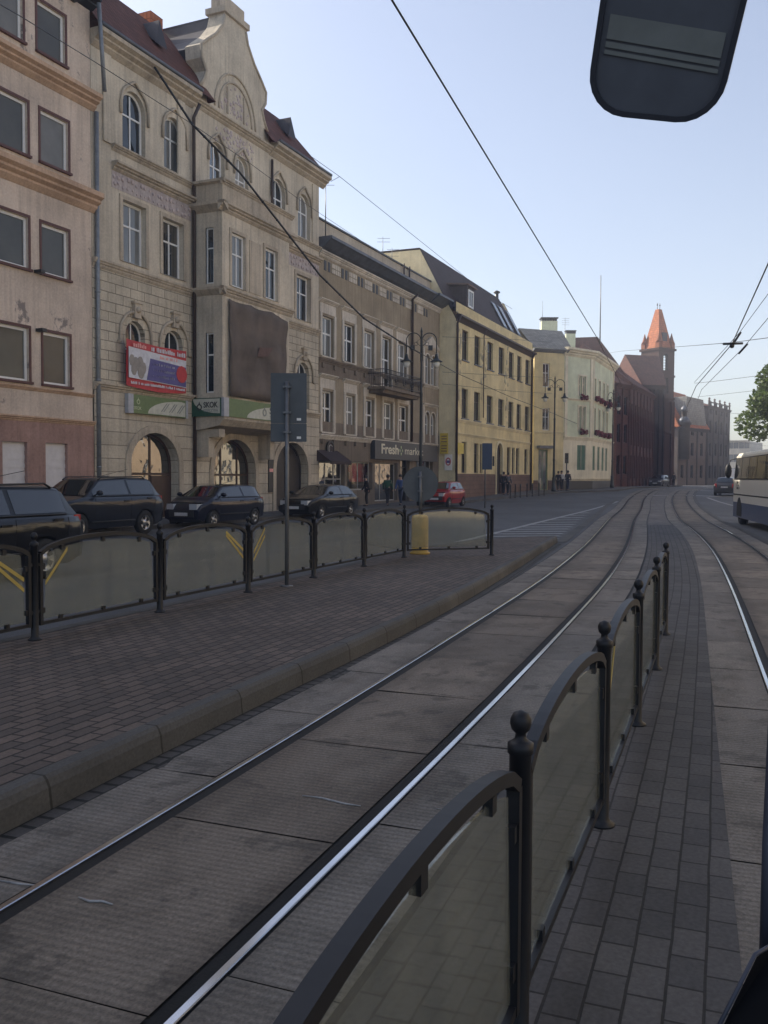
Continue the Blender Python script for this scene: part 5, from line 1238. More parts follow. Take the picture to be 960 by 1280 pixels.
P = MB(); P.box(xa - .1, xa + .5, .4, .44, zq0 - .05, zq1).box(xb - .45, xb + .15, .4, .44, zq0 - .05, zq1); P.build('louvre', 'pane curtain', tww)
m = MB()
for k in range(5): m.box(xa, xb, .5, .56, zo0 + .25 + k * .38, zo0 + .31 + k * .38)
m.box((xa + xb) / 2 - .05, (xa + xb) / 2 + .05, .44, .498, zo0, zo1); m.build('opening_bars', 'dark metal', tww)
m = MB()
for z, e in ((zt, .18), (zo0 - .6, .1), (zq0 - .5, .1), (8, .1), (4.5, .1)): m.box(-e, sd + e, -e, sd + e, z - .28, z)
for x in (.0, sd - .45):
    m.box(x - .1, x + .55, -.14, .0, .3, zq0 - 1.0); m.box(-.14, .0, x, x + .45, .3, zq0 - 1.0)
m.build('band', 'tower brick', tw)
za_ = deep(828, 386, TY + 1.5).z; m = MB(); e = .1; c = sd / 2; h1 = zt + 1.4
top_h = .38
V = [(e, e, zt + .002), (sd - e, e, zt + .002), (sd - e, sd - e, zt + .002), (e, sd - e, zt + .002)]
def ring4(h, z): return [(c - h, c - h, z), (c + h, c - h, z), (c + h, c + h, z), (c - h, c + h, z)]
lv = [ring4(sd / 2 - .08, zt + .002), ring4(sd / 2 * .78, zt + .9), ring4(sd / 2 * .66, zt + 1.7), ring4(.30, za_)]
V = [p for q in lv for p in q]; m.add(V, [(4 * i + k, 4 * i + (k + 1) % 4, 4 * i + 4 + (k + 1) % 4, 4 * i + 4 + k) for i in range(3) for k in range(4)] + [(12, 13, 14, 15)]); sp = m.build('spire', 'orange tiles', tw, uvfn=roof_uv)
MB().tube([(c - .25, c, za_ - .05), (c - .25, c, za_ + .85)], .035, 6).tube([(c + .25, c, za_ - .05), (c + .25, c, za_ + .85)], .035, 6).ball((c - .25, c, za_ + .6), .1).ball((c + .25, c, za_ + .6), .1).build('finial', 'dark metal', sp)
MB().box(c - .45, c + .45, .35, 1.2, zt + .9, zt + 2.1).build('spire_dormer', 'copper dark', sp)
for x, y in ((.3, .3), (sd - .3, .3), (.3, sd - .3), (sd - .3, sd - .3)):
    m = MB().box(x - .32, x + .32, y - .32, y + .32, zt + .01, zt + .75); m.lathe([(.45, zt + .752), (.30, zt + 1.1), (.03, zt + 2.1)], (x, y, 0), 8); m.build('pinnacle', 'orange tiles', tw)

# ================================================================== blocks that close the street
plaster('soot render', (.085, .072, .066), (.08, .07, .06), .6); plaster('pink grey render', (.15, .12, .105), (.10, .08, .07), .5)
q0, q1 = deep(846, 600, 132), deep(882, 600, 139)
tb = far_block('turret_house', 'soot dark corner house with a small onion domed bay beside the tower', XY(q0), XY(q1), deep(858, 537, 134).z, 10, 'pink grey render', 3, 3, .9, [2.0, 2.0, 1.7], [1.8, 5.2, 8.3], pil='soot render', pane='pane', roof=None)
zt3 = deep(858, 537, 134).z + .31; L = (XY(q1) - XY(q0)).length; zr3 = deep(860, 487, 137).z
mb = MB(); mb.add([(-.4, -.4, zt3), (L + .4, -.4, zt3), (L - .2, 3.5, zr3 - .4), (1.6, 3.5, zr3), (-.4, 10, zt3), (1.6, 7.5, zr3), (L + .4, 10, zt3)], [(1, 2, 3, 0), (0, 3, 5, 4), (3, 2, 6, 5), (1, 6, 2)]); rf = tb.part('roof', mb, 'orange tiles', uvfn=roof_uv)
m = MB(); m.prism_y([(2.0, zt3 + .5), (L - .3, zt3 + .5), (L - 1.6, zr3 - 1.5), (2.6, zr3 - 1.3)], -.1, 2.5); tb.part('shingled_gable', m, 'grey shingles', uvfn=roof_uv)
m = MB().box(1.1, 2.1, 5.0, 6.0, zr3 - 1, zr3 + 1.0).box(-.1, .9, 5, 6, zr3 - 2, zr3 + .5); tb.part('chimney', m, 'red brick')
m = MB(); xx = 1.0; m.lathe([(.85, 4.6), (.85, zt3 + .2), (1.0, zt3 + .25), (1.05, zt3 + .6), (.7, zt3 + 1.2), (.4, zt3 + 1.5), (.4, zt3 + 2.1), (.55, zt3 + 2.3), (.45, zt3 + 2.8), (.05, zt3 + 3.2), (.02, zt3 + 3.9)], (xx, -.5, 0), 12); tu = tb.part('turret', m, 'soot render')
MB().lathe([(1.06, zt3 + .62), (.72, zt3 + 1.22), (.42, zt3 + 1.5)], (xx, -.5, 0), 12).lathe([(.57, zt3 + 2.3), (.47, zt3 + 2.8), (.07, zt3 + 3.2)], (xx, -.5, 0), 12).build('onion_dome', 'zinc', tu)
q0, q1 = deep(883, 600, 140), deep(910, 600, 150); z4 = deep(896, 512, 144).z
db = far_block('grey_tenement', 'tall dark grey tenement with roof balustrade at the end of the street', XY(q0), XY(q1), z4, 12, 'soot render', 4, 4, 1.0, 2.0, [1.8, 5.4, 9.0, 12.0], pil='soot render', roof=1, ridge=2.3, roofmat='red tiles', hip=1.5)
L = (XY(q1) - XY(q0)).length; m = MB()
for k in range(5): m.lathe([(.14, z4 + .3), (.14, z4 + 1.0), (.24, z4 + 1.05), (.10, z4 + 1.25), (.20, z4 + 1.45), (.03, z4 + 1.65)], (.4 + k * (L - .8) / 4, -.1, 0), 8)
m.box(.3, L - .3, -.2, 0, z4 + .85, z4 + .98); db.part('balustrade', m, 'pink grey render')
q0, q1 = deep(909, 600, 215), deep(936, 600, 212); z5 = deep(920, 552, 214).z
far_block('distant_block', 'pale grey flat roofed block far down the street beyond the bus', XY(q0), XY(q1), z5, 12, 'attic render', 3, 4, 1.2, 1.8, [2.5, 5.8, 9.0], roof=None)

# ================================================================== sunlit houses on the opposite side (outside the view, seen in the window panes)
for k, (u0, u1, H_, c, lb) in enumerate([(-46, -22, 15, (.62, .50, .33), 'sunlit ochre row house opposite the gabled house'), (-21.5, 6, 13, (.66, .58, .44), 'sunlit cream row house opposite the grocery'), (6.5, 34, 15, (.58, .44, .30), 'sunlit buff row house opposite the yellow house'), (34.5, 66, 13, (.64, .56, .42), 'sunlit pale row house opposite the mint house'), (67, 110, 15, (.55, .42, .30), 'sunlit tan row house opposite the brick office')]):
    plaster('opposite render %d' % k, c, tuple(x * .5 for x in c), .3)
    A, Bq = S.w(u1, -35), S.w(u0, -35)
    b = far_block('row_house', lb, A, Bq, H_, 10, 'opposite render %d' % k, 4, int((u1 - u0) / 3.4), 1.25, 2.0, [1.4, 4.9, 8.2, 11.0][:4] if H_ > 14 else [1.2, 4.4, 7.4, 10.2], frame='white upvc', roof=1, ridge=4, cat='house')
# ================================================================== fences with arched glass panels
def fence(name, label, pts, z0, tapes, clear=(), H=1.03, group=None):
    root = thing(name, label, 'fence', (pts[0].x, pts[0].y, z0), 0, group); o = pts[0]
    for p in pts:
        q = Vector((p.x - o.x, p.y - o.y, 0)); m = MB()
        m.lathe([(.066, 0), (.066, .010), (.045, .022), (.036, .04), (.034, H - .135), (.040, H - .13), (.040, H - .10), (.030, H - .095), (.018, H - .085), (.016, H - .07), (.028, H - .058), (.033, H - .04), (.032, H - .025), (.023, H - .008), (.004, H)], q, 16)
        m.build('post', 'fence paint', root)
    for k, (a, b) in enumerate(zip(pts, pts[1:])):
        d = b - a; L = d.length; d.normalize()
        fr_ = bpy.data.objects
        ang = math.atan2(d.y, d.x); off_ = Vector((a.x - o.x, a.y - o.y, 0))
        e = .075; x0, x1 = e, L - e; zl = .15; zs = H * .80; rise = .135; n = 18
        m = MB(); top = []
        for i in range(n + 1):
            t = i / n; top.append((x0 + (x1 - x0) * t, zs + rise * (1 - (2 * t - 1) ** 2) ** .62))
        # flat bars of 40 x 22 mm: arched top rail, stiles, bottom rail
        hw, hh = .021, .02
        P = []
        for i, (x, z) in enumerate(top):
            t0 = top[max(0, i - 1)]; t1 = top[min(n, i + 1)]; tx, tz = t1[0] - t0[0], t1[1] - t0[1]; l = math.hypot(tx, tz); nx, nz = -tz / l, tx / l
            P.append([(x + nx * hh, -hw, z + nz * hh), (x + nx * hh, hw, z + nz * hh), (x - nx * hh, hw, z - nz * hh), (x - nx * hh, -hw, z - nz * hh)])
        m.add([p for q in P for p in q], [(4 * i + j, 4 * i + (j + 1) % 4, 4 * i + 4 + (j + 1) % 4, 4 * i + 4 + j) for i in range(n) for j in range(4)])
        m.box(x0 - .018, x0 + .018, -.02, .02, zl - .02, zs - .005); m.box(x1 - .018, x1 + .018, -.02, .02, zl - .02, zs - .005)
        m.box(x0 + .0185, x1 - .0185, -.017, .017, zl - .018, zl + .012)
        for z in (zl + .1, zs - .12): m.box(x0 - .05, x0 - .0185, -.012, .012, z, z + .03); m.box(x1 + .0185, x1 + .05, -.012, .012, z, z + .03)
        pf = m.build('panel_frame', 'fence paint', root); pf.location = off_; pf.rotation_euler = (0, 0, ang)
        gm = MB(); gi = [(x, z - .055) for x, z in top if x0 + .04 < x < x1 - .04]
        gm.prism_y([(x0 + .04, zl + .035), (x1 - .04, zl + .035)] + gi[::-1], -.004, .004)
        gm.build('glass_pane', 'fence glass clear' if k in clear else 'fence glass', pf)
        for x, z, vert in [(x0 + (x1 - x0) * t, zl + .028, 1) for t in (.15, .5, .85)] + [(x0 + .032, zl + (zs - zl) * t, 0) for t in (.18, .8)] + [(x1 - .032, zl + (zs - zl) * t, 0) for t in (.18, .8)] + [(top[i][0], top[i][1] - .05, 1) for i in (3, 9, 15)]:
            MB().box(x - (.022 if vert else .016), x + (.022 if vert else .016), -.014, .014, z - (.028 if vert else .025), z + (.022 if vert else .025)).build('clip', 'fence paint', pf)
        for kk, side in tapes:
            if kk != k: continue
            for dd in (0, .10):
                if side == 'end': P = [(x1 - .06, zl + .42 - dd), (x1 - .06, zl + .46 - dd), (x1 - .46, zs + .04 - dd * .4), (x1 - .46 - .02, zs + .015 - dd * .4)]
                else: P = [(x0 + .06, zl + .36 - dd), (x0 + .36, zs + .0 - dd), (x0 + .36, zs + .04 - dd), (x0 + .06, zl + .40 - dd)]
                if side == 'one' and dd: continue
                MB().prism_y(P, -.0075, -.0055).build('warning_tape', 'yellow tape', pf)
    return root
V2 = lambda x, y: Vector((x, y, 0))
d0 = (V2(.40, 17.28) - V2(-3.33, 8.41)) / 5
LP = [V2(-3.33, 8.41) + d0 * k for k in range(-3, 6)] + [V2(2.18, 17.87)]
LF = fence('platform_fence', 'glass panelled dark railing along the road side of the tram platform', LP, PH, [(2, 'end'), (3, 'one'), (4, 'end'), (5, 'start')], clear=(8,))
RP = [V2(-.27, .93), V2(.42, 2.67), V2(1.10, 4.38), V2(1.79, 6.19), V2(2.48, 8.02), V2(3.13, 9.80)]
RF = fence('island_fence', 'glass panelled dark railing with ball topped posts on the island between the tracks', RP, .012, [(2, 'one')])

# ================================================================== street furniture
def lamp(loc, rotz, label):
    r = thing('street_lamp', label, 'street lamp', loc, rotz, 'double armed street lamps'); h = 9.7
    MB().lathe([(.22, 0), (.22, .25), (.18, .3), (.15, 1.1), (.17, 1.15), (.12, 1.25), (.095, 2.6), (.115, 2.65), (.115, 2.75), (.090, 2.85), (.080, 6.2), (.10, 6.25), (.065, 6.4), (.055, h), (.07, h + .05), (.01, h + .3)], (0, 0, 0), 12).build('pole', 'lamp post green', r)
    for s in (-1, 1):
        P = [(s * .05, 0, h - 1.9)] + [(s * (.44 - .40 * math.cos(t)), 0, h - .42 + .40 * math.sin(t)) for t in [math.pi * i / 12 for i in range(13)]] + [(s * .84, 0, h - 1.15)]
        P[0] = (s * .05, 0, h - 1.6); a = MB().tube(P, .028, 7); a.tube([(s * .06, 0, h - .75), (s * .3, 0, h - .55), (s * .1, 0, h - .35)], .014, 5)
        a.tube([(s * (.3 + .1 * math.cos(t * .6)), 0, h - .62 + .1 * math.sin(t * .6)) for t in range(11)], .014, 5)
        a = a.build('arm', 'lamp post green', r)
        MB().lathe([(.06, h - 1.18), (.09, h - 1.3), (.11, h - 1.42), (.16, h - 1.5), (.34, h - 1.60), (.345, h - 1.63), (.05, h - 1.6)], (s * .84, 0, 0), 14).build('lamp_shade', 'lamp post green', a)
        MB().lathe([(.19, h - 1.605), (.20, h - 1.75), (.14, h - 1.9), (.02, h - 1.96)], (s * .84, 0, 0), 12).build('lamp_globe', 'lamp glass', a)
        MB().box(s * .5 - .12, s * .5 + .12, -.1, .1, h - .98, h - .72).build('flood_box', 'dark metal', a)
    return r
l1 = deep(525.5, 640, 50); LP1 = V2(l1.x, 50); lamp((LP1.x, LP1.y, gz(50) + .12), RAD(0), 'double bell street lamp in front of the grocery balcony')
l2 = deep(692, 617, 77); LP2 = V2(l2.x, 77); lamp((LP2.x, LP2.y, gz(77) + .12), RAD(0), 'double bell street lamp in front of the corner wing shop door')
l3 = deep(765, 610, 90); LP3 = V2(l3.x, 90); lamp((LP3.x, LP3.y, gz(90) + .12), RAD(-66), 'double bell street lamp between the mint house and the brick office')
# the two road signs seen from behind
pB = ground(358.5, 733, PH)
r = thing('road_sign', 'grey back of two stacked rectangular road signs on a tall pole on the platform', 'road sign', pB)
Yb = pB.y; zt1, zt0 = deep(360, 466, Yb).z - PH, deep(360, 552, Yb).z - PH; zs_ = deep(360, 529, Yb).z - PH; xw = 22.5 / FPX * Yb
MB().tube([(0, 0, 0), (0, 0, zt1 - .12)], .03, 10).lathe([(.09, 0), (.09, .015), (.03, .02)], (0, 0, 0), 12).build('pole', 'galvanised', r)
def plate(name, z0, z1, x0, x1):
    c = .012; P = []
    for cx, cz, a0 in ((x1 - c, z0 + c, -90), (x1 - c, z1 - c, 0), (x0 + c, z1 - c, 90), (x0 + c, z0 + c, 180)): P += [(cx + c * math.cos(RAD(a0 + 30 * k)), cz + c * math.sin(RAD(a0 + 30 * k))) for k in range(4)]
    return MB().prism_y(P, .035, .05).build(name, 'sign back', r)
p1_ = plate('sign_plate', zs_ + .0015, zt1, -xw + .02, xw + .02); p2_ = plate('sign_plate', zt0, zs_ - .0015, -xw + .02, xw + .02)
for z in (zt1 - .2, zs_ + .15): MB().box(-.055, .055, -.033, .034, z - .013, z + .013).build('clamp', 'galvanised', p1_)
MB().box(-.055, .055, -.033, .034, zt0 + .12, zt0 + .146).build('clamp', 'galvanised', p2_)
for z, p_ in ((zs_ + .04, p1_), (zt0 + .04, p2_)): MB().box(xw - .12, xw - .06, .029, .034, z, z + .035).build('sticker', 'white paint', p_)
pC = ground(525.5, 693.5, PH); pC = V2(pC.x, pC.y + .25); 
r = thing('traffic_bollard', 'yellow cylindrical bollard behind the end panel of the platform railing', 'bollard', (pC.x, pC.y, PH))
hb = .80; MB().lathe([(.21, 0), (.21, .03), (.172, .05), (.172, hb - .08), (.16, hb - .02), (.10, hb)], (0, 0, 0), 18).build('body', 'yellow bollard', r)
r = thing('round_road_sign', 'grey back of a round road sign on a short pole above the yellow bollard', 'road sign', (pC.x, pC.y, PH + hb))
zc = deep(526, 605, pC.y).z - PH - hb; R = 22.3 / FPX * pC.y
MB().tube([(0, 0, 0), (0, 0, zc + R * .7)], .032, 10).build('pole', 'galvanised', r)
sp = MB().prism_y([(R * math.cos(t * .1963), zc + R * math.sin(t * .1963)) for t in range(32)], .036, .05).build('sign_plate', 'sign back', r)
for z in (zc + R * .4, zc - R * .4): MB().box(-.055, .055, -.033, .034, z - .013, z + .013).build('clamp', 'galvanised', sp)
# black bollards along the kerb
xsb = [(638, 623), (644, 622.5), (650.4, 622), (658.8, 621.2), (665.5, 620.6), (673.6, 619.8), (680.2, 619.3)]
ordn = ['first', 'second', 'third', 'fourth', 'fifth', 'sixth', 'seventh']
for k, (x, y) in enumerate(xsb):
    p = ground(x, y, .12); p.z = gz(p.y) + .124
    r = thing('kerb_bollard', 'black kerb bollard, %s of the row counting from the yellow house door to the lamp' % ordn[k], 'bollard', p, 0, 'black bollards along the kerb')
    MB().lathe([(.07, 0), (.05, .06), (.045, .8), (.06, .82), (.06, .87), (.04, .89), (.055, .95), (.01, 1.0)], (0, 0, 0), 10).build('post', 'dark metal', r)
# blue board on a post and a small white pillar in front of the yellow house
Yq = 50; a, b = deep(603, 554, Yq), deep(615, 587, Yq); zb_ = gz(Yq) + .0
r = thing('blue_board', 'dark blue road board on a post in front of the yellow house', 'road sign', ((a.x + b.x) / 2, Yq, zb_))
w_ = (b.x - a.x) / 2; MB().tube([(-.1, .06, 0), (-.1, .06, a.z - zb_)], .04, 8).build('post', 'galvanised', r); MB().box(-w_, w_, -.02, .02, b.z - zb_, a.z - zb_).build('board', 'sign blue', r); MB().box(w_ + .02, w_ + .12, -.05, .02, b.z - zb_ + .2, b.z - zb_ + .75).build('lamp_box', 'dark metal', r)
p = ground(611, 617, .12); r = thing('white_cabinet', 'small white cabinet standing at the plinth of the yellow house', 'cabinet', (p.x, p.y - 1.5, gz(p.y) + .12)); MB().box(-.22, .22, -.15, .15, .06, .85).build('body', 'white paint', r); MB().box(-.25, .25, -.18, .18, .852, .9).build('cap', 'galvanised', r); MB().box(-.24, .24, -.17, .17, 0, .058).build('base', 'galvanised', r)
p = deep(708, 600, 79); r = thing('traffic_light', 'dark traffic light seen from the side near the mint house corner', 'traffic light', (p.x, 79, gz(79) + .12)); MB().tube([(0, 0, 0), (0, 0, 2.6)], .05, 8).build('pole', 'dark metal', r)
h_ = MB().box(-.14, .14, -.12, .12, 2.45, 3.35).build('signal_head', 'dark metal', r)
for z in (2.6, 2.9, 3.2): MB().lathe([(.1, 0), (.09, .02)], (0, 0, 0), 10).build('lens', 'pane dark', h_).matrix_local = Matrix.Translation((0, -.121, z)) @ Matrix.Rotation(math.pi / 2, 4, 'X')

# ================================================================== overhead wires
def wire(label, pts, r=.010, name='overhead_wire', cat='wire', sag=0):
    P = []
    for a, b in zip(pts, pts[1:]):
        n = 12
        for k in range(n): t = k / n; q = Vector(a).lerp(Vector(b), t); q.z -= sag * 4 * t * (1 - t); P.append(q)
    P.append(Vector(pts[-1])); m = MB().tube(P, r, 5); o = m.build(name, 'wire'); tag(o, label, cat); return o
HW = 5.5
def follow(P, ys): return [Vector((P[near(P, y)].x, P[near(P, y)].y, HW + gz(y))) for y in ys]
ta = [deep(420, -116, 5.3), deep(490, 0, 7.0), deep(745, 420, 23.5)] + follow(TA, [40, 60, 80, 105, 140])
ta[0] = ta[1] + (ta[1] - ta[2]) * .6
wire('contact wire above the near track running from top centre to the brick roofs', ta, .009)
k1, k2 = deep(915, 430, 25), deep(870, 483, 35.5); k0 = k1 + (deep(960, 330, 15.5) - k1) * 2.2
wire('contact wire above the right track passing through the dark clamp', [k0, k1, k2] + follow(TB, [50, 70, 95, 140]), .014)
wire('thinner messenger wire left of the right contact wire', [deep(1010, 300, 17), deep(925, 415, 24.4), deep(868, 478, 36)], .008)
wire('wire to the right of the clamp with its own insulator', [deep(1010, 338, 17), deep(928, 436, 25.5), deep(877, 487, 36), deep(872, 500, 44)], .009)
cl = thing('wire_clamp', 'dark clamp where the span wire meets the right contact wire', 'clamp', k1); MB().tube([(-.25, 0, 0), (.3, 0, .02)], .035, 6).tube([(0, 0, -.05), (.12, -.3, .28)], .03, 6).build('clamp_body', 'dark metal', cl); MB().ball((0, 0, -.05), .07).build('clamp_bolt', 'dark metal', cl)
ins = thing('insulator', 'small dark insulator on the wire below the clamp', 'insulator', deep(927, 437, 25.5)); MB().tube([(-.04, .1, -.10), (.10, -.16, .14)], .03, 6).build('rod', 'dark metal', ins)
wire('long horizontal span wire from the brick office across to the right edge', [deep(746, 444, 95), deep(775, 439, 60), deep(912, 428.5, 25), deep(1000, 417, 16)], .008)
wire('upper far span wire left of the tree', [deep(868, 479, 60), deep(890, 477, 55), deep(1000, 463, 50)], .012)
wire('lower far span wire left of the tree', [deep(872, 496, 80), deep(892, 494, 72), deep(1000, 482, 65)], .014)
wire('thin span wire in the gap above the distant block', [deep(905, 516, 120), deep(960, 519, 90)], .018)
# thick cable from the gabled house to the first lamp, then thinner onwards
cab = [S.w(*[S.at(188, 76, -.3)[0], -.3, S.at(188, 76, -.3)[1]])]
for x, y, Y in [(240, 155, 33.6), (300, 216, 35.0), (355, 286, 37.8), (400, 344, 40.6), (455, 398, 44.2), (500, 427, 47.5), (526, 442, 49.9)]: cab.append(deep(x, y, Y))
tw2 = MB().tube(lerp_poly(cab, 1.0), .042, 6)
cc = lerp_poly(cab, .55)
for i, p in enumerate(cc[1:-1]): 
    if i % 2 == 0: tw2.ball(p, .06, 6, 4, (1, 1, 1))
tag(tw2.build('cable_bundle', 'wire'), 'thick bundled cable sagging from the gabled house roof down to the lamp post', 'cable')
wire('cable continuing from the grocery lamp down to the corner wing lamp', [deep(526, 442, 49.9), deep(570, 466, 55), deep(640, 497, 66), deep(692, 517, 76.9)], .02)
wire('cable continuing from the corner wing lamp to the brick office', [deep(692, 517, 76.9), deep(722, 530, 83), deep(766, 545, 92)], .02)
wire('thin wire crossing the salmon and gabled fronts from the left edge to the grocery roof', [deep(-30, -12, 14), deep(25, 20, 17), deep(118, 77, 22), deep(240, 155, 27), deep(315, 206, 32), deep(375, 250, 38), deep(480, 320, 52)], .010)
wire('thin wire from the gabled house eave corner across the sky to the yellow roof', [S.w(S.at(384, 192, 0)[0], 0, S.at(384, 192, 0)[1]), deep(425, 221, 47), deep(480, 265, 52), deep(605, 365, 66), deep(640, 386, 72)], .014)
wire('short bracket wire at the gabled house eave corner', [S.w(S.at(405, 228, 0)[0], -.4, S.at(405, 228, 0)[1]), deep(424, 221, 47)], .014)
wire('wire between the gabled house roof and the top of its gable', [deep(237, 54, 38), deep(268, 33, 38.5)], .014)
wire('upper span wire from the yellow front through the lamp to the mint house', [deep(553, 421, 58), deep(640, 424, 66), deep(690, 428, 76)], .012)
wire('lower span wire from the yellow front to the corner wing lamp', [deep(553, 465, 58), deep(640, 470, 66), deep(690, 472, 76)], .012)
wire('lowest span wire from the yellow front to the corner wing lamp', [deep(553, 480, 58), deep(640, 489, 66), deep(690, 492, 76)], .012)
# masts and aerials
def mast(label, x, y0, y1, Y, r=.03, arms=0):
    b, t = deep(x, y0, Y), deep(x, y1, Y); o = thing('aerial', label, 'aerial', b); h = t.z - b.z
    MB().tube([(0, 0, -.6), (0, 0, h)], [r, r * .5], 6).build('mast', 'galvanised', o)
    for k in range(arms): MB().tube([(-.35, 0, h - .1 - .22 * k), (.45, 0, h - .1 - .22 * k)], .012, 5).build('rod', 'galvanised', o)
mast('tall radio mast on the red tiled roof behind the mint house', 750, 424, 344, 103, .08)
mast('thin rod aerial with a cross arm at the right eave of the gabled house', 407, 280, 229, 46, .035, 1)
mast('thin rod aerial on the brown attic near the yellow gable', 478.5, 318, 296, 56, .03, 2)
mast('small branched aerial on the yellow gable end', 490, 322, 310, 60, .03, 3)
mast('thin mast above the larger pale green chimney', 678, 404, 376, 91, .03)
mast('comb shaped aerial left of the smaller pale green chimney', 706, 430, 397, 95, .035, 4)

# ================================================================== the tram's own mirror and front pillar (just ahead of the lens)
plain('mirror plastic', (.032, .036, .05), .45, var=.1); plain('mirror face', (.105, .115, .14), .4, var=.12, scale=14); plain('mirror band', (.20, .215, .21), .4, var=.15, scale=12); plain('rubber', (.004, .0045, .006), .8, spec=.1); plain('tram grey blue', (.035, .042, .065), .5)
mc = deep(833, 40, 1.25); r = thing('tram_mirror', 'dark rounded exterior mirror of the tram hanging at the upper right', 'mirror', mc, 0)
hw = .095
def rrect(w, z0, z1, c, n=7, taper=.0):
    P = []
    for cx, cz, a0 in ((w - c, z0 + c, -90), (w - c, z1 - c, 0), (-w + c, z1 - c, 90), (-w + c, z0 + c, 180)):
        for k in range(n): a = RAD(a0 + 90 * k / (n - 1)); P.append(((cx + c * math.cos(a)) * (1 + taper * ((cz - z0) / (z1 - z0))), cz + c * math.sin(a)))
    return P
hs = MB(); outer_ = rrect(.098, -.117, .30, .060, taper=.07); inner_ = rrect(.090, -.109, .292, .053, taper=.07)
hs.ring(outer_, inner_, -.012, .0); hs.prism_y(outer_, .0005, .02); hs.prism_y([(x * .86, z * .9 + .008) for x, z in outer_], .0205, .05); hs = hs.build('housing', 'mirror plastic', r)
MB().prism_y(inner_, -.006, -.002).build('mirror_face', 'mirror face', r)
for z0, z1, m_ in ((-.020, .012, 'mirror band'), (-.031, -.0235, 'mirror band'), (-.040, -.0345, 'mirror band')): MB().prism_y([(-.083, z0 + .006), (.083, z0 - .008), (.083, z1 - .008), (-.083, z1 + .006)], -.0085, -.0065).build('reflection_strip', m_, r)  # pale strips paint the reflected bands onto the mirror face
MB().tube([(0, .03, .25), (0, .03, .42), (.2, -.1, .5), (.5, -.5, .5)], .014, 8).build('bracket', 'mirror plastic', r)
r.scale = (.95, .95, .95); r.rotation_euler = (RAD(24), RAD(12), RAD(-17))
# front corner of the tram body at the lower right
pA_ = deep(934, 1240, .85); r = thing('tram_cab', 'black tram front corner with window pillar at the lower right edge', 'tram', (0, 0, 0))
e = [deep(x, y, Y) for x, y, Y in [(903, 1284, .80), (946, 1196, .84), (975, 1178, .86)]]
m = MB(); dn = Vector((0, 0, -.35)); bk_ = Vector((.25, .02, 0)); top_ = e + [e[2] + Vector((.2, 0, 0)), Vector((e[0].x + .2, e[0].y - .3, e[0].z - .02)), Vector((e[0].x - .05, e[0].y - .3, e[0].z - .1))]
n = len(top_); V = [tuple(p) for p in top_] + [tuple(p + dn) for p in top_]; m.add(V, [tuple(range(n - 1, -1, -1)), tuple(range(n, 2 * n))] + [(i, (i + 1) % n, (i + 1) % n + n, i + n) for i in range(n)]); m.build('dash_corner', 'rubber', r)
MB().tube([e[0] + Vector((-.003, 0, .002)), e[1] + Vector((-.002, 0, .002)), e[2] + Vector((0, 0, .002))], .0022, 6).build('rubber_seal', 'tram grey blue', r)
MB().tube([deep(957, 1200, .90), deep(961, 1050, .93), deep(968, 900, .97), deep(985, 700, 1.02)], .007, 8).build('window_pillar', 'tram grey blue', r)
# ================================================================== vehicles
def paint(name, c, coat=1.0, rough=.35):
    m, nt, b = nodes(name); v = coords(nt); nz = noise(nt, v, 3, 5, .6)
    sx = N(nt, 'ShaderNodeSeparateXYZ'); nt.links.new(v, sx.inputs[0])
    col = mixc(nt, ramp(nt, nz, [(.5, 0), (.85, .08)]), c, (.10, .09, .08))
    nt.links.new(col, b.inputs['Base Color']); b.inputs['Roughness'].default_value = rough; b.inputs['Coat Weight'].default_value = coat * .7; b.inputs['Coat Roughness'].default_value = .02; b.inputs['Specular IOR Level'].default_value = .15
    return m
paint('paint navy', (.004, .006, .018)); paint('paint black', (.004, .004, .0045)); paint('paint slate', (.009, .012, .020)); paint('paint red', (.30, .012, .014)); paint('paint dark', (.004, .005, .008)); paint('paint grey', (.05, .05, .055))
plain('tyre', (.012, .012, .012), .85); plain('alloy', (.42, .43, .45), .3, .8, var=.1); plain('headlight', (.55, .58, .62), .1, .3, var=.05); plain('tail red', (.42, .02, .02), .25, var=.1); plain('plate white', (.55, .55, .55), .5); plain('car plastic', (.015, .015, .016), .6)
def sm(a, b, t): t = min(1, max(0, (t - a) / (b - a))); return t * t * (3 - 2 * t)
def lint(pts, x):
    if x <= pts[0][0]: return pts[0][1]
    for (a, p), (b, q) in zip(pts, pts[1:]):
        if x <= b: t = (x - a) / (b - a); return p + (q - p) * t
    return pts[-1][1]
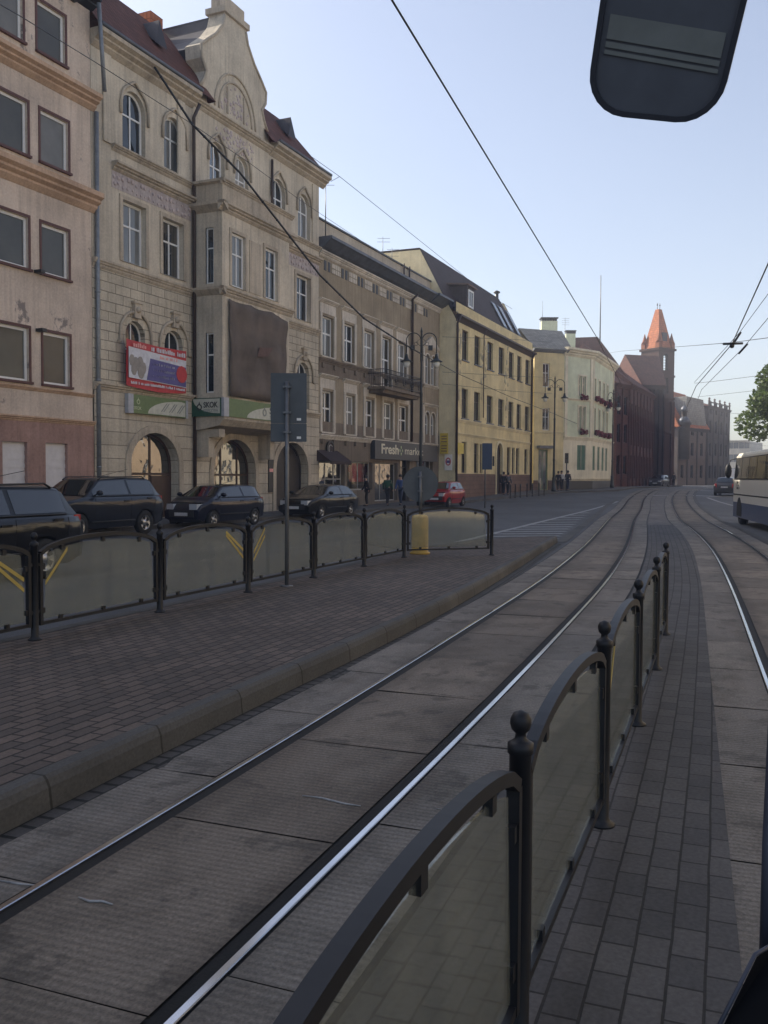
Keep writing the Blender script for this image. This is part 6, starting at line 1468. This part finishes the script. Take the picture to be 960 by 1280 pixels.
def car(label, loc, heading, mat, L=4.4, W=1.74, H=1.45, hood=.95, belt=.98, sill=.22, roof=None, wb=2.6, rw=.31, wagon=False, rails=False, cat='car', rows=None, front=True, group=None):
    """local x forwards. roof = x positions (fractions of L from the tail) of rear glass foot, roof rear, roof front, windscreen foot"""
    r = thing('parked_car', label, cat, loc, heading, group); h = L / 2; rb, rr, rf_, ws = [(-h + L * f) for f in roof]
    deck = [(-h, belt * .80), (-h + .05, belt * (.97 if wagon else .93)), (rb, belt), (ws, hood + .02), (h - .55, hood - .10), (h - .15, hood - .22), (h, hood - .40)]
    xa, xf = -wb / 2 - .02, wb / 2 + .02
    def zb(x):
        z = sill + (.10 * sm(h - .4, h, abs(x)))
        for c in (xa, xf):
            R = rw + .055; d = abs(x - c)
            if d < R: z = max(z, rw + math.sqrt(R * R - d * d) * .98)
        return z
    def hw(x): return W / 2 * (1 - .16 * sm(h - .75, h + .02, x) - .10 * sm(h - .55, h + .02, -x) )
    def side(x, t):             # t 0..1 from lower edge to shoulder
        z0, z1 = zb(x), lint(deck, x); z = z0 + (z1 - z0) * t; zz = (z - sill) / (belt - sill)
        return hw(x) * (.915 + .085 * math.sin(min(1, max(0, zz / .84)) * math.pi / 2)) - .05 * max(0, zz - .84) / .16, z
    xs = sorted({-h, h, *[-h + L * i / 44 for i in range(45)], *[c + s * (rw + .055) * k for c in (xa, xf) for s in (-1, 1) for k in (.2, .5, .75, .92, .999)]})
    m = MB(); V = []; nt_ = 7
    for x in xs:
        row = []
        for j in range(nt_): y, z = side(x, j / (nt_ - 1)); row.append((y, z))
        y, z = row[-1]; cr = .045; ring = [(-a, b) for a, b in row] + [(-y * .82, z + cr * .7), (-y * .4, z + cr), (y * .4, z + cr), (y * .82, z + cr * .7)] + row[::-1]
        V += [(x, a, b) for a, b in ring]
    k = 2 * nt_ + 4
    F = [(i * k + j, (i + 1) * k + j, (i + 1) * k + j + 1, i * k + j + 1) for i in range(len(xs) - 1) for j in range(k - 1)]
    m.add(V, F, True); m.f.append(tuple(range(k))); m.f.append(tuple((len(xs) - 1) * k + j for j in range(k - 1, -1, -1)))
    body = m.build('body', mat, r)
    # cabin
    ztop = [(rb, belt), (rr - .12, H - .06), (rr + .1, H - .02), ((rr + rf_) / 2, H), (rf_, H - .05), (ws, hood + .02)]
    def cab(x, t):              # t 0 belt, 1 cant rail, 2 centre line
        z0 = lint(deck, x) + .01; z1 = max(z0, lint(ztop, x)); w0 = side(min(max(x, -h + .1), h - .3), 1)[0] - .02; w1 = w0 - .24 * (z1 - z0) / (H - belt)
        if t <= 1: return w0 + (w1 - w0) * t, z0 + (z1 - .05 - z0) * t if z1 - z0 > .06 else z0 + (z1 - z0) * t * .5
        s = t - 1; zc = z1 - .05 if z1 - z0 > .06 else z0 + (z1 - z0) * .5
        return w1 * (1 - s) , zc + (z1 - zc) * math.sin(min(1, s * 2.2) * math.pi / 2)
    cx_ = [rb + (ws - rb) * i / 30 for i in range(31)]; ts = [0, .33, .66, .9, 1, 1.06, 1.15, 1.4, 1.7, 2.0]
    m = MB(); V = []
    for x in cx_:
        q = [cab(x, t) for t in ts]; V += [(x, -a, b) for a, b in q] + [(x, a, b) for a, b in q[-2::-1]]
    k = 2 * len(ts) - 1; m.add(V, [(i * k + j, (i + 1) * k + j, (i + 1) * k + j + 1, i * k + j + 1) for i in range(30) for j in range(k - 1)], True); m.build('cabin', mat, r)
    def pane(name, xa_, xb_, t0, t1, s=1, off_=.007, both=False, nx=8):
        m = MB(); V = []; nt2 = 5
        for i in range(nx + 1):
            x = xa_ + (xb_ - xa_) * i / nx
            for j in range(nt2 + 1):
                t = t0 + (t1 - t0) * j / nt2; a, b = cab(x, t); V.append((x, s * (a + off_), b + off_ * .3))
        m.add(V, [(i * (nt2 + 1) + j, (i + 1) * (nt2 + 1) + j, (i + 1) * (nt2 + 1) + j + 1, i * (nt2 + 1) + j + 1) for i in range(nx) for j in range(nt2)], True); return m.build(name, 'car glass', r)
    pil = .05; cuts = rows or [rr - .05 if wagon else rr - .2, (rr + rf_) / 2 - .05, rf_ + (ws - rf_) * .62]
    lo = rb + (rr - rb) * (.55 if not wagon else .5)
    segs = [(max(lo, rb + .12), cuts[0] - pil)] if cuts[0] - lo > .25 else []
    segs += [(a + (pil if i else .0), b - pil) for i, (a, b) in enumerate(zip(cuts, cuts[1:]))]
    for s in (-1, 1):
        for a, b in segs: pane('side_window', a, b, .10, .90, s)
    def screen(name, x0, x1):
        m = MB(); V = []; nx, ny = 8, 10
        for i in range(nx + 1):
            x = x0 + (x1 - x0) * i / nx; z = lint(ztop, x)
            w1 = cab(x, 1)[0] - .07
            for j in range(ny + 1): f = -1 + 2 * j / ny; V.append((x + (.03 if x1 > 0 else -.03), w1 * f, cab(x, 2 - abs(f) * .98)[1] + .012))
        m.add(V, [(i * (ny + 1) + j, (i + 1) * (ny + 1) + j, (i + 1) * (ny + 1) + j + 1, i * (ny + 1) + j + 1) for i in range(nx) for j in range(ny)], True); m.build(name, 'car glass', r)
    screen('windscreen', rf_ + .08, ws - .08); screen('rear_window', rr - .1, rb + .06)
    for c in (xa, xf):
        for s in (-1, 1):
            y = s * (W / 2 - .11)
            t = MB().lathe([(rw * .62, -.09), (rw * .93, -.10), (rw, -.07), (rw, .07), (rw * .93, .10), (rw * .62, .09)], (0, 0, 0), 22, False).build('tyre', 'tyre', r)
            t.matrix_local = Matrix.Translation((c, y, rw)) @ Matrix.Rotation(math.pi / 2, 4, 'X'); t.name = 'wheel'
            rm = MB().lathe([(rw * .66, .05), (rw * .64, .085), (rw * .58, .06), (rw * .2, .055), (rw * .16, .075), (.01, .075)], (0, 0, 0), 20)
            dk = MB()
            for q in range(5):
                a = q * 1.2566; P = [(math.cos(a + e) * R, math.sin(a + e) * R) for e, R in ((-.32, rw * .57), (.32, rw * .57), (.30, rw * .26), (-.30, rw * .26))]
                dk.prism_z([(p[0] * .98, p[1] * .98) for p in P], .0615, .068)
            if s > 0:
                for mm in (rm, dk): mm.v = [(x_, -y_, -z_) for x_, y_, z_ in mm.v]
            rm.build('rim', 'alloy', t); dk.build('rim_gaps', 'tyre', t)
            MB().box(c - rw - .05, c + rw + .05, min(y, y - s * .5), max(y, y - s * .5), rw * .6, rw * 2 + .03) if False else None
    MB().box(-h + .25, h - .25, -W / 2 + .23, W / 2 - .23, sill - .02, belt - .12).build('underbody', 'car plastic', r)
    z_ = hood - .25
    for s in (-1, 1):
        y0 = hw(h - .12) * .93; MB().prism_z([(h - .30, s * (y0 + .015)), (h - .02, s * (y0 - .06)), (h + .012, s * (y0 - .34)), (h - .25, s * (y0 - .34))], z_ - .10, z_ + .085).build('headlight', 'headlight', r)
        yt_ = hw(-h + .1) * .93; MB().prism_z([(-h + .22, s * (yt_ + .04)), (-h + .02, s * (yt_ + .0)), (-h - .012, s * (yt_ - .16)), (-h + .14, s * (yt_ - .16))], belt - .32, belt - (.0 if wagon else .12)).build('tail_light', 'tail red', r)
        a, b = cab(ws - .45, .05); mm = MB(); mm.ball((ws - .42, s * (a + .15), b + .10), .10, 10, 6, (.75, 1.15, .75)); mm.tube([(ws - .42, s * (a - .01), b + .04), (ws - .42, s * (a + .1), b + .08)], .02, 6); mm.build('wing_mirror', mat, r)
        for x in (cuts[0] + .25, cuts[1] + .22): y, z = side(x, .86); MB().box(x - .11, x + .11, s * (y + .018) - .012, s * (y + .018) + .012, z - .018, z + .018).build('door_handle', mat, r)
        if rails: MB().tube([(rr + .1, s * cab(rr + .1, 1)[0], cab(rr + .1, 1)[1]), (rr + .25, s * cab(rr + .25, 1)[0], cab(rr + .25, 1)[1] + .07), (rf_ - .15, s * cab(rf_ - .15, 1)[0], cab(rf_ - .15, 1)[1] + .07), (rf_, s * cab(rf_, 1)[0], cab(rf_, 1)[1])], .018, 6).build('roof_rail', 'car plastic', r)
    for s in (-1, 1):                # shut lines of the doors, sill and bumper trims
        for x in (cuts[0] - .02, cuts[1] - .02, cuts[2] - .1):
            MB().tube([(x + .04 * math.sin(t * 3), s * (side(x + .04 * math.sin(t * 3), t)[0] + .001), side(x + .04 * math.sin(t * 3), t)[1]) for t in (.12, .3, .5, .7, .86, .97)], .007, 4).build('door_seam', 'tyre', r)
        MB().tube([(x, s * (side(x, .40)[0] + .004), .46) for x in (xa + rw + .12, 0, xf - rw - .12)], .022, 5).build('side_strip', 'car plastic', r)
        MB().tube([(x, s * (cab(x, .04)[0] + .012), cab(x, .04)[1]) for x in [segs[0][0] + (segs[-1][1] - segs[0][0]) * i / 8 for i in range(9)]], .011, 5).build('window_trim', 'car plastic', r)
    MB().tube([(-h + .02, -W * .40, sill + .30), (-h - .02, -W * .3, sill + .30), (-h - .02, W * .3, sill + .30), (-h + .02, W * .40, sill + .30)], .045, 6).build('bumper_strip', 'car plastic', r)
    MB().tube([(.2 + rr * .3, 0, H - .02), (rr + .1, 0, H + .22)], .006, 4).build('antenna', 'car plastic', r)
    MB().box(h - .06, h + .016, -.5, .5, sill + .16, sill + .40).build('grille', 'car plastic', r); MB().box(h + .0, h + .025, -.26, .26, sill + .20, sill + .31).build('number_plate', 'plate white', r)
    MB().box(-h - .016, -h + .05, -.26, .26, sill + .42, sill + .54).build('number_plate', 'plate white', r)
    return r
def at_u(u, n, z=0.0): p = S.w(u, -n, 0); p.z = gz(p.y) + z; return p
HB = math.pi / 2 - S.h + math.pi            # heading back towards the camera
car('dark blue estate car with a red tail light passing in the lane behind the railing', at_u(-38.5, 9.4), HB, 'paint dark', L=4.7, W=1.8, H=1.60, hood=1.02, belt=1.05, roof=(.02, .10, .60, .77), wagon=True, rw=.34, wb=2.75, rails=True)
car('dark grey blue off roader parked in front of the salmon house', at_u(-28.6, 3.45), HB, 'paint slate', L=4.6, W=1.86, H=1.72, hood=1.12, belt=1.14, sill=.28, roof=(.02, .12, .58, .74), wagon=True, rw=.36, wb=2.7, rails=True)
car('navy hatchback parked nose towards the stop below the oriel', at_u(-22.4, 3.5), HB, 'paint navy', L=3.95, W=1.68, H=1.46, hood=.98, belt=.98, roof=(.01, .10, .62, .82), wagon=True, rw=.30, wb=2.5)
car('black hatchback parked in front of the arched gate and first shop window', at_u(-14.7, 3.5), HB, 'paint black', L=4.5, W=1.75, H=1.42, hood=.93, belt=.95, roof=(.03, .20, .56, .76), rw=.31, wb=2.65)
car('small red car parked behind the round road sign', at_u(.7, 3.6), HB, 'paint red', L=3.5, W=1.55, H=1.48, hood=.97, belt=.98, roof=(.01, .09, .60, .84), wagon=True, rw=.27, wb=2.35)
p = deep(910, 615, 72); car('dark car with glowing red tail light driving off beside the bus front', (p.x + .35, 73, gz(73)), RAD(62), 'paint grey', L=4.3, W=1.75, H=1.5, roof=(.02, .10, .60, .80), wagon=True)
p = deep(920, 605, 92); car('pale van far ahead of the dark car', (p.x, 92, gz(92)), RAD(62), 'white paint', L=5.0, W=1.9, H=2.1, hood=1.15, belt=1.2, roof=(.005, .03, .68, .84), wagon=True, cat='van')
p = deep(797, 606, 108); car('dark car with pale windows parked before the brick office', (p.x + 2, 106, gz(106)), RAD(240), 'paint grey', L=4.3, W=1.75, H=1.5, roof=(.02, .10, .60, .80), wagon=True)

# ---- the bus on the right
paint('bus cream', (.74, .70, .60), .6, .4); paint('bus blue', (.04, .07, .15), .6, .4); plain('bus roof', (.72, .68, .56), .5)
fx, fy = 14.0, 35.6; hd = RAD(13); bus = thing('bus', 'cream and blue city bus pulling away beside the right track', 'bus', (fx, fy, 0), math.pi / 2 - hd)
# local x forwards (front at 0), y to the left; left side at y = 0
BL, BW, BH = 11.5, 2.5, 2.95
def bside(z):  return 0.0 if z < 1.3 else -.10 * ((z - 1.3) / 1.5) ** 2
def band(z0, z1, mat, name, x0=-BL, x1=0.0, n=6):
    m = MB(); zz = [z0 + (z1 - z0) * i / n for i in range(n + 1)]
    ring = []
    for z in zz:
        i_ = -bside(z); f = .22 * max(0, (z - 1.2) / 1.7) ** 1.6
        c = .25
        ring.append([(x0, -i_, z), (x1 - c - f, -i_, z), (x1 - .07 - f, -i_ - .09, z), (x1 - f, -i_ - c, z), (x1 - f, -BW + i_ + c, z), (x1 - .07 - f, -BW + i_ + .09, z), (x1 - c - f, -BW + i_, z), (x0, -BW + i_, z)])
    V = [p for q in ring for p in q]; m.add(V, [(i * 8 + j, i * 8 + (j + 1) % 8, i * 8 + 8 + (j + 1) % 8, i * 8 + 8 + j) for i in range(n) for j in range(8)]); return m.build(name, mat, bus)
band(.26, .84, 'bus blue', 'skirt'); band(.842, 1.11, 'bus cream', 'lower_panel'); band(1.112, 1.16, 'car plastic', 'rubber_strip', n=1); band(1.162, 1.70, 'bus cream', 'side_panel'); band(1.702, 2.56, 'car plastic', 'window_band'); band(2.562, 2.63, 'bus cream', 'cant_rail')
m = MB(); P = [(0.10, 2.80), (-.04, 2.90), (-.5, 3.0), (-BW / 2, 3.03), (-BW + .5, 3.0), (-BW + .04, 2.90), (-BW - .10 + .2, 2.80)]
P = [(-.09, 2.632), (-.14, 2.73), (-.5, 2.80), (-BW / 2, 2.82), (-BW + .5, 2.80), (-BW + .14, 2.73), (-BW + .09, 2.632)]
m.add([(x, y, z) for x in (-BL, -.62) for y, z in P] + [(-.32, y, 2.632 + (z - 2.632) * .3) for y, z in P], [(k * 7 + j, k * 7 + j + 1, k * 7 + 8 + j, k * 7 + 7 + j) for k in range(2) for j in range(6)] + [tuple(range(14, 21))]); m.build('roof', 'bus roof', bus)
for k in range(7):
    x1_ = -.45 - k * 1.55; m = MB(); z0, z1 = 1.76, 2.53
    m.add([(x1_ - 1.46, bside(z0) + .012, z0), (x1_, bside(z0) + .012, z0), (x1_, bside(z1) + .012, z1), (x1_ - 1.46, bside(z1) + .012, z1)], [(0, 1, 2, 3)]); m.build('window', 'pane dark', bus)
m = MB(); m.add([(-.05, -.3, 1.5), (-.05, -BW + .3, 1.5), (-.22, -BW + .35, 2.6), (-.22, -.35, 2.6)], [(0, 1, 2, 3)])
o = m.build('windscreen', 'car glass', bus)
for x in (-1.7, -8.2):
    t = MB().lathe([(.28, -.13), (.44, -.14), (.48, -.10), (.48, .10), (.44, .14), (.28, .13)], (0, 0, 0), 22, False).build('wheel', 'tyre', bus); t.matrix_local = Matrix.Translation((x, -.16, .48)) @ Matrix.Rotation(math.pi / 2, 4, 'X')
    MB().lathe([(.27, -.10), (.2, -.06), (.01, -.05)], (0, 0, 0), 16).build('rim', 'galvanised', t)
    MB().prism_y([(x + .56 * math.cos(a), max(.322, .48 + .56 * math.sin(a))) for a in [2 * math.pi * i / 20 for i in range(20)]], .003, .008).build('wheel_arch', 'tyre', bus)
m = MB(); m.tube([(-.1, -.12, 2.55), (.32, .05, 2.5), (.34, .10, 2.3)], .02, 6); mr = m.build('mirror_arm', 'car plastic', bus); MB().ball((.34, .12, 2.05), .3, 10, 6, (.35, .45, 1.0)).build('wing_mirror', 'car plastic', mr)
m = MB()                                    # chequered operator emblem on the side
for i in range(4):
    for j in range(3):
        if (i + j) % 2 == 0 or (i in (0, 3) and j != 1): m.box(-1.62 + .15 * i, -1.62 + .15 * i + .11, .002, .010, 1.34 + .11 * j, 1.34 + .11 * j + .085)
m.build('emblem', 'letter dark', bus)

# ================================================================== people
plain('skin', (.42, .26, .19), .6); plain('hair dark', (.03, .022, .018), .7); plain('hair grey', (.25, .24, .22), .7); plain('shoe', (.02, .018, .016), .6)
for nm, c in {'cloth green': (.02, .075, .04), 'cloth blue': (.05, .09, .22), 'cloth dark': (.018, .018, .022), 'cloth denim': (.035, .045, .08), 'cloth white': (.55, .55, .55), 'cloth grey': (.12, .12, .13), 'cloth brown': (.08, .05, .035), 'cloth pink': (.45, .22, .2)}.items(): plain(nm, c, .85, var=.2)
def skin(name, V, E, R, mat, parent, sub=1):
    me = bpy.data.meshes.new(name); me.from_pydata(V, E, []); o = bpy.data.objects.new(name, me); COL.objects.link(o); o.parent = parent
    s = o.modifiers.new('k', 'SKIN'); s.use_smooth_shade = True
    for i, v in enumerate(me.skin_vertices[0].data): v.radius = (R[i], R[i]) if not hasattr(R[i], '__len__') else R[i]; v.use_root = i == 0
    b = o.modifiers.new('s', 'SUBSURF'); b.levels = sub; b.render_levels = sub
    me.materials.append(MATS[mat]); return o
def person(label, loc, rotz, jacket, trousers, hair='hair dark', h=1.72, stride=.25, arm=.1, bag=None, skirt=False, sit=False):
    """local +x is the way the person faces"""
    r = thing('person', label, 'person', loc, rotz); k = h / 1.72; s = stride
    hip, hy = .92, .085
    legs = [((0, hy, hip), (.06 + s * .5, hy, .50), (s * .75, hy, .085), (s * .75 + .17, hy, .035)), ((0, -hy, hip), (.03 - s * .2, -hy, .50), (-s * .8, -hy, .10), (-s * .8 + .15, -hy, .035))]
    if sit: legs = [((0, hy, hip), (.30, hy + .03, .72), (.22, hy + .03, .36), (.36, hy + .03, .32)), ((0, -hy, hip), (.36, -hy - .03, .62), (.15, -hy - .03, .22), (.28, -hy - .03, .18))]
    lean = .06 if not sit else .25
    tor = [(0, 0, .98), (lean * .4, 0, 1.15), (lean, 0, 1.36), (lean * 1.2, 0, 1.46), (lean * 1.4 + .02, 0, 1.58), (lean * 1.4 + .03, 0, 1.70)]
    arms = []
    for sg, sw in ((1, -arm), (-1, arm)):
        a = [(lean, sg * .185, 1.40), (lean + sw * .6 - .02, sg * .235, 1.14), (lean + sw * 1.6 + .06, sg * .22, .90), (lean + sw * 1.8 + .08, sg * .21, .82)]
        if sit: a = [(lean, sg * .18, 1.38), (lean + .2, sg * .24, 1.18), (lean + .42, sg * .22, 1.08), (lean + .5, sg * .22, 1.07)]
        arms.append(a)
    V = []; E = []; R = []
    def chain(pts, rad, start=None):
        prev = start
        for p, q in zip(pts, rad):
            V.append(tuple(c * k for c in p)); R.append(q * k); i = len(V) - 1
            if prev is not None: E.append((prev, i))
            prev = i
        return prev
    chain(tor, [.13, .12, .14, .055, .092, .075]); 
    for a in arms: chain(a, [.055, .042, .033, .04], 2)
    for l in legs: chain(l, [.085, .055, .04, .035], 0)
    skin('body', V, E, R, 'skin', r)
    V.clear(); E.clear(); R.clear(); chain([tor[0], tor[1], tor[2], (lean * 1.1, 0, 1.43)], [.158, .15, .165, .085])
    V[0] = (V[0][0], V[0][1], .90 * k)
    for a in arms: chain(a[:3], [.075, .062, .05], 2)
    skin('jacket', list(V), list(E), list(R), jacket, r)
    V.clear(); E.clear(); R.clear(); chain([(0, 0, .96)], [.14])
    for l in legs:
        if skirt: l = (l[0], tuple(a + (b - a) * .8 for a, b in zip(l[0], l[1])))
        chain(l[:3], [.10, .08, .06], 0)
    skin('skirt' if skirt else 'trousers', list(V), list(E), list(R), trousers, r)
    for l in legs: MB().ball(((l[2][0] + l[3][0]) / 2 * k + .02, l[3][1] * k, l[3][2] * k + .012), .13 * k, 8, 5, (1, .42, .36)).build('shoe', 'shoe', r)
    hx, hz = (lean * 1.4 + .02) * k, 1.63 * k
    MB().ball((hx - .025, 0, hz + .035), .115 * k, 10, 7, (1.0, .88, 1.02)).build('hair', hair, r)
    for sg in (-1, 1): MB().ball((hx + .092 * k, sg * .033 * k, hz - .02), .011, 6, 4).build('eye', 'hair dark', r)
    m = MB(); m.ball((hx + .10 * k, 0, hz - .045), .017, 6, 4, (1, .8, 1.3)); m.build('nose', 'skin', r)
    if bag: MB().box(.0, .28, .30, .38, .45 * k, .80 * k).build('bag', bag, r) if False else None
    return r
def pav(px, py, dy=0): p = ground(px, py, .12); return Vector((p.x, p.y + dy, gz(p.y + dy) + .124))
ph = math.pi / 2 - S.h
def on_pav(px, n): # stand on the pavement n metres out from the left building line, seen at pixel column px
    best = min((abs((lambda p: 480 + FPX * p.x / p.y)(S.w(u, -n)) - px), u) for u in [i * .05 for i in range(-700, 700)])
    return at_u(best[1], n, .124)
person('person in a green jacket and dark trousers walking past the grocery', on_pav(484, 1.6), ph, 'cloth green', 'cloth dark', h=1.70)
person('person in a blue jacket and jeans walking by the grocery door', on_pav(501, 2.0), ph + math.pi, 'cloth blue', 'cloth denim', h=1.72)
person('person in dark clothes standing before the shop window with red garments', on_pav(459, .9), ph + 2.2, 'cloth dark', 'cloth dark', stride=.05, h=1.66)
person('person in a dark coat walking left of the pair by the yellow house door', on_pav(629, 2.2), ph, 'cloth dark', 'cloth dark', h=1.75)
person('person in a grey top and dark trousers walking beside the dark coat', on_pav(634.5, 2.2), ph, 'cloth grey', 'cloth dark', h=1.68)
pq = deep(702, 610, 79); person('person in a white shirt walking in front of the mint house', (pq.x, 79, gz(79) + .124), ph + math.pi, 'cloth white', 'cloth dark', h=1.74)
pq = deep(697.5, 610, 78.5); person('person in dark clothes just left of the white shirted walker', (pq.x, 78.5, gz(78.5) + .124), ph, 'cloth dark', 'cloth dark', h=1.70)
pq = deep(709.5, 610, 79.5); person('person in a black jacket right of the white shirted walker', (pq.x, 79.5, gz(79.5) + .124), ph, 'cloth dark', 'cloth denim', h=1.76)
pq = deep(842, 606, 108); person('person in dark clothes crossing far ahead near the tower', (pq.x, 108, gz(108)), ph, 'cloth dark', 'cloth dark', h=1.74)

# ================================================================== the tree behind the bus
m, nt, b = nodes('leaf'); oi = coords(nt); nz = noise(nt, oi, .9, 4, .6)
nt.links.new(mixc(nt, nz, (.050, .090, .020), (.13, .175, .045)), b.inputs['Base Color']); b.inputs['Roughness'].default_value = .55; b.inputs['Specular IOR Level'].default_value = .3
out_ = nt.nodes['Material Output']; tl = N(nt, 'ShaderNodeBsdfTranslucent'); tl.inputs[0].default_value = (.10, .16, .03, 1); ms = N(nt, 'ShaderNodeMixShader'); ms.inputs[0].default_value = .3
nt.links.new(b.outputs[0], ms.inputs[1]); nt.links.new(tl.outputs[0], ms.inputs[2]); nt.links.new(ms.outputs[0], out_.inputs[0])
plain('bark', (.07, .055, .045), .9, var=.35, scale=8)
def tree(label, x, y, H, R, zc, n, seed):
    rng = random.Random(seed); r = thing('street_tree', label, 'tree', (x, y, gz(y))); m = MB()
    m.tube([(0, 0, 0), (.05, 0, 1.5), (.0, .1, zc - R * .5), (.1, .1, zc + R * .4)], [.30, .22, .18, .06], 9); cl = []
    for k in range(17):
        a = rng.uniform(0, 6.28); e = rng.uniform(-.5, 1.1); q = R * rng.uniform(.55, .95)
        c = Vector((math.cos(a) * math.cos(e) * q, math.sin(a) * math.cos(e) * q, zc + math.sin(e) * q * .95)); cl.append((c, R * rng.uniform(.26, .48)))
        s0 = Vector((0, .05, zc - R * .5 + rng.uniform(0, R * .6))); m.tube([s0, s0.lerp(c, .5) + Vector((0, 0, .2)), c], [.08, .05, .02], 5)
    m.build('trunk', 'bark', r); V = []; F = []
    for i in range(n):
        c, q = cl[i % len(cl)]; d = Vector((rng.gauss(0, 1), rng.gauss(0, 1), rng.gauss(0, 1))).normalized() * q * rng.uniform(.35, 1.05) ** .6; d.z *= .8; p = c + d
        s = rng.uniform(.09, .19); t = Vector((rng.gauss(0, 1), rng.gauss(0, 1), rng.gauss(0, .6))).normalized(); b_ = t.cross(Vector((rng.gauss(0, 1), rng.gauss(0, 1), rng.gauss(0, 1)))).normalized()
        o = len(V); V += [tuple(p - t * s), tuple(p + b_ * s * .55), tuple(p + t * s), tuple(p - b_ * s * .55)]; F.append((o, o + 1, o + 2, o + 3))
    mb = MB(); mb.add(V, F); mb.build('crown', 'leaf', r); return r
pt = deep(984, 516, 56); tree('leafy green street tree rising behind the bus at the right edge', pt.x + .9, 56, 9, 3.0, pt.z + .15, 15000, 4)
